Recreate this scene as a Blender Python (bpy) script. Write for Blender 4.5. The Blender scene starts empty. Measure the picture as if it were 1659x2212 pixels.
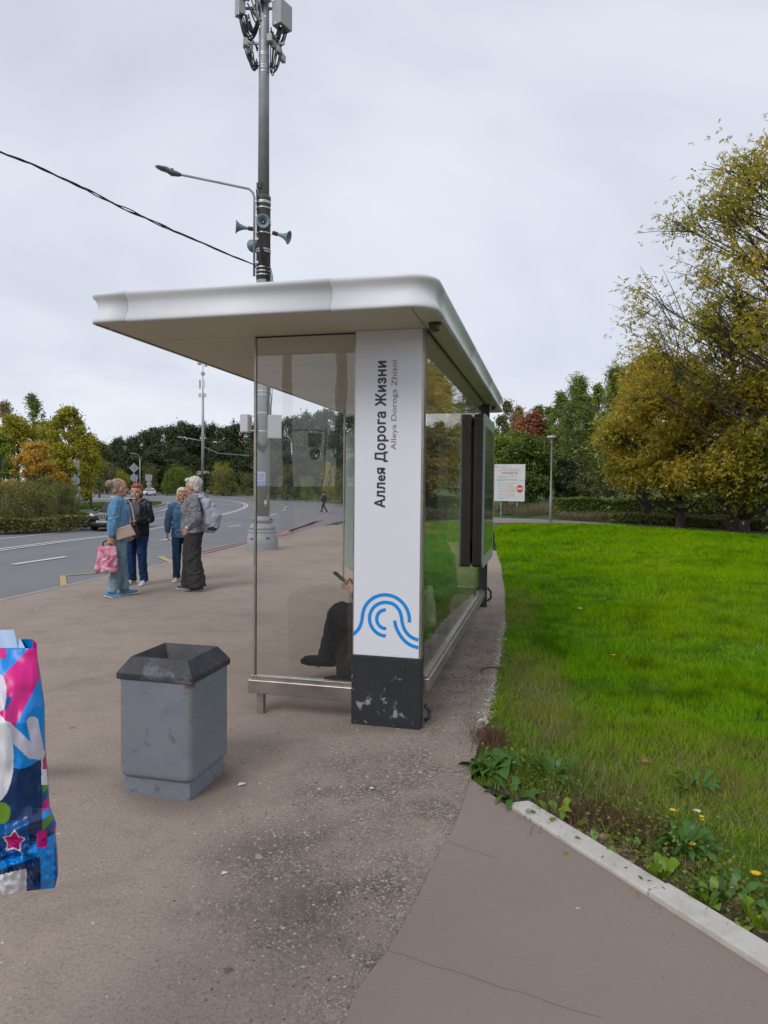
import bpy, bmesh, math, random
import numpy as np
from mathutils import Vector, Matrix, noise
from mathutils.geometry import delaunay_2d_cdt
SC = bpy.context.scene
R = math.radians
# ---------------------------------------------------------------- camera, world, sun, exposure
PW, PH, FOC = 1659.0, 2212.0, 1495.0           # photo size and focal length in the same unit
CH, PITCH, ROLL = 1.58, R(2.17), R(0.56)
fw = np.array([0, math.cos(PITCH), -math.sin(PITCH)])
rt0 = np.array([1.0, 0, 0]); up0 = np.cross(rt0, fw)
RT = math.cos(ROLL) * rt0 + math.sin(ROLL) * up0
UP = -math.sin(ROLL) * rt0 + math.cos(ROLL) * up0
cam = bpy.data.cameras.new('camera'); co = bpy.data.objects.new('camera', cam); SC.collection.objects.link(co)
cam.sensor_fit = 'VERTICAL'; cam.sensor_height = 24.0; cam.lens = 24.0 * FOC / PH
cam.clip_start = 0.05; cam.clip_end = 2000
mw = Matrix(((RT[0], UP[0], -fw[0], 0), (RT[1], UP[1], -fw[1], 0), (RT[2], UP[2], -fw[2], CH), (0, 0, 0, 1)))
co.matrix_world = mw; SC.camera = co

wd = bpy.data.worlds.new('World'); SC.world = wd; wd.use_nodes = True
nt = wd.node_tree; nt.nodes.clear()
SUN_EL, SUN_AZ = R(42), R(212)                  # azimuth clockwise from +Y
def wn(t, **k):
    n = nt.nodes.new(t)
    for a, b in k.items(): setattr(n, a, b)
    return n
sky = wn('ShaderNodeTexSky', sky_type='NISHITA', sun_disc=False, sun_elevation=SUN_EL, sun_rotation=SUN_AZ)
bg = wn('ShaderNodeBackground'); out = wn('ShaderNodeOutputWorld')
tc = wn('ShaderNodeTexCoord'); sep = wn('ShaderNodeSeparateXYZ')
nt.links.new(tc.outputs['Generated'], sep.inputs[0])
# overcast layer: the cloud deck is seen as a flat sheet above, so divide by height
az = wn('ShaderNodeMath', operation='MAXIMUM'); nt.links.new(sep.outputs[2], az.inputs[0]); az.inputs[1].default_value = 0.0
ad = wn('ShaderNodeMath', operation='ADD'); nt.links.new(az.outputs[0], ad.inputs[0]); ad.inputs[1].default_value = 0.22
dx = wn('ShaderNodeMath', operation='DIVIDE'); nt.links.new(sep.outputs[0], dx.inputs[0]); nt.links.new(ad.outputs[0], dx.inputs[1])
dy = wn('ShaderNodeMath', operation='DIVIDE'); nt.links.new(sep.outputs[1], dy.inputs[0]); nt.links.new(ad.outputs[0], dy.inputs[1])
cb = wn('ShaderNodeCombineXYZ'); nt.links.new(dx.outputs[0], cb.inputs[0]); nt.links.new(dy.outputs[0], cb.inputs[1])
nz = wn('ShaderNodeTexNoise'); nz.inputs['Scale'].default_value = 0.85; nz.inputs['Detail'].default_value = 6; nz.inputs['Roughness'].default_value = 0.5; nz.inputs['Distortion'].default_value = 0.5
nt.links.new(cb.outputs[0], nz.inputs['Vector'])
cr = wn('ShaderNodeValToRGB'); cr.color_ramp.elements[0].position = 0.38; cr.color_ramp.elements[1].position = 0.63
cr.color_ramp.elements[0].color = (4.45, 4.72, 5.5, 1); cr.color_ramp.elements[1].color = (6.35, 6.6, 7.2, 1)
nt.links.new(nz.outputs[0], cr.inputs[0])
hz = wn('ShaderNodeMapRange'); hz.inputs['From Min'].default_value = 0.0; hz.inputs['From Max'].default_value = 0.55
hz.inputs['To Min'].default_value = 0.55; hz.inputs['To Max'].default_value = 0.0; nt.links.new(sep.outputs[2], hz.inputs['Value'])
mh = wn('ShaderNodeMix', data_type='RGBA'); nt.links.new(hz.outputs[0], mh.inputs[0]); nt.links.new(cr.outputs[0], mh.inputs[6])
mh.inputs[7].default_value = (6.2, 6.5, 7.1, 1)
mx = wn('ShaderNodeMix', data_type='RGBA'); mx.inputs[0].default_value = 0.93
nt.links.new(sky.outputs[0], mx.inputs[6]); nt.links.new(mh.outputs[2], mx.inputs[7])
nt.links.new(mx.outputs[2], bg.inputs[0]); bg.inputs[1].default_value = 0.118
nt.links.new(bg.outputs[0], out.inputs[0])
sl = bpy.data.lights.new('sun', 'SUN'); so = bpy.data.objects.new('sun', sl); SC.collection.objects.link(so)
sl.energy = 1.3; sl.angle = R(28); sl.color = (1.0, 0.97, 0.93)
sd = Vector((math.sin(SUN_AZ) * math.cos(SUN_EL), math.cos(SUN_AZ) * math.cos(SUN_EL), math.sin(SUN_EL)))
so.rotation_euler = sd.to_track_quat('Z', 'Y').to_euler(); so.location = (0, 0, 30)
SC.view_settings.view_transform = 'Standard'; SC.view_settings.look = 'None'
SC.view_settings.exposure = 0.22; SC.view_settings.gamma = 1.0; SC.view_settings.use_curve_mapping = False
SC.cycles.use_denoising = True; SC.cycles.max_bounces = 8; SC.cycles.transparent_max_bounces = 16
SC.cycles.caustics_reflective = False; SC.cycles.caustics_refractive = False

# ---------------------------------------------------------------- terrain shape and survey helpers
def sm(t):
    t = np.clip(t, 0.0, 1.0); return t * t * (3 - 2 * t)
def Hn(x, y):
    x = np.asarray(x, float); y = np.asarray(y, float)
    z = -0.68 * sm((y - 16.0) / 18.0) * sm((9.0 - x + 0.0 * y) / 6.0)
    z = z + 0.10 * sm((y - 4.3) / 4.5) * sm((x + 0.3) / 1.3)
    z = z + 0.10 * sm((x - 2.5) / 3.0) * sm((y - 3) / 6.0) * sm((26 - y) / 8.0)
    return z
def Hs(x, y): return float(Hn(x, y))
def ray(px, py):
    return fw + RT * (px - PW / 2) / FOC - UP * (py - PH / 2) / FOC
def gp(px, py, dz=0.0):
    """ground point seen in the direction (px, py) of the survey photo"""
    d = ray(px, py); z = 0.0
    for _ in range(60):
        t = (z + dz - CH) / d[2]; p = np.array([0, 0, CH]) + d * t
        z = 0.5 * z + 0.5 * Hs(p[0], p[1])
    return (float(p[0]), float(p[1]), z + dz)
def at(px, py, dist):
    d = ray(px, py); p = np.array([0, 0, CH]) + d * (dist / d[1]); return (float(p[0]), float(p[1]), float(p[2]))
TH = R(13.467)
U = Vector((math.sin(TH), math.cos(TH), 0)); V = Vector((-math.cos(TH), math.sin(TH), 0))
O = Vector((0.2594, 4.4319, 0)); ROTS = math.pi / 2 - TH

# ---------------------------------------------------------------- materials
MATS = {}
class NT:
    def __init__(s, name):
        s.m = bpy.data.materials.new(name); s.m.use_nodes = True; s.t = s.m.node_tree; s.t.nodes.clear()
        s.out = s.n('ShaderNodeOutputMaterial'); s.bsdf = s.n('ShaderNodeBsdfPrincipled')
        s.l(s.bsdf.outputs[0], s.out.inputs[0]); s._c = None; MATS[name] = s.m
    def n(s, t, **k):
        x = s.t.nodes.new(t)
        for a, b in k.items(): setattr(x, a, b)
        return x
    def l(s, a, b): s.t.links.new(a, b)
    def coord(s, kind='Object'):
        if s._c is None: s._c = s.n('ShaderNodeTexCoord')
        return s._c.outputs[kind]
    def scaled(s, sc, vec=None):
        m = s.n('ShaderNodeMapping'); m.inputs['Scale'].default_value = sc if hasattr(sc, '__len__') else (sc,) * 3
        s.l(vec or s.coord(), m.inputs[0]); return m.outputs[0]
    def noise(s, scale, detail=3, rough=0.5, vec=None, dist=0.0):
        x = s.n('ShaderNodeTexNoise'); x.inputs['Scale'].default_value = scale; x.inputs['Detail'].default_value = detail
        x.inputs['Roughness'].default_value = rough; x.inputs['Distortion'].default_value = dist
        s.l(vec or s.coord(), x.inputs['Vector']); return x.outputs[0]
    def voro(s, scale, out='Distance', vec=None, feature='F1'):
        x = s.n('ShaderNodeTexVoronoi', feature=feature); x.inputs['Scale'].default_value = scale
        s.l(vec or s.coord(), x.inputs['Vector']); return x.outputs[out]
    def rng(s, v, a, b, c=0.0, d=1.0):
        x = s.n('ShaderNodeMapRange'); s.l(v, x.inputs[0])
        for i, q in zip((1, 2, 3, 4), (a, b, c, d)): x.inputs[i].default_value = q
        return x.outputs[0]
    def math(s, op, a, b=None):
        x = s.n('ShaderNodeMath', operation=op)
        for i, q in enumerate((a, b)):
            if q is None: continue
            if isinstance(q, (int, float)): x.inputs[i].default_value = q
            else: s.l(q, x.inputs[i])
        return x.outputs[0]
    def mix(s, f, a, b, mode='MIX'):
        x = s.n('ShaderNodeMix', data_type='RGBA', blend_type=mode)
        for i, q in ((0, f), (6, a), (7, b)):
            if isinstance(q, (int, float)): x.inputs[i].default_value = q
            elif isinstance(q, tuple): x.inputs[i].default_value = q + (1,) if len(q) == 3 else q
            else: s.l(q, x.inputs[i])
        return x.outputs[2]
    def ramp(s, f, stops):
        x = s.n('ShaderNodeValToRGB'); e = x.color_ramp.elements
        while len(e) < len(stops): e.new(0.5)
        for i, (p, c) in enumerate(stops): e[i].position = p; e[i].color = c + (1,)
        s.l(f, x.inputs[0]); return x.outputs[0]
    def bump(s, h, strength=0.3, dist=0.01, prev=None):
        x = s.n('ShaderNodeBump'); x.inputs['Strength'].default_value = strength; x.inputs['Distance'].default_value = dist
        s.l(h, x.inputs['Height'])
        if prev is not None: s.l(prev, x.inputs['Normal'])
        return x.outputs[0]
    def set(s, **k):
        for a, b in k.items():
            q = s.bsdf.inputs[a.replace('_', ' ')]
            if isinstance(b, (int, float)): q.default_value = b
            elif isinstance(b, tuple): q.default_value = b if q.type == 'VECTOR' else b + (1,)
            else: s.l(b, q)
        return s.m
def blob(s, x, y, rx, ry, edge=0.5, rot=0.0):
    """soft mask of a patch lying at world (x, y)"""
    m = s.n('ShaderNodeMapping', vector_type='TEXTURE'); m.inputs['Location'].default_value = (x, y, 0)
    m.inputs['Rotation'].default_value = (0, 0, rot); m.inputs['Scale'].default_value = (rx, ry, 100)
    s.l(s.coord(), m.inputs[0])
    w = s.n('ShaderNodeVectorMath', operation='LENGTH'); s.l(m.outputs[0], w.inputs[0])
    n = s.noise(2.5, 5, 0.6); v = s.math('ADD', w.outputs['Value'], s.math('MULTIPLY', s.math('SUBTRACT', n, 0.5), 1.1))
    return s.rng(v, 1.0, 1.0 - edge, 0, 1)
def plain(name, col, rough=0.5, metal=0.0, var=0.12, scale=6.0, bump=0.0, bscale=60.0, spec=0.5, **k):
    if name in MATS: return MATS[name]
    s = NT(name); n = s.noise(scale, 4, 0.6)
    lo = tuple(c * (1 - var) for c in col); hi = tuple(min(1, c * (1 + var)) for c in col)
    s.set(Base_Color=s.mix(s.rng(n, 0.3, 0.7), lo, hi), Metallic=metal, Specular_IOR_Level=spec,
          Roughness=s.rng(s.noise(scale * 2.3, 3), 0.3, 0.7, max(0.02, rough - 0.06), min(1, rough + 0.06)))
    if bump: s.set(Normal=s.bump(s.noise(bscale, 4, 0.6), bump, 0.01))
    if k: s.set(**k)
    return s.m
def cloth(name, col, wr=0.5, rough=0.85, weave=300, var=0.15, fs=9):
    if name in MATS: return MATS[name]
    s = NT(name); f = s.noise(fs, 4, 0.55, s.scaled((1, 1, 0.55)), 0.6); g = s.noise(weave, 2)
    lo = tuple(c * (1 - var) for c in col); hi = tuple(min(1, c * (1 + var)) for c in col)
    b = s.bump(f, wr, 0.03); b = s.bump(g, 0.15, 0.002, b)
    return s.set(Base_Color=s.mix(s.rng(s.noise(7, 3), 0.3, 0.7), lo, hi), Roughness=rough, Normal=b, Specular_IOR_Level=0.2)

# ---------------------------------------------------------------- objects
COL = SC.collection
def tag(o, label=None, cat=None, group=None, kind=None):
    if label: o['label'] = label
    if cat: o['category'] = cat
    if group: o['group'] = group
    if kind: o['kind'] = kind
    return o
def empty(name, loc=(0, 0, 0), rz=0.0, **k):
    o = bpy.data.objects.new(name, None); COL.objects.link(o); o.location = loc; o.rotation_euler = (0, 0, rz); o.empty_display_size = 0.1
    return tag(o, **k)
def link(name, me, mat=None, parent=None, loc=None, rz=0.0, smooth=False, bevel=0.0):
    o = bpy.data.objects.new(name, me); COL.objects.link(o)
    if mat is not None:
        if not len(me.materials):
            for m in (mat if isinstance(mat, (list, tuple)) else [mat]): me.materials.append(m)
    if parent is not None: o.parent = parent
    if loc is not None: o.location = loc
    if rz: o.rotation_euler = (0, 0, rz)
    if smooth and len(me.polygons): me.polygons.foreach_set('use_smooth', [True] * len(me.polygons))
    if bevel:
        b = o.modifiers.new('bevel', 'BEVEL'); b.width = bevel; b.segments = 2; b.limit_method = 'ANGLE'
    return o
class MB:
    def __init__(s): s.v = []; s.f = []; s.mi = []
    def add(s, vs, fs, mi=0):
        b = len(s.v); s.v += [tuple(v) for v in vs]; s.f += [tuple(i + b for i in f) for f in fs]; s.mi += [mi] * len(fs); return s
    def box(s, a, b, mi=0):
        x0, y0, z0 = a; x1, y1, z1 = b
        v = [(x0, y0, z0), (x1, y0, z0), (x1, y1, z0), (x0, y1, z0), (x0, y0, z1), (x1, y0, z1), (x1, y1, z1), (x0, y1, z1)]
        return s.add(v, [(0, 3, 2, 1), (4, 5, 6, 7), (0, 1, 5, 4), (1, 2, 6, 5), (2, 3, 7, 6), (3, 0, 4, 7)], mi)
    def hull(s, lo, hi, mi=0):
        """two closed loops of equal length joined"""
        n = len(lo); fs = [(i, (i + 1) % n, n + (i + 1) % n, n + i) for i in range(n)]
        fs += [tuple(range(n))[::-1], tuple(range(n, 2 * n))]; return s.add(list(lo) + list(hi), fs, mi)
    def tube(s, pts, rad, seg=8, mi=0, side=(1, 0, 0), round_end=False):
        pts = [Vector(p) for p in pts]; n = len(pts)
        if not hasattr(rad, '__len__'): rad = [rad] * n
        rad = [(r, r) if not hasattr(r, '__len__') else r for r in rad]
        if round_end:
            a = (pts[1] - pts[0]).normalized(); b = (pts[-1] - pts[-2]).normalized()
            ra, rb = min(rad[0]), min(rad[-1])
            pts = [pts[0] - a * ra * 0.85, pts[0] - a * ra * 0.5] + pts + [pts[-1] + b * rb * 0.5, pts[-1] + b * rb * 0.85]
            f = lambda r, k: (r[0] * k, r[1] * k)
            rad = [f(rad[0], .45), f(rad[0], .85)] + list(rad) + [f(rad[-1], .85), f(rad[-1], .45)]; n += 4
        vs = []; prev = Vector(side)
        for i in range(n):
            t = (pts[min(i + 1, n - 1)] - pts[max(i - 1, 0)])
            t = t.normalized() if t.length > 1e-9 else Vector((0, 0, 1))
            a = prev - t * prev.dot(t)
            if a.length < 1e-4: a = Vector((0, 1, 0)) - t * t.y
            if a.length < 1e-4: a = Vector((0, 0, 1)) - t * t.z
            a.normalize(); b = t.cross(a); prev = a
            for k in range(seg):
                q = 2 * math.pi * k / seg; vs.append(pts[i] + a * (rad[i][0] * math.cos(q)) + b * (rad[i][1] * math.sin(q)))
        fs = [(i * seg + k, i * seg + (k + 1) % seg, (i + 1) * seg + (k + 1) % seg, (i + 1) * seg + k) for i in range(n - 1) for k in range(seg)]
        fs += [tuple(range(seg))[::-1], tuple(range((n - 1) * seg, n * seg))]
        return s.add(vs, fs, mi)
    def lathe(s, prof, c=(0, 0, 0), seg=24, mi=0, axis=None, cap=True):
        """prof: (radius, height) list, axis: matrix or None"""
        vs = []
        for r, z in prof:
            for k in range(seg):
                q = 2 * math.pi * k / seg; p = Vector((r * math.cos(q), r * math.sin(q), z))
                if axis is not None: p = axis @ p
                vs.append(p + Vector(c))
        n = len(prof); fs = [(i * seg + k, i * seg + (k + 1) % seg, (i + 1) * seg + (k + 1) % seg, (i + 1) * seg + k) for i in range(n - 1) for k in range(seg)]
        if cap: fs += [tuple(range(seg))[::-1], tuple(range((n - 1) * seg, n * seg))]
        return s.add(vs, fs, mi)
    def ball(s, c, r, seg=14, rings=8, mi=0, rot=None):
        if not hasattr(r, '__len__'): r = (r, r, r)
        vs = []; c = Vector(c)
        for i in range(1, rings):
            a = math.pi * i / rings
            for k in range(seg):
                q = 2 * math.pi * k / seg; p = Vector((r[0] * math.sin(a) * math.cos(q), r[1] * math.sin(a) * math.sin(q), -r[2] * math.cos(a)))
                vs.append(c + (rot @ p if rot is not None else p))
        t, b = Vector((0, 0, r[2])), Vector((0, 0, -r[2]))
        if rot is not None: t, b = rot @ t, rot @ b
        vs += [c + b, c + t]; m = rings - 1
        fs = [(i * seg + k, i * seg + (k + 1) % seg, (i + 1) * seg + (k + 1) % seg, (i + 1) * seg + k) for i in range(m - 1) for k in range(seg)]
        fs += [(m * seg, (k + 1) % seg, k) for k in range(seg)] + [(m * seg + 1, (m - 1) * seg + k, (m - 1) * seg + (k + 1) % seg) for k in range(seg)]
        return s.add(vs, fs, mi)
    def mesh(s, name='m'):
        me = bpy.data.meshes.new(name); me.from_pydata(s.v, [], s.f)
        if any(s.mi): me.polygons.foreach_set('material_index', s.mi)
        me.update(); return me
    def build(s, name, mat, parent=None, smooth=False, bevel=0.0, **k):
        return link(name, s.mesh(name), mat, parent, smooth=smooth, bevel=bevel, **k)
def box(name, a, b, mat, parent=None, bevel=0.0): return MB().box(a, b).build(name, mat, parent, bevel=bevel)
def tube(name, pts, rad, mat, parent=None, seg=8, smooth=True, **k): return MB().tube(pts, rad, seg, **k).build(name, mat, parent, smooth=smooth)
def fast_mesh(name, verts, nper, attr=None):
    """verts (n*nper, 3) float array, independent n-gons of nper corners"""
    nv = len(verts); nf = nv // nper; me = bpy.data.meshes.new(name)
    me.vertices.add(nv); me.vertices.foreach_set('co', np.ascontiguousarray(verts, dtype=np.float32).ravel())
    me.loops.add(nv); me.loops.foreach_set('vertex_index', np.arange(nv, dtype=np.int32))
    me.polygons.add(nf); me.polygons.foreach_set('loop_start', np.arange(0, nv, nper, dtype=np.int32))
    me.polygons.foreach_set('loop_total', np.full(nf, nper, dtype=np.int32))
    me.update(calc_edges=True)
    if attr is not None:
        a = me.attributes.new('tint', 'FLOAT', 'FACE'); a.data.foreach_set('value', np.asarray(attr, dtype=np.float32))
    return me
def densify(poly, step, closed=True):
    out = []; n = len(poly)
    for i in range(n if closed else n - 1):
        a = Vector(poly[i][:2]); b = Vector(poly[(i + 1) % n][:2]); k = max(1, int((b - a).length / step))
        for j in range(k): out.append(a.lerp(b, j / k))
    if not closed: out.append(Vector(poly[-1][:2]))
    return out
def inside(P, poly):
    x, y = P[:, 0], P[:, 1]; r = np.zeros(len(P), bool); n = len(poly); j = n - 1
    for i in range(n):
        xi, yi = poly[i][0], poly[i][1]; xj, yj = poly[j][0], poly[j][1]
        c = ((yi > y) != (yj > y)) & (x < (xj - xi) * (y - yi) / ((yj - yi) or 1e-12) + xi); r ^= c; j = i
    return r
def land(name, poly, dz, mat, step=1.5, skirt=0.0, **k):
    """a sheet over the terrain inside the polygon, with an optional vertical edge"""
    b = densify(poly, step); nb = len(b)
    xs = np.array([p.x for p in b]); ys = np.array([p.y for p in b])
    gx, gy = np.meshgrid(np.arange(xs.min(), xs.max(), step) + 0.37 * step, np.arange(ys.min(), ys.max(), step) + 0.37 * step)
    G = np.stack([gx.ravel(), gy.ravel()], 1); G = G[inside(G, [(p.x, p.y) for p in b])]
    pts = b + [Vector((float(p[0]), float(p[1]))) for p in G]
    vo, eo, fo, _, _, _ = delaunay_2d_cdt(pts, [(i, (i + 1) % nb) for i in range(nb)], [list(range(nb))], 1, 1e-5)
    z = Hn([p.x for p in vo], [p.y for p in vo]) + dz
    mb = MB(); fs = []
    for f in fo:
        a, c, d = (vo[f[0]], vo[f[1]], vo[f[2]]); s_ = (c.x - a.x) * (d.y - a.y) - (c.y - a.y) * (d.x - a.x)
        fs.append(tuple(f) if s_ > 0 else tuple(f)[::-1])
    mb.add([(p.x, p.y, float(q)) for p, q in zip(vo, z)], fs)
    if skirt:
        v = []; f = []
        for i in range(nb):
            p, q = b[i], b[(i + 1) % nb]; n0 = len(v)
            v += [(p.x, p.y, Hs(p.x, p.y) + dz), (q.x, q.y, Hs(q.x, q.y) + dz), (q.x, q.y, Hs(q.x, q.y) + dz - skirt), (p.x, p.y, Hs(p.x, p.y) + dz - skirt)]
            f.append((n0, n0 + 1, n0 + 2, n0 + 3))
        mb.add(v, f)
    o = mb.build(name, mat); return tag(o, **k)
def smooth_line(p, n=2):
    p = [Vector(q[:2]) for q in p]
    for _ in range(n):
        q = [p[0]]
        for a, b in zip(p[:-1], p[1:]): q += [a.lerp(b, .25), a.lerp(b, .75)]
        p = q + [p[-1]]
    return p
def ribbon(line, w, dz, h=0.0, off=0.0):
    """strip of width w along a line on the terrain; h > 0 gives it sides"""
    L = [Vector(p[:2]) for p in line]; mb = MB(); vs = []; n = len(L)
    for i in range(n):
        t = (L[min(i + 1, n - 1)] - L[max(i - 1, 0)]).normalized(); m = Vector((-t.y, t.x))
        for sgn in (1, -1):
            p = L[i] + m * (off + sgn * w / 2); vs.append((p.x, p.y, Hs(p.x, p.y) + dz))
    if not h: mb.add(vs, [(2 * i, 2 * i + 1, 2 * i + 3, 2 * i + 2) for i in range(n - 1)])
    else:
        lo = [(x, y, z - h) for x, y, z in vs]; b = len(vs); fs = []
        for i in range(n - 1):
            a, c, d, e = 2 * i, 2 * i + 1, 2 * i + 3, 2 * i + 2
            fs += [(a, c, d, e), (c, c + b, d + b, d), (e, e + b, a + b, a)]
        fs += [(0, b, b + 1, 1), (2 * n - 2, 2 * n - 1, 2 * n - 1 + b, 2 * n - 2 + b)]
        mb.add(vs + lo, fs)
    return mb
def copy_tree(o, parent=None):
    c = o.copy(); COL.objects.link(c)
    if parent is not None: c.parent = parent
    for ch in list(o.children): copy_tree(ch, c)
    return c
def mend_letters(me):
    """the built-in font fills its small Cyrillic н solid: put the two stems and the bar back"""
    bm = bmesh.new(); bm.from_mesh(me); seen = set(); H_ = []
    for v in list(bm.verts):
        if v in seen: continue
        isl = []; st = [v]; seen.add(v)
        while st:
            a = st.pop(); isl.append(a)
            for e in a.link_edges:
                b = e.other_vert(a)
                if b not in seen: seen.add(b); st.append(b)
        fs = {f for a in isl for f in a.link_faces}; x = [a.co.x for a in isl]; y = [a.co.y for a in isl]
        if len(isl) == 12 and abs(max(x) - min(x) - .434) < .02 and abs(max(y) - min(y) - .542) < .02 and sum(f.calc_area() for f in fs) > .2: H_.append((min(x), min(y))); bmesh.ops.delete(bm, geom=isl, context='VERTS')
    if not H_:
        # the three strokes may come as islands of their own
        pass
    bm.to_mesh(me); bm.free(); mb = MB(); mb.add([tuple(v.co) for v in me.vertices], [tuple(p.vertices) for p in me.polygons])
    for x, y in H_:
        for a, b, c, d in ((0, .086, 0, .542), (.348, .434, 0, .542), (.0865, .3475, .235, .315)): mb.add([(x + a, y + c, 0), (x + b, y + c, 0), (x + b, y + d, 0), (x + a, y + d, 0)], [(0, 1, 2, 3)])
    print('letters mended', len(H_)); return mb.mesh(me.name)
def embolden(me, d):
    """heavier strokes: copies of the letters shifted a hair sideways, each on its own layer"""
    n = len(me.vertices); c = np.empty(n * 3); me.vertices.foreach_get('co', c); c = c.reshape(-1, 3)
    fs = [tuple(p.vertices) for p in me.polygons]; mb = MB()
    for i, (a, b) in enumerate(((0, 0), (d, 0), (-d, 0), (0, d), (0, -d), (.7 * d, .7 * d), (-.7 * d, .7 * d), (.7 * d, -.7 * d), (-.7 * d, -.7 * d))):
        mb.add([(x + a, y + b, z + i * 0.00006) for x, y, z in c], fs)
    return mb.mesh(me.name)
def voxel(name, mb, size, mat, parent=None, sm_it=3, disp=0.0, dfreq=(9, 9, 4), seed=0, sm_f=0.5):
    me = mb.mesh(name + '_src'); t = bpy.data.objects.new('tmp', me); COL.objects.link(t)
    r = t.modifiers.new('r', 'REMESH'); r.mode = 'VOXEL'; r.voxel_size = size; r.use_smooth_shade = True
    if sm_it: q = t.modifiers.new('s', 'SMOOTH'); q.factor = sm_f; q.iterations = sm_it
    dg = bpy.context.evaluated_depsgraph_get(); e = t.evaluated_get(dg)
    m2 = bpy.data.meshes.new_from_object(e); bpy.data.objects.remove(t); bpy.data.meshes.remove(me)
    if disp:
        n = len(m2.vertices); c = np.empty(n * 3); m2.vertices.foreach_get('co', c); c = c.reshape(-1, 3)
        nn = np.empty(n * 3); m2.vertices.foreach_get('normal', nn); nn = nn.reshape(-1, 3)
        d = np.array([noise.noise((p[0] * dfreq[0] + seed, p[1] * dfreq[1], p[2] * dfreq[2] + noise.noise((p[0] * 4, p[1] * 4, p[2] * 7 + seed)) * 1.6)) for p in c])
        d = (np.abs(d) * 2 - 0.5)
        c += nn * (d * disp)[:, None]; m2.vertices.foreach_set('co', c.ravel()); m2.update()
    m2.name = name
    return link(name, m2, mat, parent, smooth=True)
def text(name, body, size, mat, parent, origin, xdir, ydir, bold=0.0, fit=None, align='LEFT', depth=0.0006, shear=0):
    cu = bpy.data.curves.new(name, 'FONT'); cu.body = body.replace('е', 'e'); cu.size = size; cu.offset = 0; cu.space_character = 1.0 + bold * 2.2; cu.resolution_u = 6; cu.align_x = align
    t = bpy.data.objects.new('tmp', cu); COL.objects.link(t)
    dg = bpy.context.evaluated_depsgraph_get(); me = bpy.data.meshes.new_from_object(t.evaluated_get(dg)); bpy.data.objects.remove(t)
    if 'н' in body: me = mend_letters(me)
    if bold: me = embolden(me, bold)
    n = len(me.vertices); c = np.empty(n * 3); me.vertices.foreach_get('co', c); c = c.reshape(-1, 3)
    if fit and n:
        w = c[:, 0].max() - c[:, 0].min(); hgt = fit[1]; c[:, 0] -= c[:, 0].min(); c[:, 0] *= fit[0] / w
        if hgt: c[:, 1] *= hgt
    xd, yd = Vector(xdir), Vector(ydir); zd = xd.cross(yd); Mx = np.array([xd, yd, zd])
    c = c @ Mx + np.array(origin); me.vertices.foreach_set('co', c.ravel()); me.update()
    return link(name, me, mat, parent)
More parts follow.
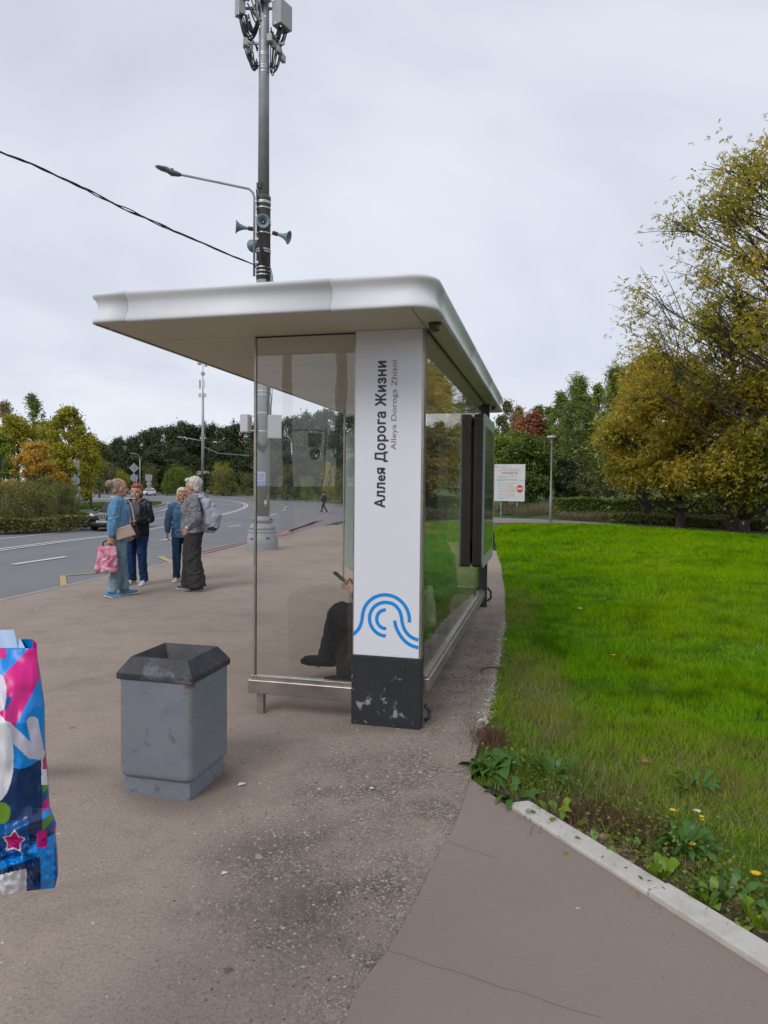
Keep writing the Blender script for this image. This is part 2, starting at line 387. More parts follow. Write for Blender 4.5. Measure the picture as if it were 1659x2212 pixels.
# ================================================================ GROUND
def asphalt_walk():
    s = NT('walk_asphalt')
    big = s.noise(0.55, 5, 0.6); mid = s.noise(5, 5, 0.65); fine = s.noise(90, 3, 0.6)
    c = s.mix(s.rng(big, 0.3, 0.7), (0.245, 0.190, 0.148), (0.385, 0.308, 0.246))
    c = s.mix(s.rng(mid, 0.35, 0.75, 0, 0.45), c, (0.19, 0.152, 0.124))
    c = s.mix(s.rng(fine, 0.35, 0.7, 0, 0.7), c, (0.40, 0.335, 0.285)); c = s.mix(s.rng(s.noise(60, 4, 0.7), 0.48, 0.3, 0, 0.6), c, (0.12, 0.096, 0.08)); c = s.mix(s.rng(s.voro(75, 'Distance'), 0.14, 0.2, 0.45, 0), c, (0.44, 0.38, 0.33))
    # worn area where the stones of the asphalt show: in front of the shelter and along its back
    worn = s.math('MAXIMUM', blob(s, 0.10, 3.55, 0.85, 1.0, 0.7), blob(s, -0.1, 2.6, 0.8, 0.9, 0.8))
    worn = s.math('MAXIMUM', worn, blob(s, 0.9, 6.0, 0.75, 3.2, 0.6, -TH))
    st = s.voro(85, 'Color'); sp = s.n('ShaderNodeSeparateColor'); s.l(st, sp.inputs[0])
    stone = s.ramp(sp.outputs[0], [(0.0, (0.13, 0.105, 0.088)), (0.45, (0.25, 0.205, 0.17)), (0.8, (0.36, 0.30, 0.255)), (0.97, (0.5, 0.44, 0.39))])
    edge = s.rng(s.voro(85, 'Distance', feature='DISTANCE_TO_EDGE'), 0.0, 0.16)
    stone = s.mix(edge, (0.09, 0.078, 0.07), stone)
    c = s.mix(s.math('MULTIPLY', worn, s.rng(s.noise(3.5, 5, 0.65), 0.32, 0.6)), c, stone)
    # spilled dirt and damp stains left of the bin and in front of the shelter
    st1 = s.math('MAXIMUM', blob(s, -0.48, 3.0, 0.42, 0.30, 0.95, 0.3), blob(s, -0.28, 2.55, 0.42, 0.32, 0.95, -0.7))
    st1 = s.math('MAXIMUM', st1, blob(s, -1.03, 3.57, 0.40, 0.37, 0.6)); st1 = s.math('MAXIMUM', st1, blob(s, -1.75, 3.72, 0.3, 0.14, 0.9))  # first blob: contact shadow of the bin, painted dark round its foot
    st1 = s.math('MAXIMUM', st1, s.math('MULTIPLY', blob(s, -0.35, 5.2, 0.9, 0.8, 0.9), 0.6))
    st1 = s.math('MAXIMUM', st1, s.math('MULTIPLY', blob(s, 0.05, 4.55, 0.75, 0.22, 0.8, TH), 0.7))
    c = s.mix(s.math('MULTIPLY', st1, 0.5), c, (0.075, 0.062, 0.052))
    spots = s.rng(s.voro(1.7), 0.028, 0.045, 0.55, 0)
    c = s.mix(spots, c, (0.08, 0.07, 0.06))
    wsp = s.rng(s.voro(14), 0.045, 0.06, 0.7, 0); c = s.mix(s.math('MULTIPLY', wsp, s.rng(s.noise(1.1, 2), 0.5, 0.62)), c, (0.5, 0.47, 0.43))
    ln = s.noise(1.6, 6, 0.7, s.scaled((1, 2.2, 1)), 0.8); c = s.mix(s.math('MULTIPLY', s.rng(s.math('ABSOLUTE', s.math('SUBTRACT', ln, 0.5)), 0.0, 0.007, 0.35, 0), s.rng(s.noise(0.7, 2), 0.5, 0.6)), c, (0.11, 0.09, 0.075))
    c = s.mix(s.rng(s.noise(2.4, 6, 0.72, None, 0.6), 0.5, 0.72, 0, 0.4), c, (0.14, 0.115, 0.095))
    h = s.math('ADD', s.math('MULTIPLY', s.noise(140, 4, 0.7), 0.6), s.math('MULTIPLY', s.math('MULTIPLY', edge, worn), 0.9))
    b = s.bump(h, 0.55, 0.006); b = s.bump(s.noise(4, 4, 0.6), 0.3, 0.02, b)
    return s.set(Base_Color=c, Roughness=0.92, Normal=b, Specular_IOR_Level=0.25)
def asphalt_new():
    s = NT('new_asphalt'); c = s.mix(s.rng(s.noise(0.9, 4, 0.6), 0.3, 0.7), (0.215, 0.170, 0.142), (0.25, 0.198, 0.167))
    c = s.mix(s.rng(s.noise(160, 2), 0.4, 0.75, 0, 0.35), c, (0.30, 0.25, 0.215))
    c = s.mix(s.rng(s.voro(1.6), 0.035, 0.06, 0.55, 0), c, (0.10, 0.085, 0.077))
    x = s.n('ShaderNodeSeparateXYZ'); s.l(s.coord(), x.inputs[0])
    return s.set(Base_Color=c, Roughness=0.9, Specular_IOR_Level=0.25, Normal=s.bump(s.noise(230, 3, 0.6), 0.3, 0.003))
def asphalt_road():
    s = NT('road_asphalt'); v = s.scaled((1, 0.25, 1))
    c = s.mix(s.rng(s.noise(0.5, 5, 0.6, v), 0.3, 0.7), (0.155, 0.155, 0.165), (0.195, 0.195, 0.205))
    c = s.mix(s.rng(s.noise(40, 3), 0.4, 0.7, 0, 0.4), c, (0.23, 0.23, 0.235))
    c = s.mix(s.rng(s.noise(0.12, 4, 0.6), 0.45, 0.7, 0, 0.35), c, (0.13, 0.13, 0.14))
    return s.set(Base_Color=c, Roughness=0.85, Specular_IOR_Level=0.3, Normal=s.bump(s.noise(60, 3, 0.6), 0.4, 0.01))
def soil():
    s = NT('soil'); c = s.mix(s.rng(s.noise(8, 5, 0.7), 0.35, 0.65), (0.045, 0.032, 0.022), (0.10, 0.078, 0.055))
    return s.set(Base_Color=c, Roughness=0.95, Normal=s.bump(s.noise(30, 5, 0.7), 0.8, 0.03))
def lawn_base():
    s = NT('lawn_ground'); g = s.noise(0.35, 4, 0.6)
    c = s.mix(s.rng(g, 0.35, 0.65), (0.045, 0.11, 0.003), (0.10, 0.17, 0.004))
    c = s.mix(s.rng(s.noise(9, 4, 0.7), 0.4, 0.7, 0, 0.7), c, (0.012, 0.03, 0.004))
    return s.set(Base_Color=c, Roughness=0.95, Normal=s.bump(s.noise(25, 4, 0.7), 0.8, 0.04))
def verge_base():
    s = NT('verge_ground'); c = s.mix(s.rng(s.noise(0.2, 5, 0.6), 0.35, 0.65), (0.04, 0.085, 0.01), (0.075, 0.125, 0.018))
    c = s.mix(s.rng(s.noise(2.0, 4, 0.7), 0.45, 0.7, 0, 0.6), c, (0.05, 0.055, 0.02))
    return s.set(Base_Color=c, Roughness=0.95, Normal=s.bump(s.noise(12, 4, 0.7), 0.9, 0.08))
def paint(name, col, wear=0.5):
    s = NT(name); n = s.noise(7, 6, 0.75)
    return s.set(Base_Color=s.mix(s.rng(n, 0.42, 0.72, 0, wear), col, (0.17, 0.17, 0.175)), Roughness=0.7, Normal=s.bump(s.noise(60, 3), 0.3, 0.005))
def concrete(name, lo, hi, sc=3):
    s = NT(name); c = s.mix(s.rng(s.noise(sc, 5, 0.65), 0.3, 0.7), lo, hi); c = s.mix(s.rng(s.voro(30), 0.03, 0.06, 0.15, 0), c, (0.18, 0.165, 0.15))
    c = s.mix(s.rng(s.noise(2.2, 6, 0.75), 0.48, 0.7, 0, 0.6), c, (0.24, 0.21, 0.18)); c = s.mix(s.rng(s.noise(17, 5, 0.8), 0.6, 0.7, 0, 0.25), c, (0.2, 0.18, 0.155))
    return s.set(Base_Color=c, Roughness=0.88, Normal=s.bump(s.noise(90, 4, 0.7), 0.3, 0.004))
m_walk, m_new, m_road, m_soil, m_lawn, m_verge = asphalt_walk(), asphalt_new(), asphalt_road(), soil(), lawn_base(), verge_base()
m_white, m_yel, m_red = paint('white_paint', (0.66, 0.66, 0.66)), paint('yellow_paint', (0.46, 0.33, 0.12), 0.6), paint('red_paint', (0.46, 0.18, 0.12), 0.75)
m_kerb = concrete('kerb_concrete', (0.44, 0.415, 0.375), (0.53, 0.505, 0.46)); m_okerb = concrete('old_kerb', (0.24, 0.225, 0.205), (0.33, 0.31, 0.285))
m_far_kerb = concrete('far_kerb', (0.13, 0.125, 0.12), (0.2, 0.19, 0.18))

# base sheet that reaches the horizon
def ground_sheet():
    def ax(lo, hi):
        a = list(np.arange(-40, 60, 3.0)); b = []
        x = 60.0
        while x < hi: b.append(x); x += max(4, x * 0.12)
        b.append(hi); c = []; x = -40.0
        while x > lo: x -= max(4, -x * 0.12); c.append(max(x, lo))
        return sorted(set(c)) + a + b
    xs, ys = ax(-900, 900), ax(-900, 1400); X, Y = np.meshgrid(xs, ys); Z = Hn(X, Y) - 0.30
    nx, ny = len(xs), len(ys); vs = np.stack([X.ravel(), Y.ravel(), Z.ravel()], 1).tolist()
    fs = [(j * nx + i, j * nx + i + 1, (j + 1) * nx + i + 1, (j + 1) * nx + i) for j in range(ny - 1) for i in range(nx - 1)]
    tag(MB().add(vs, fs).build('ground', m_verge), kind='structure')
ground_sheet()
# kerb line between pavement and road (near side), then the outer kerb that curves back to the left far away
near_k = [(-14.5, -30), (-10.2, -12), (-7.0, 1.0)] + [gp(x, y)[:2] for x, y in ((0, 1297), (130, 1268), (270, 1237), (440, 1200), (530, 1180), (600, 1161), (660, 1146), (699, 1136))]
curve = [gp(x, y)[:2] for x, y in ((742, 1125), (768, 1115), (775, 1106), (762, 1098), (741, 1092), (695, 1082), (640, 1076.6), (560, 1072.5), (486, 1070), (449, 1067), (335, 1061.5), (176, 1059.0), (0, 1056))]
near_s = [tuple(p) for p in smooth_line(near_k, 2)]; outer_s = [tuple(p) for p in smooth_line([near_k[-1]] + curve, 2)]
lastp = outer_s[-1]
road_poly = near_s + outer_s[1:] + [(-260, lastp[1] + 10), (-260, -30)]
land('road', road_poly, -0.115, m_road, 2.2, kind='structure')
walk_line = near_s + [gp(742, 1132)[:2]]
E_ = lambda u, v: tuple((O + U * u + V * v)[:2])
strip_edge = [gp(x, y)[:2] for x, y in ((1072, 1190), (1083, 1225), (1091, 1280), (1092, 1345), (1080, 1420), (1068, 1490), (1052, 1560), (1030, 1620), (1018, 1668))]
kerbN = [gp(1095, 1745)[:2], gp(1659, 2110)[:2]]; kd = (Vector(kerbN[1]) - Vector(kerbN[0])).normalized()
kfar = tuple(Vector(kerbN[0]) + kd * 5.0)
walk_poly = walk_line + [(1.6, 20.5)] + strip_edge + [gp(1018, 1685)[:2], kerbN[0], kfar, (3.5, -30)]
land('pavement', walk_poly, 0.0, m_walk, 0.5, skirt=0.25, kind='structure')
npath = [gp(x, y)[:2] for x, y in ((1018, 1685), (1003, 1725), (985, 1780), (958, 1832), (930, 1885), (905, 1940), (868, 2005), (835, 2060), (800, 2110), (770, 2160), (735, 2225))]
d_ = (Vector(npath[-1]) - Vector(npath[-4])).normalized()
npath = [tuple(p) for p in smooth_line([Vector(p) + Vector((random.uniform(-.008, .008), 0)) for p in npath], 1)] + [tuple(Vector(npath[-1]) + d_ * 3.5)]
land('footpath', npath + [kfar, kerbN[0]], 0.010, m_new, 0.5, skirt=0.03, kind='structure')
# transverse joints of the newer asphalt
for i, (a, b) in enumerate((((962, 1822), (1070, 1858)), ((838, 2060), (1300, 2208)))):
    A, B = gp(*a)[:2], gp(*b)[:2]
    tag(ribbon([Vector(A).lerp(Vector(B), t / 9) + Vector((0, .006 * math.sin(t * 2.3))) for t in range(10)], 0.002, 0.0122).build('asphalt_joint', plain('joint_dark', (0.195, 0.157, 0.132), 0.9)), kind='structure')
# concrete kerb beside the footpath: stones of one metre
kp = empty('kerb', kind='structure')
kn = Vector((-kd.y, kd.x)); s0 = Vector(kerbN[0])
for i in range(7):
    a = s0 + kd * (i * 0.85 + 0.0); b = s0 + kd * (i * 0.85 + 0.846)
    z = Hs(a.x, a.y); w = 0.115; h = 0.035 if i else 0.028
    lo = [(a.x, a.y), (b.x, b.y), (b.x + kn.x * w, b.y + kn.y * w), (a.x + kn.x * w, a.y + kn.y * w)]
    if i == 0: lo[3] = tuple(Vector(lo[3]) + kd * 0.03); lo[0] = tuple(Vector(lo[0]) + kd * 0.0)
    mb = MB().hull([(x, y, z - 0.15) for x, y in lo], [(x, y, z + h + 0.0015 * (i % 2)) for x, y in lo])
    mb.build('kerb_stone', m_kerb, kp, bevel=0.008)
# kerbs of the road
rk = empty('road_kerb', kind='structure')
ribbon(near_s[6:], 0.13, 0.004, 0.22, off=0.0).build('kerb_line', m_okerb, rk)
ribbon(outer_s, 0.16, 0.03, 0.2).build('kerb_line', m_far_kerb, rk)
# grass verge beyond the outer kerb
tag(land('verge', outer_s[4:] + [(lastp[0], lastp[1] + 60), (60, 260), (60, 60), (4.9, 31), (2.6, 17.5), (1.0, 19.0), (0.0, 22.0)], -0.02, m_verge, 2.5), kind='structure')
fp = [gp(x, y)[:2] for x, y in ((741, 1085), (660, 1073), (560, 1067.3), (449, 1063), (380, 1061))]
tag(ribbon(smooth_line(fp), 2.2, 0.02).build('far_footpath', m_okerb), kind='structure')
# islands on the left
def island(name, px, mat=m_verge, h=0.13):
    p = smooth_line([gp(*q)[:2] for q in px] , 2); p = [tuple(q) for q in p]
    land(name, p, h - 0.115, mat, 2.0, skirt=0.3, kind='structure')
    ribbon(p + [p[0]], 0.17, h - 0.10, 0.25).build('island_kerb', m_okerb, rk)
island('verge_left', ((-260, 1163), (-120, 1149), (0, 1138), (100, 1126), (180, 1117.5), (200, 1112), (194, 1108), (165, 1106), (60, 1103), (-120, 1102), (-400, 1104), (-500, 1130), (-260, 1163)))
island('traffic_island', ((120, 1103), (200, 1102.5), (280, 1099), (340, 1093), (356, 1087.5), (350, 1084.5), (300, 1083.5), (230, 1085), (169, 1087), (60, 1090), (40, 1098), (120, 1103)))
island('verge_corner', ((60, 1087), (150, 1084), (182, 1080), (170, 1077.5), (120, 1077), (0, 1078), (-60, 1084), (60, 1087)))
# road markings, each its own sheet
MK = []
def mark(px, w, mat=None, world=False, dz=-0.102, name='road_marking', sm_=2, off=0.0):
    L = [gp(x, y, -0.115)[:2] for x, y in px]
    if len(L) > 2: L = smooth_line(L, sm_)
    else: L = densify(L, 1.5, False)
    o = ribbon(L, w, dz, off=off).build(name, mat or m_white); return tag(o, kind='structure')
dbl = [(-420, 1246), (-150, 1210), (0, 1189), (120, 1173), (228, 1158), (364.6, 1136), (478.5, 1112.8), (518, 1101.6), (534, 1094), (529, 1087.3), (501, 1082), (449, 1078.2), (335, 1071.2), (180, 1065.5), (0, 1061.5)]
mark(dbl, 0.13, off=0.14); mark(dbl, 0.13, off=-0.14)
for a, b in (((27.7, 1220.3), (143.2, 1203.3)), ((346.7, 1168), (384, 1162)), ((492.6, 1138.8), (521.2, 1134.4)), ((578, 1115), (598, 1110)), ((610, 1103), (617, 1100)), ((614, 1096), (619, 1093.5)), ((607, 1090.5), (613, 1089)), ((596, 1086.5), (602, 1086)), ((478.5, 1090), (504.6, 1089.2))): mark([a, b], 0.16)
mark([(-150, 1184), (0, 1165), (60, 1158), (127, 1150.3)], 0.13); mark([(328.8, 1122.6), (369.5, 1116), (420, 1105)], 0.13)
mark([(329, 1107), (352, 1103), (374, 1094.5), (370, 1088), (358, 1084.5)], 0.14)
el = [(115.5 + 52 * math.cos(q), 1144.6 + 4.6 * math.sin(q)) for q in np.linspace(0, 2 * math.pi, 25)]
mark(el, 0.3, sm_=1)
mark([(92, 1145), (112, 1143.4), (140, 1144.2)], 0.3)
mark([(135.5, 1244.7), (137.5, 1269)], 0.10, m_yel); mark([(138, 1244.7), (205, 1239), (270, 1234.5)], 0.09, m_yel)
mark([(345, 1203.5), (373, 1216)], 0.14, m_yel); mark([(342, 1203), (430, 1202)], 0.09, m_yel)
redl = [(430, 1196), (490, 1181.5), (534, 1171.5), (600, 1155.5), (650, 1141), (690, 1124), (712, 1108), (713, 1100), (703, 1094.5), (680, 1090)]
mark(redl, 0.10, m_red, off=0.12); mark(redl[:6], 0.10, m_red, off=-0.12)
for i in range(13):
    t = i / 12; mark([(608 + 76 * t, 1154.5 - 26 * t), (616 + 76 * t, 1149.5 - 26 * t)], 0.3, m_red)
# strips of crossing far left
for i in range(5): mark([(196 + i * 13, 1078.5), (204 + i * 13, 1077)], 0.9)
mark([(100, 1062.6), (330, 1068), (420, 1072)], 0.14)

# lawn
lawn_poly = strip_edge + [gp(1018, 1668)[:2], gp(1030, 1690)[:2], tuple(s0 + kn * 0.0), tuple(s0 + kd * 5), (6, -30), (60, -30), (60, 22), gp(1659, 1158)[:2], gp(1500, 1147)[:2], gp(1330, 1136)[:2], gp(1200, 1131.5)[:2], gp(1067, 1130)[:2]]
land('lawn', lawn_poly, -0.03, m_lawn, 0.7, kind='structure')
land('park_path', [gp(x, y)[:2] for x, y in ((1030, 1118), (1067, 1118.5), (1130, 1121), (1200, 1124), (1330, 1133), (1330, 1135), (1200, 1131.5), (1067, 1130), (1030, 1130))], 0.012, plain('path_asphalt', (0.2, 0.165, 0.17), 0.9), 1.2, kind='structure')
bank = land('bank', [gp(1067, 1118)[:2], gp(1130, 1120.5)[:2], gp(1330, 1132)[:2], gp(1500, 1146)[:2], gp(1659, 1157)[:2], (60, 22), (60, 120), (-2, 120), (-2, 60)], -0.045, m_verge, 2.5, kind='structure')
# ================================================================ BUS SHELTER  (local x = away along the back wall, y = towards the road)
m_alu = plain('white_coated_metal', (0.68, 0.69, 0.71), 0.5, 0.0, 0.03, 2.0, spec=0.5)
m_ceil = plain('ceiling_panel_grey', (0.60, 0.54, 0.44), 0.6, 0, 0.06, 1.2)
m_steel = plain('brushed_steel', (0.42, 0.385, 0.345), 0.33, 0.85, 0.15, 9.0, 0.05, 200)
m_dark = plain('dark_gap', (0.03, 0.03, 0.03), 0.7)
m_blue = plain('blue_print', (0.0, 0.26, 0.72), 0.5, 0, 0.02)
m_ink = plain('black_print', (0.035, 0.035, 0.045), 0.5, 0, 0.05); m_ink2 = plain('brown_print', (0.17, 0.10, 0.12), 0.5, 0, 0.3, 4)
m_brown = plain('bronze_aluminium', (0.075, 0.058, 0.046), 0.38, 0.3, 0.2, 5)
m_leg = plain('dark_powder_coat', (0.03, 0.032, 0.038), 0.5, 0, 0.2)
m_mint = plain('pale_green_frame', (0.33, 0.40, 0.37), 0.35, 0, 0.05)
def plinth_mat():
    s = NT('chipped_dark_plinth'); n = s.noise(9, 6, 0.7); k = s.noise(3.1, 3, 0.5)
    chip = s.math('MULTIPLY', s.rng(n, 0.605, 0.622), s.rng(k, 0.46, 0.54))
    chip = s.math('MAXIMUM', chip, s.rng(s.noise(26, 4, 0.7), 0.68, 0.70))
    base = s.mix(s.rng(s.noise(4, 4, 0.6), 0.3, 0.7), (0.016, 0.018, 0.023), (0.026, 0.028, 0.036))
    x = s.n('ShaderNodeSeparateXYZ'); s.l(s.coord(), x.inputs[0])
    return s.set(Base_Color=s.mix(chip, base, (0.26, 0.27, 0.29)), Roughness=0.62, Normal=s.bump(s.noise(50, 4), 0.25, 0.004))
m_plinth = plinth_mat()
def face_mat():
    s = NT('white_sign_face'); c = s.mix(s.rng(s.noise(1.5, 3), 0.3, 0.7), (0.73, 0.745, 0.80), (0.77, 0.785, 0.835))
    c = s.mix(s.rng(s.noise(12, 5, 0.7), 0.6, 0.8, 0, 0.12), c, (0.45, 0.45, 0.45))
    return s.set(Base_Color=c, Roughness=0.28)
m_face = face_mat()
def glass_mat(name, tint, ior=1.5, refl=1.0, wav=0.02, dirt=0.03):
    s = NT(name); s.t.nodes.remove(s.bsdf)
    tr = s.n('ShaderNodeBsdfTransparent'); tr.inputs[0].default_value = tint + (1,)
    gl = s.n('ShaderNodeBsdfGlossy'); gl.inputs['Roughness'].default_value = 0.0; gl.inputs[0].default_value = (refl, refl, refl, 1)
    df = s.n('ShaderNodeBsdfDiffuse'); df.inputs[0].default_value = (0.5, 0.48, 0.44, 1)
    b = s.bump(s.noise(3.0, 2, 0.4, s.scaled((1, 1, 0.5))), wav, 0.05); s.l(b, gl.inputs['Normal'])
    fr = s.n('ShaderNodeFresnel'); geo = s.n('ShaderNodeNewGeometry'); s.l(s.rng(geo.outputs['Backfacing'], 0, 1, ior, 1.0 / ior), fr.inputs[0]); s.l(b, fr.inputs['Normal'])
    m1 = s.n('ShaderNodeMixShader'); s.l(fr.outputs[0], m1.inputs[0]); s.l(tr.outputs[0], m1.inputs[1]); s.l(gl.outputs[0], m1.inputs[2])
    m2 = s.n('ShaderNodeMixShader'); s.l(s.rng(s.noise(2.2, 5, 0.7), 0.35, 0.75, dirt * 0.3, dirt), m2.inputs[0]); s.l(m1.outputs[0], m2.inputs[1]); s.l(df.outputs[0], m2.inputs[2])
    s.l(m2.outputs[0], s.out.inputs[0]); return s.m
m_glass = glass_mat('shelter_glass', (0.955, 0.955, 0.945), 1.55)
m_gback = glass_mat('back_wall_glass', (0.965, 0.97, 0.96), 1.45)
m_carglass = plain('car_glass', (0.015, 0.017, 0.018), 0.06, 0, 0.1)

sh = empty('bus_shelter', O, ROTS, label='glass bus shelter with white curved roof edge and upright name panel', cat='bus shelter')
ZC = 2.587
U0, U1, V0, V1 = -0.565, 5.08, -0.15, 2.045; RADS = (0.17, 0.10, 0.07, 0.065)
roof = empty('roof'); roof.parent = sh
def outline(off, z, n=8):
    x0, x1, y0, y1 = U0 - off, U1 + off, V0 - off, V1 + off; p = []
    for sx, sy, a0, rr in ((0, 0, 180, RADS[0]), (1, 0, 270, RADS[1]), (1, 1, 0, RADS[2]), (0, 1, 90, RADS[3])):
        r = rr + off; cx = x1 - r if sx else x0 + r; cy = y1 - r if sy else y0 + r
        for k in range(n + 1):
            a = R(a0 + 90 * k / n); p.append(Vector((cx + r * math.cos(a), cy + r * math.sin(a), z)))
    return p
prof = [(-0.022, 0.0), (-0.004, 0.002), (0.0, 0.012), (-0.004, 0.03), (-0.016, 0.05), (-0.028, 0.075), (-0.034, 0.1), (-0.033, 0.122), (-0.024, 0.142), (-0.009, 0.158), (-0.001, 0.170), (-0.004, 0.182), (-0.016, 0.190), (-0.035, 0.192)]
rings = [outline(o_, ZC - 0.012 + z_) for o_, z_ in prof]; NP = len(rings[0])
def along(loop):
    d = [0.0]
    for i in range(len(loop)): d.append(d[-1] + (loop[(i + 1) % len(loop)] - loop[i]).length)
    return d
def fascia():
    """cut the swept edge into the panels whose joints the photo shows"""
    n = 8
    # index ranges on the outline: corners are k*(n+1)..k*(n+1)+n
    c = lambda k: (k * (n + 1), k * (n + 1) + n)
    def seg(pa, pb, idx, name='fascia_panel'):
        """points: start fraction point pa, list of indices, end fraction point pb"""
        mb = MB(); rows = []
        for rg in rings:
            row = []
            if pa is not None: i, t = pa; row.append(rg[i].lerp(rg[(i + 1) % NP], t))
            row += [rg[i % NP] for i in idx]
            if pb is not None: i, t = pb; row.append(rg[i % NP].lerp(rg[(i + 1) % NP], t))
            rows.append(row)
        m = len(rows[0]); vs = [p for r_ in rows for p in r_]
        fs = [(a * m + b, a * m + b + 1, (a + 1) * m + b + 1, (a + 1) * m + b) for a in range(len(rows) - 1) for b in range(m - 1)]
        o = mb.add(vs, fs).build(name, m_alu, roof, smooth=True)
        s_ = o.modifiers.new('thickness', 'SOLIDIFY'); s_.thickness = 0.004; s_.offset = -1
    g = 0.0012
    # corner near-right (index 0..8): edge before it is 35->0 (near side, y from high to low), after it 8->9 (right side)
    seg((35, 0.775 + g), (8, 0.03), list(range(0, 9)))                       # near right corner with a piece of the near edge
    seg((8, 0.03 + g), (8, 0.36), []); seg((8, 0.36 + g), (8, 0.69), []); seg((8, 0.69 + g), (8, 0.97), [])
    seg((8, 0.97 + g), (17, 0.06), list(range(9, 18)))
    seg((17, 0.06 + g), (17, 0.94), [])
    seg((17, 0.94 + g), (26, 0.03), list(range(18, 27)))
    seg((26, 0.03 + g), (26, 0.5), []); seg((26, 0.5 + g), (26, 0.97), [])
    seg((26, 0.97 + g), (35, 0.10), list(range(27, 36)))
    seg((35, 0.10 + g), (35, 0.775), [])
fascia()
deck = outline(-0.045, 0); MB().hull([(p.x, p.y, ZC + 0.03) for p in deck], [(p.x, p.y, ZC + 0.155) for p in deck]).build('roof_deck', m_alu, roof)
MB().hull([(p.x, p.y, ZC + 0.008) for p in outline(-0.012, 0)], [(p.x, p.y, ZC + 0.026) for p in outline(-0.012, 0)]).build('ceiling_backing', m_dark, roof)
cuts_u = [U0 + 0.02, 0.02, 1.12, 2.25, 3.38, 4.47, U1 - 0.02]
inner = [(p.x, p.y) for p in outline(-0.02, 0)]
for i in range(len(cuts_u) - 1):
    a, b = cuts_u[i] + 0.004, cuts_u[i + 1] - 0.004
    for c_, d_ in (((V0 + 0.02, -0.002)), ((0.004, V1 - 0.02))):
        pl = []
        for x, y in inner: pl.append((min(max(x, a), b), min(max(y, c_), d_)))
        q = [pl[0]]
        for p in pl[1:]:
            if (Vector(p) - Vector(q[-1])).length > 1e-4: q.append(p)
        if (Vector(q[0]) - Vector(q[-1])).length < 1e-4: q.pop()
        MB().hull([(x, y, ZC - 0.003) for x, y in q], [(x, y, ZC + 0.007) for x, y in q]).build('ceiling_panel', m_ceil, roof)
for u_, v_, r_ in ((-0.12, -0.07, 0.035), (4.38, -0.075, 0.03), (4.38, 0.13, 0.03)):
    MB().lathe([(r_ * 1.15, ZC - 0.004), (r_ * 1.15, ZC - 0.012), (r_, ZC - 0.014), (r_ * 0.95, ZC - 0.045), (r_ * 0.8, ZC - 0.052)], (u_, v_, 0), 20).build('ceiling_sensor', m_brown, roof, smooth=False)
# near name panel
pil = empty('name_pillar'); pil.parent = sh
box('sign_face', (0.0, 0.026, 0.463), (0.075, 0.466, ZC - 0.004), m_face, pil, 0.003)
box('edge_trim', (0.006, 0.012, 0.463), (0.083, 0.0255, ZC - 0.004), m_steel, pil)
box('edge_trim', (0.006, 0.4665, 0.463), (0.083, 0.474, ZC - 0.004), m_steel, pil)
pb = box('plinth', (-0.008, 0.010, -0.25), (0.09, 0.476, 0.4615), m_plinth, pil, 0.004)
MB().tube([(0.1, -0.0, 0.13), (0.115, -0.03, 0.10), (0.10, -0.028, 0.05), (0.09, 0.0, 0.03)], 0.014, 8).build('anchor_lug', m_leg, pil, smooth=True)
text('lettering', 'Аллея Дорога Жизни', 1, m_ink, pil, (-0.0012, 0.262, 1.437), (0, 0, 1), (0, 1, 0), 0.03, (0.948, 0.094))
text('lettering', 'Alleya Doroga Zhizni', 1, m_ink2, pil, (-0.0012, 0.191, 1.812), (0, 0, 1), (0, 1, 0), 0.0, (0.573, 0.049))
def lg(xc, yc):
    x = 729.05 + 0.2279 * xc; y = 1134.1 + 0.2279 * yc; k = (y - 707) / 850
    return (0.026 + (913.5 - 4.0 * k - x) / 337.0, 1.58 - (y - 1050.5) / 337.4)
def logo(pts, w=0.0228, name='emblem_stripe', ends=True):
    P = [Vector(lg(*p)) for p in pts]; vs = []; n = len(P)
    for i in range(n):
        t = (P[min(i + 1, n - 1)] - P[max(i - 1, 0)]).normalized(); m = Vector((-t.y, t.x)) * w / 2
        for q in (P[i] + m, P[i] - m): vs.append((-0.0012, min(max(q.x, 0.0265), 0.4655), q.y))
    lo = [(0.002, y, z) for _, y, z in vs]; b = len(vs); fs = []
    for i in range(n - 1):
        a, c, d, e = 2 * i, 2 * i + 1, 2 * i + 3, 2 * i + 2; fs += [(a, c, d, e), (c, c + b, d + b, d), (e, e + b, a + b, a)]
    MB().add(vs + lo, fs).build(name, m_blue, pil)
arc = lambda cx, cy, r, a0, a1, n=24, ry=None: [(cx + r * math.cos(R(a0 + (a1 - a0) * i / n)), cy - (ry or r) * math.sin(R(a0 + (a1 - a0) * i / n))) for i in range(n + 1)]
def spl(p, n=3): return [tuple(q) for q in smooth_line(p, n)]
logo(spl([(120, 1098), (160, 1075), (200, 1030), (228, 965), (234, 905)]) + arc(468, 918, 233, 175, -5.5, 30))
logo([(466, 1088)] + arc(470, 922, 164, 268, 90, 24) + spl([(480, 758), (545, 768), (600, 820), (622, 880), (630, 950), (655, 1020), (705, 1075), (760, 1098), (790, 1104)]))
logo([(466, 1016)] + arc(470, 923, 92, 268, 92, 16) + [(466, 831)])
logo(spl([(556, 930), (566, 985), (600, 1055), (650, 1120), (715, 1162), (790, 1180)]))
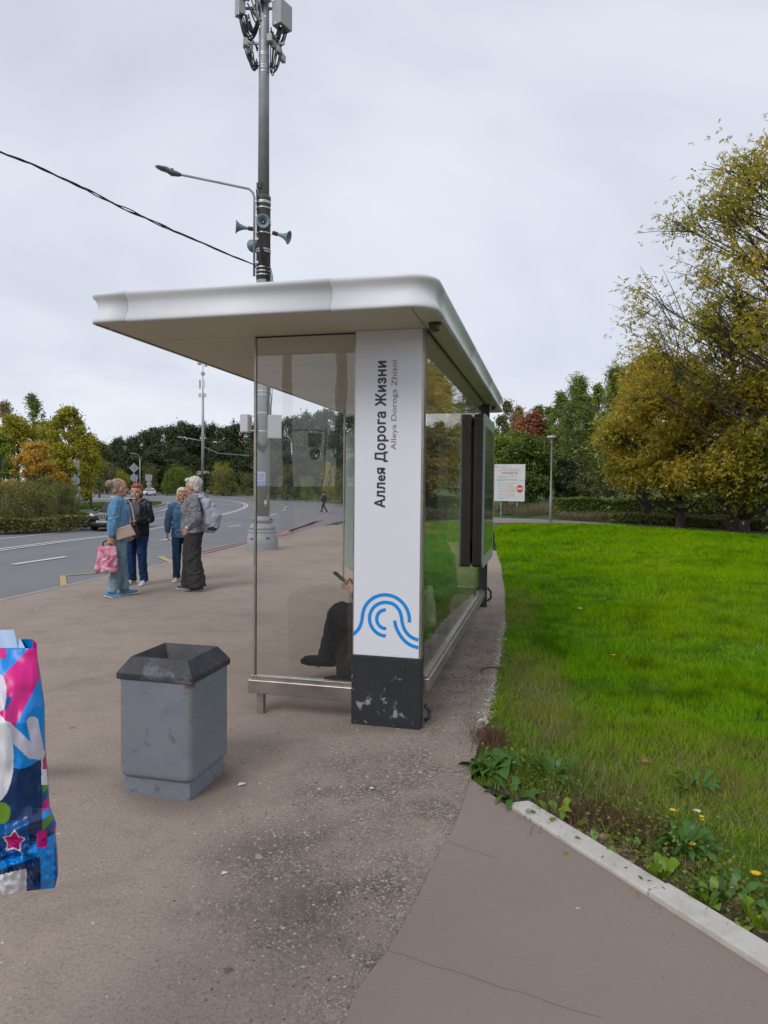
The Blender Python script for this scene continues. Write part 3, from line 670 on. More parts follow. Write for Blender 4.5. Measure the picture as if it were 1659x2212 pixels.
# near end: glass panel, post, rail, leg
endp = empty('end_panel'); endp.parent = sh
GU = 0.048
box('glass_pane', (GU, 0.476, 0.262), (GU + 0.008, 1.182, ZC - 0.012), m_glass, endp)
box('post', (GU - 0.008, 1.182, 0.262), (GU + 0.016, 1.197, ZC - 0.004), m_steel, endp)
box('top_channel', (GU - 0.006, 0.476, ZC - 0.0115), (GU + 0.014, 1.181, ZC - 0.004), m_dark, endp)
box('glazing_bead', (GU - 0.016, 0.477, 0.236), (GU + 0.026, 1.210, 0.261), m_steel, endp, 0.002)
box('rail', (GU - 0.035, 0.4765, 0.14), (GU + 0.045, 1.228, 0.235), m_steel, endp, 0.006)
box('leg', (GU - 0.022, 1.115, -0.1), (GU + 0.022, 1.165, 0.1395), m_steel, endp, 0.003)
# back wall: three panes, rail, clamps
bw = empty('back_wall'); bw.parent = sh
for a, b in ((0.092, 1.33), (1.338, 2.74), (2.748, 4.10)): box('glass_pane', (a, 0.006, 0.335), (b, 0.014, ZC - 0.012), m_gback, bw)
box('top_channel', (0.09, 0.0, ZC - 0.0115), (4.14, 0.02, ZC - 0.0035), m_dark, bw)
box('glazing_bead', (0.0905, -0.012, 0.312), (4.13, 0.032, 0.334), m_steel, bw, 0.002)
box('rail', (0.0905, -0.03, 0.228), (4.15, 0.05, 0.3115), m_steel, bw, 0.006)
MB().box((1.02, -0.0315, 0.25), (1.05, -0.0302, 0.29)).build('sticker', plain('sticker_white', (0.6, 0.6, 0.58)), bw)
# far post and far end: pane, post, light box standing in the end wall
fe = empty('far_end_panel'); fe.parent = sh
box('post', (4.155, -0.045, -0.02), (4.215, 0.055, ZC - 0.004), m_leg, fe, 0.003)
MB().tube([(4.22, -0.05, 0.33), (4.24, -0.09, 0.28), (4.235, -0.09, 0.2), (4.21, -0.05, 0.17)], 0.014, 8).build('anchor_lug', m_leg, fe, smooth=True)
box('post', (4.44, 1.875, 0.3), (4.47, 1.892, ZC - 0.004), m_steel, fe)
box('post', (4.43, 0.06, -0.02), (4.48, 0.11, ZC - 0.004), m_leg, fe)
box('glass_pane', (4.45, 0.112, 0.30), (4.458, 0.50, ZC - 0.012), m_glass, fe); 
box('rail', (4.415, 0.112, 0.2), (4.49, 1.9, 0.296), m_steel, fe, 0.006)
box('leg', (4.43, 1.76, -0.1), (4.475, 1.80, 0.1995), m_steel, fe)
def rrect(a, b, c, d, r, n=6):
    p = []
    for cx, cy, a0 in ((a + r, c + r, 180), (b - r, c + r, 270), (b - r, d - r, 0), (a + r, d - r, 90)):
        for k in range(n + 1): q = R(a0 + 90 * k / n); p.append((cx + r * math.cos(q), cy + r * math.sin(q)))
    return p
def poster_mat():
    s = NT('back_lit_poster'); v = s.coord('Object'); n = s.noise(1.3, 3, 0.5)
    c = s.ramp(n, [(0.3, (0.02, 0.03, 0.035)), (0.45, (0.05, 0.06, 0.06)), (0.6, (0.10, 0.115, 0.11)), (0.75, (0.04, 0.045, 0.05))])
    return s.set(Base_Color=c, Roughness=0.08)
m_poster = poster_mat()
# light box across the back wall (faces out to the lawn and in to the shelter)
lb = empty('light_box'); lb.parent = sh
for sgn, yo in ((-1, -0.008), (1, 0.026)):
    y0, y1 = (yo - 0.105, yo) if sgn < 0 else (yo, yo + 0.10)
    lo = rrect(2.80, 4.07, 0.74, 2.33, 0.05); MB().hull([(x, y0 + 0.012 if sgn < 0 else y0, z) for x, z in lo], [(x, y1 if sgn < 0 else y1 - 0.012, z) for x, z in lo]).build('housing', m_brown, lb, bevel=0.004)
    f0, f1 = (y0 - 0.004, y0 + 0.0115) if sgn < 0 else (y1 - 0.0115, y1 + 0.004)
    lo = rrect(2.796, 4.074, 0.736, 2.334, 0.06); MB().hull([(x, f0, z) for x, z in lo], [(x, f1, z) for x, z in lo]).build('frame', m_mint, lb)
    ps = (f0 - 0.002, f0 + 0.001) if sgn < 0 else (f1 - 0.001, f1 + 0.002)
    lo = rrect(2.90, 3.97, 0.86, 2.21, 0.02); MB().hull([(x, ps[0], z) for x, z in lo], [(x, ps[1], z) for x, z in lo]).build('poster', m_poster, lb)
    for k in range(2):
        yy = y0 + 0.035 + 0.03 * k; box('housing_rib', (2.793, yy, 0.80), (2.7995, yy + 0.008, 2.27), m_brown, lb)
box('bracket', (2.86, -0.007, 1.0), (4.0, 0.025, 2.2), m_leg, lb)
# light box in the far end wall
le = empty('end_light_box'); le.parent = sh
lo = rrect(0.505, 1.85, 0.46, 2.33, 0.12); H3 = lambda y0, y1, L: MB().hull([(y0, y, z) for y, z in L], [(y1, y, z) for y, z in L])
H3(4.40, 4.54, lo).build('housing', m_mint, le, bevel=0.01)
lo = rrect(0.62, 1.735, 0.60, 2.19, 0.05); H3(4.396, 4.3995, lo).build('inner_edge', m_leg, le); lo = rrect(0.632, 1.723, 0.612, 2.178, 0.045); H3(4.392, 4.3955, lo).build('poster', m_poster, le)

# bench under the back wall
be = empty('bench', tuple(O + U * 1.9 + V * 0.36), ROTS, label='long slatted bench inside the bus shelter along its back glass', cat='bench')
m_wood = plain('bench_wood', (0.16, 0.09, 0.05), 0.55, 0, 0.3, 12, 0.2, 60)
for k in range(5): box('slat', (-1.55, -0.19 + k * 0.082, 0.43), (1.0, -0.19 + k * 0.082 + 0.07, 0.46), m_wood, be, 0.004)
for x in (-1.3, -0.25, 0.8): box('leg', (x - 0.02, -0.15, -0.0 if x < 0 else 0.02), (x + 0.02, 0.17, 0.4295), m_leg, be, 0.003)
# ================================================================ BIN
def bin_mats():
    s = NT('bin_body_paint'); n = s.noise(2.5, 5, 0.6)
    c = s.mix(s.rng(n, 0.3, 0.7), (0.165, 0.182, 0.208), (0.20, 0.218, 0.245))
    c = s.mix(s.math('MULTIPLY', s.rng(s.noise(14, 5, 0.7), 0.6, 0.66), 0.6), c, (0.09, 0.095, 0.10))
    x = s.n('ShaderNodeSeparateXYZ'); s.l(s.coord(), x.inputs[0])
    rust = s.math('MULTIPLY', s.rng(s.noise(16, 5, 0.7), 0.5, 0.56), s.rng(x.outputs[2], 0.0, 0.02)); 
    cr = blob(s, -0.195, -0.195, 0.035, 0.035, 0.3); cz = s.rng(x.outputs[2], 0.565, 0.575)
    c = s.mix(s.math('MULTIPLY', cr, cz), c, (0.13, 0.045, 0.02))
    g = s.math('MULTIPLY', blob(s, -0.2, -0.2, 0.05, 0.05, 0.8), s.rng(x.outputs[2], 0.18, 0.5)); c = s.mix(s.math('MULTIPLY', g, 0.35), c, (0.2, 0.2, 0.17))
    b = s.bump(s.noise(11, 4, 0.6), 0.5, 0.012); b = s.bump(s.noise(70, 3), 0.15, 0.003, b)
    s.set(Base_Color=c, Roughness=0.5, Normal=b, Specular_IOR_Level=0.35); body = s.m
    s = NT('bin_lid_worn'); n = s.noise(7, 6, 0.75); k = s.noise(3.3, 5, 0.65)
    c = s.mix(s.rng(n, 0.35, 0.65), (0.024, 0.028, 0.033), (0.055, 0.06, 0.068))
    c = s.mix(s.rng(k, 0.60, 0.64), c, (0.10, 0.105, 0.115)); c = s.mix(s.rng(s.noise(5.2, 6, 0.75), 0.60, 0.64), c, (0.085, 0.05, 0.03))
    c = s.mix(s.rng(s.noise(12, 5, 0.7), 0.655, 0.67), c, (0.02, 0.018, 0.016))
    b = s.bump(n, 0.7, 0.012); b = s.bump(s.rng(k, 0.55, 0.61), 0.5, 0.004, b)
    s.set(Base_Color=c, Roughness=0.55, Normal=b, Specular_IOR_Level=0.4); return body, s.m
m_bin, m_lid = bin_mats()
lbn = empty('litter_bin', (-1.090, 3.615, 0), ROTS, label='square grey painted litter bin with chipped dark lid on the pavement', cat='litter bin')
def sq(h, z, ch=0.0, jx=0.0):
    if ch <= 0: return [(-h, -h, z), (h, -h, z), (h, h, z), (-h, h, z)]
    return [(-h + ch, -h, z), (h - ch, -h, z), (h, -h + ch, z), (h, h - ch, z), (h - ch, h, z), (-h + ch, h, z), (-h, h - ch, z), (-h, -h + ch, z)]
def stack(levels, mat, name, parent, bevel=0.0, close=True, smooth=False):
    mb = MB(); n = len(levels[0]); vs = [p for l in levels for p in l]
    fs = [(a * n + i, a * n + (i + 1) % n, (a + 1) * n + (i + 1) % n, (a + 1) * n + i) for a in range(len(levels) - 1) for i in range(n)]
    if close: fs += [tuple(range(n))[::-1], tuple(range((len(levels) - 1) * n, len(levels) * n))]
    return mb.add(vs, fs).build(name, mat, parent, bevel=bevel, smooth=smooth)
stack([sq(0.187, -0.02), sq(0.183, 0.13)], m_bin, 'base', lbn, 0.006)
random.seed(4)
lip = []
for i in range(40):                                   # torn sheet edge of the base paint
    pass
stack([sq(0.187, 0.088, 0.03), sq(0.203, 0.105, 0.02), sq(0.205, 0.13, 0.018), sq(0.203, 0.605, 0.016)], m_bin, 'body', lbn, 0.008)
# lid: outer slopes up to the mouth, inner funnel goes down
lv = [sq(0.204, 0.592), sq(0.2105, 0.594), sq(0.2115, 0.624), sq(0.160, 0.700), sq(0.152, 0.700), sq(0.105, 0.62)]
stack(lv, m_lid, 'lid', lbn, 0.004, close=False)
MB().hull(sq(0.104, 0.54), sq(0.1045, 0.60)).build('liner', plain('bin_inside', (0.012, 0.012, 0.013), 0.8), lbn)

# ================================================================ STREET POLE
m_pole = plain('pole_grey_paint', (0.29, 0.30, 0.32), 0.5, 0.1, 0.12, 3.0, 0.1, 60)
m_pole2 = plain('pole_steel_dark', (0.30, 0.305, 0.33), 0.5, 0.3, 0.15, 2.5)
m_conc = plain('pole_sleeve_brown', (0.12, 0.108, 0.10), 0.8, 0, 0.25, 4, 0.3, 40)
m_base = plain('cast_base_grey', (0.27, 0.285, 0.30), 0.45, 0.0, 0.1, 5, 0.1, 30)
m_strap = plain('strap_steel', (0.55, 0.55, 0.56), 0.4, 0.5, 0.1)
m_cable = plain('black_cable', (0.018, 0.018, 0.022), 0.6)
m_box = plain('cabinet_light_grey', (0.52, 0.53, 0.55), 0.45, 0, 0.05)
m_boxg = plain('radio_grey', (0.36, 0.37, 0.38), 0.5, 0, 0.08)
m_horn = plain('horn_blue_grey', (0.21, 0.28, 0.32), 0.5, 0, 0.15, 8)
m_rust = plain('rusty_bracket', (0.10, 0.05, 0.028), 0.8, 0, 0.4, 20)
PB = gp(567, 1186)
pole = empty('utility_pole', PB, label='tall grey street pole with ringed cast base, loudspeakers and antenna boxes', cat='street pole')
K = PB[1] / FOC                                        # metres per survey pixel at the pole
def pz(py):
    d = ray(567, py); return CH + d[2] / d[1] * PB[1] - PB[2]
def pxx(px): return (px - 566.5) * K
basep = [(0.385, -0.1), (0.385, 0.0), (0.375, 0.14), (0.378, 0.20), (0.366, 0.225), (0.372, 0.30), (0.358, 0.315), (0.365, 0.38), (0.335, 0.395), (0.345, 0.42), (0.348, 0.45), (0.33, 0.475), (0.30, 0.48), (0.322, 0.50), (0.325, 0.53), (0.30, 0.58), (0.25, 0.625), (0.225, 0.64), (0.222, 0.66), (0.248, 0.675), (0.262, 0.70), (0.262, 0.74), (0.245, 0.77), (0.205, 0.785), (0.21, 0.80), (0.20, 0.812), (0.165, 0.815)]
MB().lathe(basep, (0, 0, 0), 32, cap=False).build('base', m_base, pole, smooth=True).data
for q, z, r in ((235, 0.27, 0.366), (300, 0.29, 0.366), (225, 0.52, 0.315), (222, 0.73, 0.255), (330, 0.74, 0.255)):
    c, s_ = math.cos(R(q)), math.sin(R(q)); mb = MB(); 
    mb.tube([(c * (r - 0.03), s_ * (r - 0.03), z), (c * (r + 0.006), s_ * (r + 0.006), z)], [(0.045, 0.022)] * 2, 10, side=(-s_, c, 0)); mb.build('slot', m_dark, pole)
MB().lathe([(0.172, 0.80), (0.168, pz(600))], (0, 0, 0), 24).build('lower_shaft', m_pole, pole, smooth=True)
MB().lathe([(0.172, pz(606)), (0.166, pz(434)), (0.175, pz(433)), (0.175, pz(426)), (0.15, pz(424))], (0, 0, 0), 24).build('sleeve', m_conc, pole, smooth=True)
MB().lathe([(0.137, pz(425)), (0.123, pz(120)), (0.12, pz(-90))], (0, 0, 0), 24).build('upper_shaft', m_pole2, pole, smooth=True)
for py in (438, 441, 452, 478, 484, 506, 541, 546, 580, 588, 596, 700, 846, 854, 893, 932):
    r = 0.178 if py < 605 else 0.174
    MB().lathe([(r, pz(py) - 0.015), (r + 0.004, pz(py)), (r, pz(py) + 0.015)], (0, 0, 0), 20, cap=False).build('strap', m_strap, pole, smooth=True)
for py in (118, 122, 145, 150, 158): MB().lathe([(0.131, pz(py) - 0.012), (0.131, pz(py) + 0.012)], (0, 0, 0), 20, cap=False).build('strap', m_strap, pole, smooth=True)
# lamp arm and lamp head
arm = tube('lamp_arm', [(-0.20, -0.12, pz(600)), (-0.20, -0.12, pz(432)), (-0.235, -0.12, pz(421)), (-0.33, -0.12, pz(413)), (pxx(470), -0.12, pz(399)), (pxx(394), -0.12, pz(384))], 0.028, m_pole, pole, 10)
for py in (440, 470, 520, 570): box('arm_bracket', (-0.19, -0.14, pz(py) - 0.03), (-0.1, -0.08, pz(py) + 0.03), m_strap, pole)
lh = [(394, 384, .05, .03), (388, 383, .07, .055), (374, 379.5, .13, .07), (364, 373.5, .15, .055), (350, 370, .14, .04), (341.5, 368, .08, .015)]
MB().tube([(pxx(x), -0.12, pz(y)) for x, y, *_ in lh], [(a, b) for *_, a, b in lh], 14, side=(0, 1, 0)).build('lamp_head', plain('lamp_head_grey', (0.12, 0.13, 0.14), 0.45, 0.2), pole, smooth=True)
MB().lathe([(0.03, pz(377)), (0.03, pz(371))], (pxx(376), -0.12, 0), 10).build('light_sensor', m_dark, pole)
box('junction_box', (-0.135, -0.20, pz(413)), (-0.02, -0.13, pz(402)), m_leg, pole)
# horns
def horn(c, d, L=0.30):
    d = Vector(d).normalized(); ax = d.to_track_quat('Z', 'Y').to_matrix(); e = empty('loudspeaker'); e.parent = pole; e.location = c
    pr = [(0.035, -0.02), (0.036, 0.05), (0.045, L * 0.35), (0.062, L * 0.55), (0.09, L * 0.75), (0.125, L * 0.9), (0.162, L), (0.158, L + 0.006), (0.12, L * 0.9), (0.085, L * 0.74), (0.055, L * 0.5), (0.03, L * 0.3)]
    MB().lathe(pr, (0, 0, 0), 22, axis=ax, cap=False).build('bell', m_horn, e, smooth=True)
    MB().lathe([(0.0, 0.02), (0.03, 0.03), (0.03, L * 0.55), (0.02, L * 0.62), (0.0, L * 0.63)], (0, 0, 0), 12, axis=ax, cap=False).build('driver', m_strap if L < 0.25 else m_leg, e, smooth=True)
    MB().lathe([(0.045, -0.12), (0.05, -0.10), (0.05, 0.0), (0.04, 0.02)], (0, 0, 0), 12, axis=ax).build('bracket', m_rust, e, smooth=True)
zc = pz(497)
horn((pxx(537), -0.1, zc), (-1, -0.25, 0.04)); horn((0.04, -0.22, pz(490)), (0.12, -1, -0.12), 0.24); horn((pxx(597), -0.08, pz(508)), (1, -0.15, -0.33)); horn((-0.16, 0.18, pz(519)), (-0.65, 0.9, 0.0))
# cabinets low on the shaft
def cabinet(x0, x1, y0, y1, yy, rz, mat=m_box, hinge=True, d=0.24):
    e = empty('cabinet', (pxx((x0 + x1) / 2), yy, (pz(y0) + pz(y1)) / 2), rz); e.parent = pole
    w = abs(x1 - x0) * K / 2; h = (pz(y0) - pz(y1)) / 2
    box('casing', (-w, -d / 2, -h), (w, d / 2, h), mat, e, 0.006); box('door', (-w + 0.012, -d / 2 - 0.008, -h + 0.012), (w - 0.012, -d / 2 - 0.0005, h - 0.012), mat, e, 0.003)
    return e
e = cabinet(523, 541, 897, 935, -0.1, R(-14)); box('label_plate', (-0.05, -0.132, 0.06), (0.05, -0.1295, 0.15), m_strap, e)
e = cabinet(581, 607, 898, 948, -0.18, R(22)); box('label_plate', (-0.02, -0.132, 0.16), (0.03, -0.1295, 0.18), m_strap, e)
for py in (900, 931): box('arm_bracket', (-0.36, -0.12, pz(py) - 0.015), (-0.15, -0.08, pz(py) + 0.015), m_strap, pole)
for k in range(5):
    a = 0.03 * k; tube('cable', [(0.2, -0.2, pz(948) + .0), (0.17 - a * 0.5, -0.23, pz(958 + 3 * k)), (0.04, -0.25, pz(966 + 3 * k)), (-0.1 - a * .3, -0.19, pz(958 + 2 * k)), (-0.15 + a * .3, -0.17, pz(935)), (-0.16 + a * .3, -0.14, pz(905))], 0.012, m_cable, pole, 6)
for k in range(5):
    random.seed(30 + k); x = 0.13 + 0.02 * k
    tube('cable', [(x + random.uniform(-.03, .04), -0.12, pz(y)) for y in (905, 880, 860, 840, 820, 790, 700, 640)], 0.009, m_cable, pole, 6)
for k in range(6):
    random.seed(60 + k)
    tube('cable', [(-0.14 + random.uniform(-.02, .02), -0.16, pz(415)), (-0.12, -0.17, pz(450)), (-0.09, -0.18, pz(500)), (-0.06 + .015 * k, -0.18, pz(540)), (0.0 + .03 * k, -0.18, pz(570)), (0.08 + .03 * k, -0.15, pz(592)), (0.12 + 0.03 * k, -0.13, pz(620))], 0.01, m_cable, pole, 6)
# notices
def wrap(name, r, a0, a1, z0, z1, mat):
    vs = []; n = 8
    for i in range(n + 1):
        a = R(a0 + (a1 - a0) * i / n); vs += [(r * math.cos(a), r * math.sin(a), z0), (r * math.cos(a), r * math.sin(a), z1)]
    return MB().add(vs, [(2 * i, 2 * i + 2, 2 * i + 3, 2 * i + 1) for i in range(n)]).build(name, mat, pole)
m_notice = plain('notice_pale_blue', (0.36, 0.41, 0.62), 0.6, 0, 0.08, 10); m_notice2 = plain('notice_blue', (0.22, 0.27, 0.50), 0.6)
wrap('notice', 0.1755, 225, 305, pz(1040), pz(1019), m_notice); wrap('notice', 0.1755, 226, 304, pz(1050), pz(1040.5), m_notice2)
wrap('notice', 0.1755, 180, 205, pz(1050), pz(1024), m_notice2)
for k, (w, py) in enumerate(((60, 1024), (62, 1027), (50, 1030), (58, 1033), (38, 1036))): wrap('notice_line', 0.1765, 235, 235 + w * 0.9, pz(py) - 0.006, pz(py) + 0.004, m_ink)
wrap('sticker', 0.1755, 292, 318, pz(1089), pz(1080), plain('sticker_white2', (0.6, 0.62, 0.62))); wrap('sticker', 0.1755, 292, 318, pz(1094), pz(1091.5), plain('sticker_orange', (0.6, 0.25, 0.07)))
wrap('sticker', 0.1757, 312, 330, pz(1073), pz(1068), plain('sticker_orange', (0.6, 0.25, 0.07))); wrap('sticker', 0.1757, 314, 330, pz(1079), pz(1074), m_notice)
# antenna equipment at the top
def radio(px, py, w, h, y=-0.1, rz=0.0, mat=m_boxg, d=0.16):
    e = empty('radio_unit', (pxx(px), y, pz(py)), R(rz)); e.parent = pole; w *= K / 2; h *= K / 2
    box('casing', (-w, -d / 2, -h), (w, d / 2, h), mat, e, 0.01)
    for k in range(5): box('cooling_fin', (-w + (k + .3) * 2 * w / 5, d / 2, -h * 0.9), (-w + (k + .5) * 2 * w / 5, d / 2 + 0.03, h * 0.9), mat, e)
    return e
radio(518, 23, 15, 34, -0.1, 35, d=0.24); radio(605, 38, 24, 50, -0.05, -32, d=0.42); radio(531, 4, 16, 12, -0.2, 10); radio(556, -2, 22, 20, -0.22); radio(575, 4, 14, 20, -0.2, -25)
radio(529.5, 100, 9.5, 15, -0.12, 15); radio(537, 108, 8, 15, 0.0, 40); radio(581, 92, 11, 15, -0.14, -5); radio(589, 98, 8, 15, -0.02, -30); radio(597, 107, 8.5, 14, 0.02, -20); radio(604, 120, 8, 15, 0.08, -20)
for q in (-1, 1):
    for py in (20, 95): box('mounting_arm', (min(0.1 * q, 0.5 * q), -0.04, pz(py) - 0.025), (max(0.1 * q, 0.5 * q), 0.0, pz(py) + 0.025), m_pole2, pole)
random.seed(11)
def loopc(x0, y0, x1, y1, sag, rad=0.017, mat=m_cable):
    a = Vector((pxx(x0), random.uniform(-.18, .12), pz(y0))); b = Vector((pxx(x1), random.uniform(-.15, .1), pz(y1))); P = []
    for i in range(9):
        t = i / 8; p = a.lerp(b, t); p.z -= sag * K * math.sin(math.pi * min(1, t * 1.0)) ** 0.8; p.y += random.uniform(-.01, .01); P.append(p)
    tube('cable', P, rad, mat, pole, 6)
for k in range(12): loopc(514 + 2.0 * k, 40 + random.uniform(-3, 3), 553 + random.uniform(-3, 3), 48 + k * 0.8, 44 - k * 2.2)
for k in range(12): loopc(532 + 3.3 * k, 6 + random.uniform(-3, 6), 560 + random.uniform(-8, 8), 52 + random.uniform(-4, 6), 6 + random.uniform(-3, 6), 0.018, m_pole2 if k % 3 == 0 else m_cable)
for k in range(9): loopc(614 - 2.2 * k, 62 + random.uniform(-4, 3), 582 + random.uniform(-3, 3), 66, 34 - k * 2.2)
for k in range(10): loopc(526 + 2.0 * k, 106 + k, 553 + random.uniform(-2, 2), 140 + random.uniform(-8, 8), 16 + random.uniform(-2, 10), 0.013)
for k in range(10): loopc(606 - 2.6 * k, 118 - 1.5 * k, 580, 146 + random.uniform(-8, 5), 18 + random.uniform(-3, 10), 0.013)
for k in range(5): loopc(527 + 3 * k, 94, 553, 100 + 4 * k, -12 + k, 0.008)
for k in range(9): box('cable_tag', (pxx(517 + 11 * k) - .012, -0.24, pz(44 + (k * 37) % 30) - .02), (pxx(517 + 11 * k) + .012, -0.235, pz(44 + (k * 37) % 30) + .02), m_strap, pole)
# overhead cable: two strands that twist round each other
def strand(ph):
    A = Vector((PB[0] - 0.17, PB[1] - 0.15, PB[2] + pz(582))); pts = []
    wp = [(A, 0), (Vector(at(552, 573, PB[1] - 0.2)), 0)] + [(Vector(at(x, y, d)), 1) for x, y, d in ((490, 548, 16.6), (400, 509, 16.1), (320, 474, 15.6), (235, 434, 15.1), (150, 392, 14.6), (70, 355, 14.1), (0, 328, 13.7), (-150, 280, 12.8), (-420, 215, 11.2), (-900, 130, 9.0))]
    for i in range(len(wp) - 1):
        a, b = wp[i][0], wp[i + 1][0]
        for j in range(10):
            t = j / 10; p = a.lerp(b, t); s = (i * 10 + j) * 0.42 + ph; r = 0.034 * (0.3 + abs(noise.noise((i + t, 0, 3)))) * (wp[i][1] or t)
            pts.append(p + Vector((0.3 * math.cos(s), math.sin(s), 1.1 * math.cos(s))) * r)
    return pts
oc = empty('overhead_cable', (PB[0] - 0.17, PB[1] - 0.15, PB[2] + pz(582)), label='black twisted overhead cable running from the tall pole out of the left edge', cat='cable')
for ph in (0, math.pi, 2.0):
    o = tube('strand', [p - Vector(oc.location) for p in strand(ph)], 0.013, m_cable, oc, 6)

# ================================================================ SIGNS, LAMPS, FAR POLES
m_back = plain('sign_back_grey', (0.30, 0.32, 0.34), 0.5, 0.1, 0.1, 4); m_sred = plain('sign_red', (0.50, 0.03, 0.025), 0.5); m_swhite = plain('sign_white', (0.62, 0.63, 0.64), 0.5)
m_galv = plain('galvanised', (0.36, 0.37, 0.37), 0.5, 0.3)
def P2(px, d): return ((px - PW / 2) / FOC * d, d)
def sign_post(px, d, plates, label, front=False, top=None, r=0.03):
    """plates: (shape, survey px centre x, y, half width, half height)"""
    x, y = P2(px, d); z = Hs(x, y) + (0.02 if x < -6 else 0); k = d / FOC; hy = 1049.4 - (PW / 2 - px) * 0.0098
    e = empty('road_sign', (x, y, z - 0.02), math.atan2(-x, y), label=label, cat='road sign')
    zz = lambda py: CH + (hy - py) * k - z + 0.02
    tp = min(p[2] - p[4] for p in plates) if top is None else top
    MB().lathe([(r, -0.3), (r, zz(tp))], (0, 0, 0), 10).build('post', m_galv, e, smooth=True)
    for p in plates:
        cx = (p[1] - px) * k; cz = zz(p[2]); w, h = p[3] * k, p[4] * k; yf = (-r - 0.012, -r - 0.002) if front else (r + 0.002, r + 0.012)
        if p[0] == 'r': L = [(cx + a, cz + b) for a, b in rrect(-w, w, -h, h, 0.04, 3)]
        elif p[0] == 'd': L = [(cx - w, cz), (cx, cz - h), (cx + w, cz), (cx, cz + h)]
        else: L = [(cx + w * math.cos(q), cz + h * math.sin(q)) for q in np.linspace(0, 2 * math.pi, 25)[:-1]]
        m = m_back
        if p[0] == 'n': m = m_sred
        MB().hull([(a, yf[0], b) for a, b in L], [(a, yf[1], b) for a, b in L]).build({'r': 'plate', 'd': 'diamond_plate', 'c': 'round_plate', 'n': 'round_plate'}[p[0]], m, e)
        if p[0] == 'n':
            MB().box((cx - w * .68, yf[0] - 0.004, cz - h * .2), (cx + w * .68, yf[0] - 0.0005, cz + h * .2)).build('white_bar', m_swhite, e)
        else: box('clamp', (cx - 0.05 - 0 * cx, -r - 0.006, cz - 0.02), (cx + 0.05, -r, cz + 0.02), m_galv, e) if abs(cx) < 0.05 else None
    return e
sign_post(162, 50, [('r', 160.5, 1003.5, 10.3, 10.5), ('r', 162, 1021.5, 10, 5.5), ('c', 162, 1038.5, 10, 10), ('r', 163, 1056, 10, 5)], 'back of a road sign with four grey plates beside the orange maple')
sign_post(-1, 48, [('r', 0, 999, 12, 9), ('r', 0, 1021, 12, 11), ('r', -2, 1045, 8, 6.5), ('c', -3, 1068, 9.5, 10)], 'back of a stacked road sign cut by the left edge of the photo')
sign_post(289.3, 65, [('d', 289.3, 1011, 10.5, 11), ('c', 289.5, 1032, 8, 8)], 'back of a road sign with a diamond plate above a round plate')
sign_post(321.5, 95, [('r', 321, 1031.7, 7, 6.8), ('c', 321.5, 1044.6, 5.6, 5.6), ('r', 322.5, 1053.5, 5.4, 2.6)], 'back of a road sign with square, round and small plates near the white car')
sign_post(190.2, 105, [('n', 190.2, 1042.6, 5.1, 5.1)], 'red round no entry sign with white bar on a thin post', True)
sign_post(258, 115, [('c', 258, 1039.5, 4.6, 4.6)], 'small round sign back seen over the head of the woman with the hair bun')
sign_post(294.5, 84, [('n', 294.3, 1040, 1.4, 4.5)], 'narrow red and white marker post behind the diamond sign', True)
def lamp_post(name, px, d, ytop, label, arm=None, r=0.09, mat=m_galv, dx=0.0):
    x, y = P2(px, d); z = Hs(x, y); k = d / FOC; hy = 1049.4 - (PW / 2 - px) * 0.0098; h = CH + (hy - ytop) * k - z
    e = empty(name, (x, y, z), math.atan2(-x, y), label=label, cat='street lamp')
    MB().tube([(dx * k, 0, -0.3), (dx * k * 0.5, 0, h / 2), (0, 0, h)], [r * 1.3, r * 1.1, r * 0.8], 10).build('mast', mat, e, smooth=True)
    if arm:
        L, up = arm; L *= k; up *= k
        tube('arm', [(0, 0, h - 0.3), (0.1 * L, 0, h + up * 0.6), (0.35 * L, 0, h + up), (L, 0, h + up * 1.15)], r * 0.45, mat, e, 8)
        MB().tube([(L, 0, h + up * 1.15), (L * 1.08, 0, h + up * 1.17), (L * 1.3, 0, h + up * 1.1)], [(0.05, 0.05), (0.16, 0.07), (0.08, 0.03)], 10, side=(0, 1, 0)).build('lamp_head', m_back, e, smooth=True)
    return e
lamp_post('street_lamp', 302.3, 150, 990, 'slim street lamp with curved arm, left of the white car', (-17, 9), 0.11)
lamp_post('street_lamp', 628, 118, 956, 'leaning pale street lamp seen through the shelter glass above the walking man', (-14, 12), 0.13, m_galv, 9)
lamp_post('street_lamp', 182, 80, 912, 'grey street lamp post half hidden behind the yellow trees on the left', (-34, 3), 0.1)
# far radio mast
x, y = P2(438, 158); z = Hs(x, y); k = 158 / FOC
fm = empty('radio_mast', (x, y, z), 0, label='tall thin distant radio mast with white panel antennas above the dark wood', cat='mast')
zz = lambda py: CH + (1045.6 - py) * k - z
MB().tube([(0, 0, -0.3), (0, 0, zz(925)), (0, 0, zz(850))], [0.42, 0.33, 0.26], 12).build('mast', m_galv, fm, smooth=True)
MB().tube([(0, 0, zz(850)), (0, 0, zz(783))], [0.12, 0.09], 8).build('top_pipe', m_galv, fm, smooth=True)
box('panel_antenna', (-0.15, -0.5, zz(839)), (0.55, -0.35, zz(823)), m_swhite, fm, 0.05); box('panel_antenna', (-0.8, -0.3, zz(841)), (-0.5, 0.1, zz(822)), m_boxg, fm, 0.05)
for a in (-0.7, 0.5): box('radio_unit', (a - 0.25, -0.3, zz(859)), (a + 0.25, 0.1, zz(851)), m_box, fm, 0.04)
MB().ball((-0.75, -0.1, zz(786)), 0.55, 12, 8).build('dish', m_swhite, fm, smooth=True); MB().ball((0.7, -0.1, zz(791)), 0.38, 12, 8).build('dish', m_swhite, fm, smooth=True)
MB().lathe([(0.45, zz(812)), (0.45, zz(806))], (0, 0, 0), 12).build('collar', m_boxg, fm)
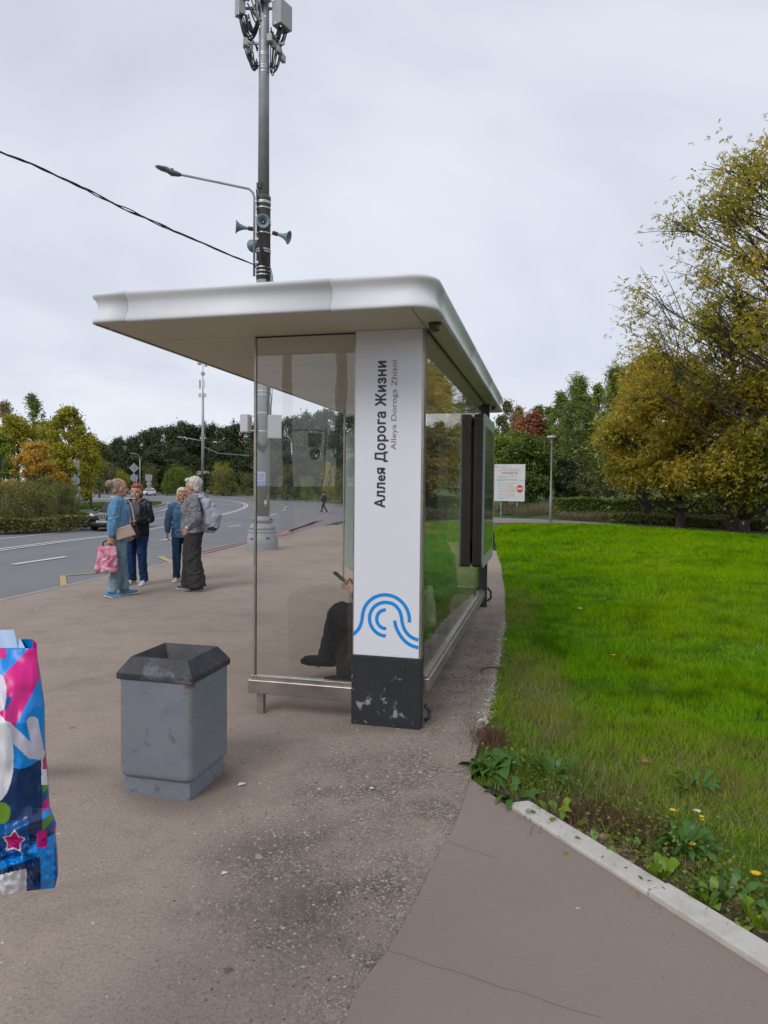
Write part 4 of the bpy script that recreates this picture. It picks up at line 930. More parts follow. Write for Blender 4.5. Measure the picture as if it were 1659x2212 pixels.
box('cabinet', (-1.2, -0.4, zz(1026)), (-0.4, 0.0, zz(1018)), m_box, fm)
for q in range(3): box('cabinet', (0.3 + 0.45 * q, -0.4, zz(1023)), (0.6 + 0.45 * q, 0.0, zz(1017)), m_box, fm)
tube('lamp_arm', [(-0.3, 0, zz(953)), (-2.5, 0, zz(949)), (-5.2, 0, zz(945)), (-5.9, 0, zz(945.5))], 0.1, m_galv, fm)
# cable between far lamps
A = at(441, 965, 157); B = at(470, 979, 150); C_ = at(545, 985, 135); D_ = at(626, 985, 118.2)
tube('far_overhead_cable', [Vector(A), Vector(B), Vector(C_), Vector(D_)], 0.045, m_galv, None, 6); tag(bpy.data.objects['far_overhead_cable'], 'thin grey cable sagging between the radio mast and the leaning lamp', 'cable')

# park lamp
x, y = P2(1189.5, 31); z = Hs(x, y)
pl = empty('park_lamp', (x, y, z), 0, label='thin grey park lamp with flat round head at the edge of the lawn', cat='park lamp')
k = 31 / FOC; zz = lambda py: CH + (1052.9 - py) * k - z
MB().lathe([(0.058, -0.2), (0.055, 1.2), (0.042, 1.25), (0.036, zz(955)), (0.05, zz(954)), (0.05, zz(948))], (0, 0, 0), 14).build('post', m_galv, pl, smooth=True)
MB().lathe([(0.05, zz(949)), (0.16, zz(947.5)), (0.20, zz(946)), (0.205, zz(943.5)), (0.19, zz(942.5)), (0.05, zz(941.5))], (-0.02, 0, 0), 24).build('lamp_head', plain('lamp_head_light', (0.50, 0.51, 0.53), 0.4), pl, smooth=True)

# notice board on two blue legs
bl, br = P2(1067, 40.5), P2(1133, 39.8); k = 40.2 / FOC; zz = lambda py: CH + (1052.3 - py) * k
c = ((bl[0] + br[0]) / 2, (bl[1] + br[1]) / 2); ang = math.atan2(br[1] - bl[1], br[0] - bl[0]); zb = Hs(*c)
nb = empty('notice_board', (c[0], c[1], zb), ang, label='white Cyrillic notice board with red heading on two blue legs', cat='notice board')
W2 = math.hypot(br[0] - bl[0], br[1] - bl[1]) / 2; Z0, Z1 = zz(1083) - zb, zz(1003.5) - zb
m_board = plain('board_white', (0.60, 0.61, 0.61), 0.5, 0, 0.06, 3); m_teal = plain('leg_teal', (0.10, 0.27, 0.34), 0.5, 0, 0.2)
box('panel', (-W2, -0.02, Z0), (W2, 0.01, (Z0 + Z1) / 2 + 0.14), m_board, nb, 0.006); box('panel', (-W2 - 0.005, -0.018, (Z0 + Z1) / 2 + 0.152), (W2 + 0.01, 0.012, Z1), m_board, nb, 0.006)
box('backing', (-W2 + 0.05, 0.012, Z0 + 0.05), (W2 - 0.05, 0.03, Z1 - 0.05), m_leg, nb)
for x_ in (-W2 * 0.55, W2 * 0.5): box('leg', (x_ - 0.035, 0.031, -0.3), (x_ + 0.035, 0.09, Z1 - 0.1), m_teal, nb)
LT = lambda b, x0, z, w, h, m, bold=0.0: text('lettering', b, 1, m, nb, (x0, -0.0215, z), (1, 0, 0), (0, 0, 1), bold, (w, h))
m_pr = plain('print_red', (0.55, 0.05, 0.05)); m_pg = plain('print_grey', (0.12, 0.13, 0.14)); m_pgg = plain('print_green', (0.17, 0.26, 0.2))
hgt = Z1 - Z0; yb = lambda f: Z1 - f * hgt
LT('ЗАПРЕЩАЕТСЯ', -W2 * 0.55, yb(0.262), W2 * 1.05, 0.165, m_pr, 0.03)
LT('Департамент природопользования', -W2 * 0.83, yb(0.075), W2 * 0.9, 0.06, m_pgg)
LT('Особо охраняемая природная территория', -W2 * 0.6, yb(0.135), W2 * 1.2, 0.075, m_pgg); LT('Природно-исторический парк', -W2 * 0.75, yb(0.175), W2 * 1.45, 0.075, m_pgg)
rows = [('Въезд на территорию на автомобилях, кроме', .33, 1.35), ('спецтранспорта', .365, .48), ('Парковка на газонах и озеленённых участках', .415, 1.3), ('Разведение костров', .46, .5), ('Сжигание сухих листьев и травянистой растительности', .52, 1.4), ('Повреждение зелёных насаждений', .565, 1.05), ('Движение вне дорог', .615, 1.0), ('Складирование', .665, .6), ('Загрязнение территории и устройство', .72, 1.2), ('свалок', .75, .35), ('Самовольное строительство и установка', .81, 1.2), ('объектов, размещение рекламы', .845, 1.05), ('Проведение массовых мероприятий', .895, 1.3), ('без разрешения', .935, .4)]
for t_, f, w in rows: LT(('– ' if t_[0].isupper() else '') + t_, -W2 * (0.83 if t_[0].isupper() else 0.73), yb(f), W2 * w, 0.062, m_pg)
cx, cz = W2 * 0.68, yb(0.66); circ = lambda r, n=28: [(cx + r * math.cos(q), cz + r * 1.2 * math.sin(q)) for q in np.linspace(0, 2 * math.pi, n + 1)[:-1]]
MB().hull([(a, -0.0235, b) for a, b in circ(0.19)], [(a, -0.0205, b) for a, b in circ(0.19)]).build('red_disc', m_pr, nb)
MB().box((cx - 0.15, -0.026, cz - 0.05), (cx + 0.15, -0.0238, cz + 0.06)).build('disc_bar', plain('bar_cream', (0.6, 0.5, 0.33)), nb)
MB().box((-W2 * 0.15, -0.0212, yb(0.76)), (W2 * 0.42, -0.0206, yb(0.6))).build('faded_patch', plain('faded_orange', (0.62, 0.52, 0.38), 0.6, 0, 0.12, 6), nb)
MB().box((-W2 * 0.93, -0.0225, yb(0.085)), (-W2 * 0.86, -0.0206, yb(0.045))).build('crest', m_pr, nb)
# ================================================================ CARS
def car(name, label, loc, rz, paint_m, lower_m, L=4.3, W=1.78, Hh=1.60, suv=True, plate='М775ВА177', front=True):
    e = empty(name, loc, rz, label=label, cat='car')       # local +Y = forward
    hw = W / 2; g = 0.2 if suv else 0.16
    # stations along the length: y, bottom z, belt z, half width low, half width belt
    st = [(-L/2, .46, .86, .66, .62), (-L/2+.06, .36, .98, .80, .76), (-L/2+.35, g+.1, 1.02, hw*.97, hw*.93), (-L/2+.9, g, 1.03, hw, hw*.96), (-.2, g, .99, hw, hw*.955), (.7, g, .97, hw, hw*.95), (1.0, g, .95, hw, hw*.93), (1.5, g+.05, .90, hw*.985, hw*.88), (1.85, g+.1, .83, hw*.93, hw*.80), (L/2-.08, .30, .74, .76, .66), (L/2, .38, .66, .62, .56)]
    f = Hh / 1.6; mb = MB(); loops = []
    for y, zb, zt, wl, wt in st:
        zb *= f; zt *= f
        half = [(0, zb), (wl * .8, zb), (wl, zb + .10), (wl * 1.0, (zb + zt) / 2), (wt * 1.0, zt - .07), (wt * .86, zt), (0, zt + .03)]
        loops.append([(x, y, z) for x, z in half] + [(-x, y, z) for x, z in half[-2:0:-1]])
    n = len(loops[0]); vs = [p for l in loops for p in l]
    fs = [(a * n + i, a * n + (i + 1) % n, (a + 1) * n + (i + 1) % n, (a + 1) * n + i) for a in range(len(loops) - 1) for i in range(n)] + [tuple(range(n))[::-1], tuple(range((len(loops) - 1) * n, len(loops) * n))]
    b = mb.add(vs, fs).build('body', paint_m, e, smooth=True); s_ = b.modifiers.new('s', 'SUBSURF'); s_.levels = 1; s_.render_levels = 2
    # cabin
    cab = [(-L/2+.12, .98, .62), (-L/2+.45, 1.38, .58), (-L/2+.9, 1.56, .57), (-.5, 1.6, .575), (.15, 1.56, .56), (.55, 1.40, .56), (1.12, .97, .66)]
    mb = MB(); lo = []; 
    for y, z, w in cab:
        z *= f; zb = .93 * f; wb = hw * .9
        lo.append([(wb if z > 1.0 else w, y, zb), (w + (wb - w) * .45, y, (zb + z * 1.3) / 2.3), (w, y, z - .03), (w * .8, y, z), (-w * .8, y, z), (-w, y, z - .03), (-(w + (wb - w) * .45), y, (zb + z * 1.3) / 2.3), (-wb if z > 1.0 else -w, y, zb)])
    n = 8; vs = [p for l in lo for p in l]
    fs = [(a * n + i, a * n + (i + 1) % n, (a + 1) * n + (i + 1) % n, (a + 1) * n + i) for a in range(len(lo) - 1) for i in range(n)] + [tuple(range(n))[::-1], tuple(range((len(lo) - 1) * n, len(lo) * n))]
    mb.add(vs, fs).build('cabin', paint_m, e, smooth=False, bevel=0.02)
    def quad(nm, p, m, t=0.008):
        p = [Vector(q) for q in p]; nn = (p[1] - p[0]).cross(p[2] - p[0]).normalized(); c = sum(p, Vector()) / len(p)
        if nn.dot(c - Vector((0, c.y * .5, .8))) < 0: nn = -nn
        MB().hull([q + nn * 0.004 for q in p], [q + nn * (0.004 + t) for q in p]).build(nm, m, e)
    quad('windscreen', [(-.55, .60, 1.36*f), (.55, .60, 1.36*f), (.64, 1.07, 1.0*f), (-.64, 1.07, 1.0*f)], m_carglass)
    quad('rear_window', [(-.5, -L/2+.43, 1.35*f), (.5, -L/2+.43, 1.35*f), (.55, -L/2+.19, 1.06*f), (-.55, -L/2+.19, 1.06*f)], m_carglass)
    for s in (-1, 1):
        x0 = lambda z: s * (hw * .9 - (z - .93) / .63 * (hw * .9 - .57) + .012)
        for ya, yb, yc, yd in ((-.42, .30, .62, -.42), (-1.25, -.50, -.50, -1.32), (-1.6, -1.33, -1.40, -1.75)):
            quad('side_window', [(x0(1.44), ya if ya > -1.5 else -1.58, 1.44*f), (x0(1.44), yb, 1.44*f), (x0(1.04), yc, 1.04*f), (x0(1.04), yd, 1.04*f)], m_carglass)
        MB().ball((s * (hw + .08), .78, 1.03*f), (.12, .07, .08), 10, 6).build('mirror', paint_m, e, smooth=True)
        MB().tube([(s * .50, L/2-.14, .76*f), (s * .72, L/2-.30, .79*f), (s * .82, L/2-.52, .82*f)], [(.05, .05), (.085, .08), (.04, .04)], 10, side=(0, 1, .3)).build('headlight', plain('headlight', (0.6, 0.62, 0.65), 0.1), e, smooth=True)
        MB().tube([(s * .62, -L/2+.02, .92*f), (s * .74, -L/2+.10, .94*f), (s * .82, -L/2+.3, .95*f)], [(.06, .07)] * 3, 8).build('tail_light', plain('tail_light', (0.4, 0.02, 0.03), 0.2), e, smooth=True)
        for yy in (L/2-.86, -L/2+.80):
            w = empty('wheel', (s * (hw - .09), yy, .335)); w.parent = e; ax = Matrix.Rotation(R(90), 3, 'Y')
            MB().lathe([(.20, -.10), (.31, -.11), (.335, -.08), (.335, .08), (.31, .11), (.20, .10)], axis=ax, seg=24, cap=False).build('tyre', plain('tyre', (0.02, 0.02, 0.02), 0.85), w, smooth=True)
            mbr = MB().lathe([(.205, -.085), (.205, .085), (.03, .06 * s + .02), (.0, .07 * s)][:2], axis=ax, seg=20)
            for q in range(5):
                a = R(72 * q); mbr.tube([(s * .098, .03 * math.cos(a), .03 * math.sin(a)), (s * .098, .19 * math.cos(a), .19 * math.sin(a))], .022, 6)
            mbr.build('rim', plain('rim_dark', (0.10, 0.10, 0.11), 0.3, 0.7), w)
        MB().tube([(s * (hw + .004), L/2-1.27, g + .14), (s * (hw + .01), 0, g + .10), (s * (hw + .004), -L/2+1.2, g + .14)], [(.03, .07)] * 3, 8).build('sill', lower_m, e, smooth=True)
        arch = [(s * (hw + .0), L/2-.86 + .40 * math.cos(q), .335 + .40 * math.sin(q)) for q in np.linspace(-.2, math.pi + .2, 14)]
        tube('wheel_arch', arch, .035, lower_m, e, 6); arch = [(x, y - L + 1.66, z) for x, y, z in arch]; tube('wheel_arch', arch, .035, lower_m, e, 6)
    # front: bumper, grille, badge, plate
    yF = L / 2
    MB().tube([(-.78, yF-.22, .40), (-.5, yF-.04, .36), (0, yF+.02, .35), (.5, yF-.04, .36), (.78, yF-.22, .40)], [(.10, .13)] * 5, 10, side=(0, 1, 0)).build('bumper', lower_m, e, smooth=True)
    MB().box((-.46, yF-.03, .58*f), (.46, yF+.012, .76*f)).build('grille', lower_m, e, bevel=.01)
    if front:
        for k in range(4): MB().box((-.44, yF+.013, .60*f + .04 * k), (.44, yF+.02, .612*f + .04 * k)).build('grille_bar', plain('grille_bar', (0.05, 0.05, 0.055), 0.3), e)
        V_ = [(-.20, .775), (-.15, .775), (-.105, .62), (.105, .62), (.15, .775), (.20, .775), (.14, .575), (-.14, .575)]
        ch = plain('chrome', (0.72, 0.72, 0.74), 0.15, 0.9)
        MB().hull([(x, yF + .022, z * f) for x, z in V_], [(x, yF + .04, z * f) for x, z in V_]).build('badge_frame', ch, e)
        ax = Matrix.Rotation(R(-90), 3, 'X'); MB().lathe([(.062, 0), (.085, 0), (.085, .02), (.062, .02), (.062, 0)], (0, yF + .024, .70 * f), 20, axis=ax, cap=False).build('badge_ring', ch, e)
        MB().box((-.1, yF + .03, .688 * f), (.1, yF + .048, .712 * f)).build('badge_bar', ch, e)
        pm = plain('plate_white', (0.62, 0.63, 0.64), 0.5); MB().box((-.27, yF + .125, .445 * f), (.27, yF + .135, .545 * f)).build('number_plate', pm, e)
        MB().box((-.2, yF + .0, .46 * f), (.2, yF + .1248, .53 * f)).build('plate_holder', lower_m, e)
        text('plate_lettering', plate, 1, m_ink, e, (.24, yF + .1362, .463 * f), (-1, 0, 0), (0, 0, 1), .01, (.48, .085))
    MB().tube([(-.74, -yF+.16, .42), (0, -yF-.02, .40), (.74, -yF+.16, .42)], [(.09, .12)] * 3, 10, side=(0, 1, 0)).build('bumper', lower_m if suv else paint_m, e, smooth=True)
    MB().box((-.26, -yF - .03 - .09, .50 * f), (.26, -yF - .11, .60 * f)).build('number_plate', plain('plate_white', (0.62, 0.63, 0.64)), e)
    MB().box((-.22, -yF - .1095, .51 * f), (.22, -yF + .05, .59 * f)).build('plate_holder', lower_m, e)
    MB().box((-.66, -L/2 + .5, .16), (.66, L/2 - .6, .3)).build('underbody', m_dark, e)
    return e
def car_paint(name, col, rough=0.18):
    s = NT(name); s.set(Base_Color=col, Roughness=rough, Metallic=0.0, Specular_IOR_Level=0.6, Coat_Weight=0.3); return s.m
bk = car_paint('black_car_paint', (0.006, 0.006, 0.007)); lowm = plain('black_trim', (0.018, 0.018, 0.02), 0.5)
fx, fy = -13.75, 33.8
hd = Vector((-0.03, -1, 0)).normalized()
cx_, cy_ = fx - hd.x * 2.15, fy - hd.y * 2.15
car('black_suv', 'black off-road car facing the camera on the road behind the women', (cx_, cy_, Hs(cx_, cy_) - 0.115), math.atan2(-hd.x, hd.y), bk, lowm)
wp = car_paint('white_car_paint', (0.62, 0.63, 0.65)); x, y = P2(321, 135); v = Vector((x, y)).normalized(); q = R(20)
hd = Vector((v.x * math.cos(q) - v.y * math.sin(q), v.x * math.sin(q) + v.y * math.cos(q)))
car('white_hatchback', 'small white hatchback driving away on the far bend of the road', (x, y, Hs(x, y) - 0.115), math.atan2(-hd.x, hd.y), wp, lowm, 4.1, 1.72, 1.46, False, front=False)
# ================================================================ PEOPLE  (local +Y = the way the person faces, +X = the person's right)
def skin_mat(name, col):
    s = NT(name); c = s.mix(s.rng(s.noise(14, 3), 0.35, 0.65), tuple(k * 0.88 for k in col), tuple(min(1, k * 1.1) for k in col))
    return s.set(Base_Color=c, Roughness=0.55, Subsurface_Weight=0.12, Subsurface_Radius=(0.02, 0.008, 0.004), Specular_IOR_Level=0.35)
m_skin = skin_mat('skin', (0.50, 0.285, 0.20)); m_skin2 = skin_mat('skin_tan', (0.40, 0.21, 0.145))
def hair_mat(name, a, b):
    s = NT(name); w = s.noise(26, 4, 0.6, s.scaled((1.6, 1.6, 0.35)), 0.5)
    return s.set(Base_Color=s.mix(s.rng(w, 0.35, 0.65), a, b), Roughness=0.5, Normal=s.bump(w, 0.8, 0.01))
def denim(name, col, fade):
    s = NT(name); c = s.mix(s.rng(s.noise(5, 4, 0.6, s.scaled((1.4, 1.4, .5))), 0.35, 0.68), col, fade); c = s.mix(s.rng(s.noise(180, 2), 0.4, 0.7, 0, .25), c, tuple(k * .6 for k in col))
    return s.set(Base_Color=c, Roughness=0.85, Specular_IOR_Level=0.2, Normal=s.bump(s.noise(12, 4, 0.6, s.scaled((1, 1, .8)), 1.2), 0.6, 0.03))
m_eye = plain('eye_dark', (0.03, 0.025, 0.02), 0.3); m_lip = plain('lips', (0.30, 0.10, 0.085), 0.5); m_sole = plain('sole_white', (0.6, 0.6, 0.58), 0.6)
V3 = Vector
def person(label, loc, face, H=1.62, pose=None, wear=None, vox=0.007, group=None, name='person'):
    """pose: joint overrides in a 1.62 m figure; wear: dict of garments"""
    s = H / 1.62; J = dict(pelvis=(0, 0, .90), waist=(0, .005, 1.05), chest=(0, .01, 1.20), neck=(0, -.005, 1.365), head=(0, .02, 1.50),
        shR=(.165, -.005, 1.315), shL=(-.165, -.005, 1.315), elR=(.215, -.03, 1.05), elL=(-.215, -.03, 1.05), wrR=(.22, .03, .82), wrL=(-.22, .03, .82),
        hiR=(.085, 0, .88), hiL=(-.085, 0, .88), knR=(.095, .02, .47), knL=(-.095, .02, .47), anR=(.10, -.02, .075), anL=(-.10, -.02, .075), toeR=None, toeL=None, handR=None, handL=None, palmR=None, palmL=None)
    J.update(pose or {}); yaw = R(J.pop('head_yaw', 0)); pit = R(J.pop('head_pitch', 0)); curl = J.pop('curl', .55); bw = J.pop('build', 1.0); grip = J.pop('grip', None)
    J = {k: (V3(v) if v is not None else None) for k, v in J.items()}
    wear = wear or {}; e = empty(name, loc, face, label=label, cat='person', group=group); e.scale = (s, s, s)
    rotH = Matrix.Rotation(yaw, 3, 'Z') @ Matrix.Rotation(pit, 3, 'X'); hc = J['head']; rotH = rotH * 1.1; hp = lambda x, y, z: hc + rotH @ V3((x, y, z))
    body = MB(); T = [J['pelvis'] - V3((0, 0, .07)), J['pelvis'], J['waist'], J['chest'], J['neck'] - (J['neck'] - J['chest']) * .25, J['neck']]
    body.tube(T, [(.12 * bw, .09 * bw), (.155 * bw, .115 * bw), (.125 * bw, .095 * bw), (.14 * bw, .10 * bw), (.15, .075), (.06, .05)], 18, round_end=True)
    body.tube([J['neck'] - (hc - J['neck']) * .4, hp(0, -.015, -.07)], [.052, .05], 14)
    body.ball(hp(0, -.008, .022), (.074, .094, .10), 18, 12, rot=rotH); body.ball(hp(0, .028, -.05), (.052, .058, .062), 16, 10, rot=rotH)
    body.ball(hp(0, .098, -.012), (.012, .016, .021), 10, 8, rot=rotH); body.ball(hp(0, .072, -.088), (.022, .017, .018), 10, 8, rot=rotH)
    for q in (-1, 1):
        body.ball(hp(q * .074, -.005, -.012), (.009, .02, .03), 8, 8, rot=rotH); body.ball(hp(q * .034, .066, -.035), (.024, .02, .02), 10, 8, rot=rotH)
    for S in 'RL':
        sg = 1 if S == 'R' else -1; sh_, el, wr = J['sh' + S], J['el' + S], J['wr' + S]
        body.tube([sh_ - V3((sg * .04, 0, 0)), sh_.lerp(el, .5), el], [.048, .042, .036], 12, round_end=True); body.tube([el, el.lerp(wr, .3), wr], [.037, .037, .024], 12, round_end=True)
        d = (J['hand' + S] - wr) if J['hand' + S] is not None else (wr - el); d = d.normalized()
        pn = J['palm' + S] if J['palm' + S] is not None else V3((-sg, 0, 0)); pn = (pn - d * pn.dot(d)).normalized(); w = d.cross(pn) * sg * (1 if True else 1)
        if w.dot(V3((0, 1, 0))) < 0 and J['hand' + S] is None: w = -w
        body.tube([wr - d * .02, wr + d * .03, wr + d * .085], [(.024, .018), (.036, .016), (.038, .013)], 12, side=w, round_end=True)
        for k, (off, ln) in enumerate(((.028, .068), (.0095, .078), (-.0095, .073), (-.028, .058))):
            p = wr + d * .085 + w * off; cu = curl; L1, L2, L3 = ln * .45, ln * .32, ln * .25
            d1 = (d + pn * cu * .7).normalized(); d2 = (d * (1 - cu * .6) + pn * cu * 1.5).normalized(); d3 = (d * (1 - cu * 1.5) + pn * cu * 1.6).normalized()
            body.tube([p - d * .02, p + d1 * L1, p + d1 * L1 + d2 * L2, p + d1 * L1 + d2 * L2 + d3 * L3], [.0095, .009, .0083, .007], 8, round_end=True)
        p = wr + d * .025 + w * .028; t1 = (d * .6 + w * .75 + pn * .35).normalized(); t2 = (d * .9 + w * .2 + pn * .4).normalized()
        body.tube([p, p + t1 * .038, p + t1 * .038 + t2 * .035], [.012, .0105, .009], 8, round_end=True)
        hi, kn, an = J['hi' + S], J['kn' + S], J['an' + S]
        body.tube([hi, hi.lerp(kn, .5), kn], [.078, .066, .052], 14, round_end=True); body.tube([kn, kn.lerp(an, .3), kn.lerp(an, .75), an], [.05, .052, .036, .032], 12, round_end=True)
        toe = J['toe' + S] if J['toe' + S] is not None else an + V3((sg * .03, .15, -.035))
        J['toe' + S] = toe; dn = V3((0, 0, -1)) if J['toe' + S] is None else None
        body.tube([an - (toe - an).normalized() * .02 + V3((0, 0, -.025)), an.lerp(toe, .7) + V3((0, 0, -.012))], [(.022, .018), (.024, .008)], 10, round_end=True)
    voxel('body', body, vox, wear.get('skin', m_skin), e, 2)
    for q in (-1, 1):
        MB().ball(hp(q * .030, .077, .008), (.012, .006, .0065), 10, 6, rot=rotH).build('eye', m_eye, e, smooth=True)
        MB().tube([hp(q * .046, .066, .027), hp(q * .03, .081, .031), hp(q * .014, .084, .027)], .0035, 6).build('eyebrow', wear.get('hair', m_eye), e)
    MB().tube([hp(-.022, .078, -.053), hp(0, .088, -.051), hp(.022, .078, -.053)], [(.003, .003), (.006, .007), (.003, .003)], 8).build('mouth', m_lip, e, smooth=True)
    # trousers
    if 'trousers' in wear:
        m, rr = wear['trousers']; t = MB(); hip = wear.get('hip', 1.0)
        t.tube([J['waist'].lerp(J['pelvis'], .5), J['pelvis'], J['pelvis'] - V3((0, 0, .06))], [(.145 * bw, .11 * bw), (.168 * bw * hip, .13 * bw * hip), (.15 * bw, .12 * bw)], 18, round_end=True)
        for S in 'RL':
            hi, kn, an = J['hi' + S], J['kn' + S], J['an' + S]; en = an + (kn - an).normalized() * wear.get('cuff', .02)
            t.tube([hi + V3((0, 0, .0)), hi.lerp(kn, .45), kn], [rr[0], rr[1], rr[2]], 16, round_end=True); t.tube([kn, kn.lerp(en, .4), kn.lerp(en, .8), en], [rr[2], rr[3], rr[4], rr[4]], 16)
        voxel('trousers', t, vox * 1.15, m, e, 2, wear.get('tw', .012), (10, 10, 5), 3)
    # upper garments: list of (name, material, inflate, hem z offset below pelvis, sleeve end 0..2, open front)
    for nm, m, inf, hem, slv, wr_, dsp in wear.get('tops', ()):
        t = MB(); lowp = J['pelvis'] - (J['waist'] - J['pelvis']).normalized() * hem
        pts = [lowp, J['pelvis'].lerp(lowp, .4) if hem > 0 else lowp.lerp(J['waist'], .3), J['waist'], J['chest'], J['neck'] - (J['neck'] - J['chest']) * .28, J['neck'] - (J['neck'] - J['chest']) * .06]
        t.tube(pts, [(.158 * bw + inf * 1.1, .118 * bw + inf), (.155 * bw + inf, .115 * bw + inf), (.135 * bw + inf, .105 * bw + inf), (.148 * bw + inf, .108 * bw + inf), (.157 + inf * .8, .078 + inf), (.07 + inf * .6, .062 + inf * .6)], 20)
        for S in 'RL':
            sg = 1 if S == 'R' else -1; sh_, el, wr = J['sh' + S], J['el' + S], J['wr' + S]
            if slv > 0: t.tube([sh_ - V3((sg * .05, 0, 0.005)), sh_, sh_.lerp(el, .5), el], [(.06 + inf * .8), (.058 + inf * .8), .05 + inf * .8, .046 + inf * .7], 14, round_end=True)
            if slv > 1: en = el.lerp(wr, .98 if slv >= 2 else slv - 1); t.tube([el, el.lerp(en, .5), en], [.046 + inf * .7, .043 + inf * .6, (.034 + inf * .45)], 14, round_end=False)
        voxel(nm, t, vox * 1.2, m, e, 2, dsp, (11, 11, 7), len(nm))
    # shoes
    if 'shoes' in wear:
        m = wear['shoes']
        for S in 'RL':
            an, toe = J['an' + S], J['toe' + S]; sg = 1 if S == 'R' else -1; d = (toe - an); dh = V3((d.x, d.y, d.z)); 
            up = (J['kn' + S] - an).normalized(); f = (d - up * d.dot(up)).normalized(); low = an - up * .045
            sd_ = f.cross(up); P = [low - f * .065, low - f * .02, low + f * .06, low + f * .14, low + f * .185]
            mb = MB().tube(P, [(.028, .022), (.038, .036), (.042, .034), (.044, .022), (.026, .012)], 14, side=sd_, round_end=True); mb.tube([low - f * .01, an + up * .045 - f * .005], [(.040, .052), (.042, .048)], 12, side=sd_); mb.tube([an + up * .02, low + f * .09], [(.04, .04), (.035, .025)], 12, side=sd_)
            so_ = voxel('shoe', mb, vox, m, e, 2)
            mb = MB().tube([p - up * .026 + f * .004 * i for i, p in enumerate(P)], [(.032, .011), (.041, .012), (.045, .012), (.046, .012), (.03, .011)], 14, side=sd_, round_end=True); o = mb.build('sole', wear.get('sole', m_sole), e, smooth=True); o.parent = so_
    if 'hairf' in wear:
        hb = MB(); wear['hairf'](hb, hp, rotH); voxel('hair', hb, vox * .8, wear['hair'], e, 1, .008, (30, 30, 12), 5)
    e['_J'] = 0; del e['_J']
    return e, J, s
def W(e, s, p): return e.matrix_basis @ V3(p)
def cap(hb, hp, rot, back=.1, low=-.02, full=1.0, fringe=True):
    hb.ball(hp(0, -.036, .045), (.082 * full, .092 * full, .088 * full), 16, 12, rot=rot); hb.ball(hp(0, -.055, -.005 + low), (.07 * full, .06, .075), 14, 10, rot=rot)
    if fringe: hb.ball(hp(0, .045, .088), (.064, .042, .026), 14, 8, rot=rot)
def hair_bun(hb, hp, rot):
    hb.ball(hp(0, -.03, .036), (.079, .09, .09), 16, 12, rot=rot); hb.ball(hp(0, -.05, -.02), (.062, .05, .06), 14, 10, rot=rot); hb.ball(hp(0, -.125, .055), (.052, .052, .046), 14, 10, rot=rot)
    for q in (-1, 1): hb.tube([hp(q * .07, -.03, -.04), hp(q * .075, -.05, -.085), hp(q * .06, -.06, -.11)], .009, 6)
def hair_bob(hb, hp, rot):
    cap(hb, hp, rot, full=1.04); 
    for q in (-1, 1): hb.ball(hp(q * .068, -.022, -.03), (.018, .036, .06), 10, 8, rot=rot)
    hb.ball(hp(0, -.06, -.07), (.058, .04, .05), 12, 8, rot=rot)
def hair_short(hb, hp, rot):
    cap(hb, hp, rot, full=1.10); hb.ball(hp(0, -.06, .06), (.085, .07, .07), 12, 8, rot=rot); hb.ball(hp(0, .042, .088), (.072, .05, .036), 12, 8, rot=rot)
    for q in (-1, 1): hb.ball(hp(q * .064, -.02, .035), (.024, .045, .045), 10, 8, rot=rot)
def hair_crop(hb, hp, rot): cap(hb, hp, rot, full=1.0, fringe=False)
def hair_hat(hb, hp, rot): hb.ball(hp(0, -.012, .045), (.086, .105, .085), 16, 12, rot=rot); hb.ball(hp(0, -.05, .0), (.072, .06, .06), 14, 10, rot=rot)
h_bun = hair_mat('hair_ash_blond', (0.13, 0.085, 0.06), (0.44, 0.34, 0.25)); h_red = hair_mat('hair_copper', (0.12, 0.022, 0.01), (0.33, 0.07, 0.025))
h_blond = hair_mat('hair_pale_blond', (0.45, 0.37, 0.26), (0.68, 0.60, 0.48)); h_grey = hair_mat('hair_silver', (0.34, 0.31, 0.27), (0.66, 0.63, 0.56)); h_dark = hair_mat('hair_dark', (0.012, 0.010, 0.008), (0.05, 0.04, 0.03))
h_hat = cloth('knit_beige', (0.22, 0.17, 0.14))
g = 'women talking by the road'
# --- woman with the hair bun
jk_blue = denim('light_blue_jacket', (0.10, 0.25, 0.42), (0.18, 0.36, 0.54)); jeans_l = denim('light_jeans', (0.13, 0.21, 0.27), (0.29, 0.39, 0.46)); c_white = cloth('white_top', (0.62, 0.62, 0.66)); c_cream = cloth('cream_collar', (0.55, 0.48, 0.38))
sh_blue = cloth('blue_canvas', (0.12, 0.25, 0.42))
A = gp(256, 1287)
pw, Jw, sw = person('woman with a hair bun and light blue jacket holding a pink flowered bag', (A[0], A[1], A[2]), R(-72), 1.63,
    dict(elR=(.225, -.06, 1.06), wrR=(.235, -.085, .845), elL=(-.2, -.04, 1.06), wrL=(-.19, .10, .86), head_yaw=22, knR=(.09, .015, .47), anR=(.10, -.09, .075), knL=(-.09, .03, .47), anL=(-.095, .06, .075), curl=.95, build=1.02),
    dict(trousers=(jeans_l, (.118, .104, .086, .082, .078)), tops=(('shirt', c_white, .012, .06, 0, 0, .004), ('jacket', jk_blue, .034, .045, 2, 0, .016)), shoes=sh_blue, hair=h_bun, hairf=hair_bun, cuff=.0))
nk = Jw['neck']; MB().tube([nk + V3((x * .085, .078 * y, z)) for x, y, z in ((-.2, 1.25, -.10), (-.7, .7, -.03), (-.95, -.1, .005), (-.5, -.95, .012), (.5, -.95, .012), (.95, -.1, .005), (.7, .7, -.03), (.2, 1.25, -.10))], [(.018, .02)] * 8, 8, side=(0, 0, 1)).build('collar', c_cream, pw, smooth=True)
MB().box((.085, .138, 1.13), (.155, .150, 1.19)).build('pocket_flap', jk_blue, pw, bevel=.006)
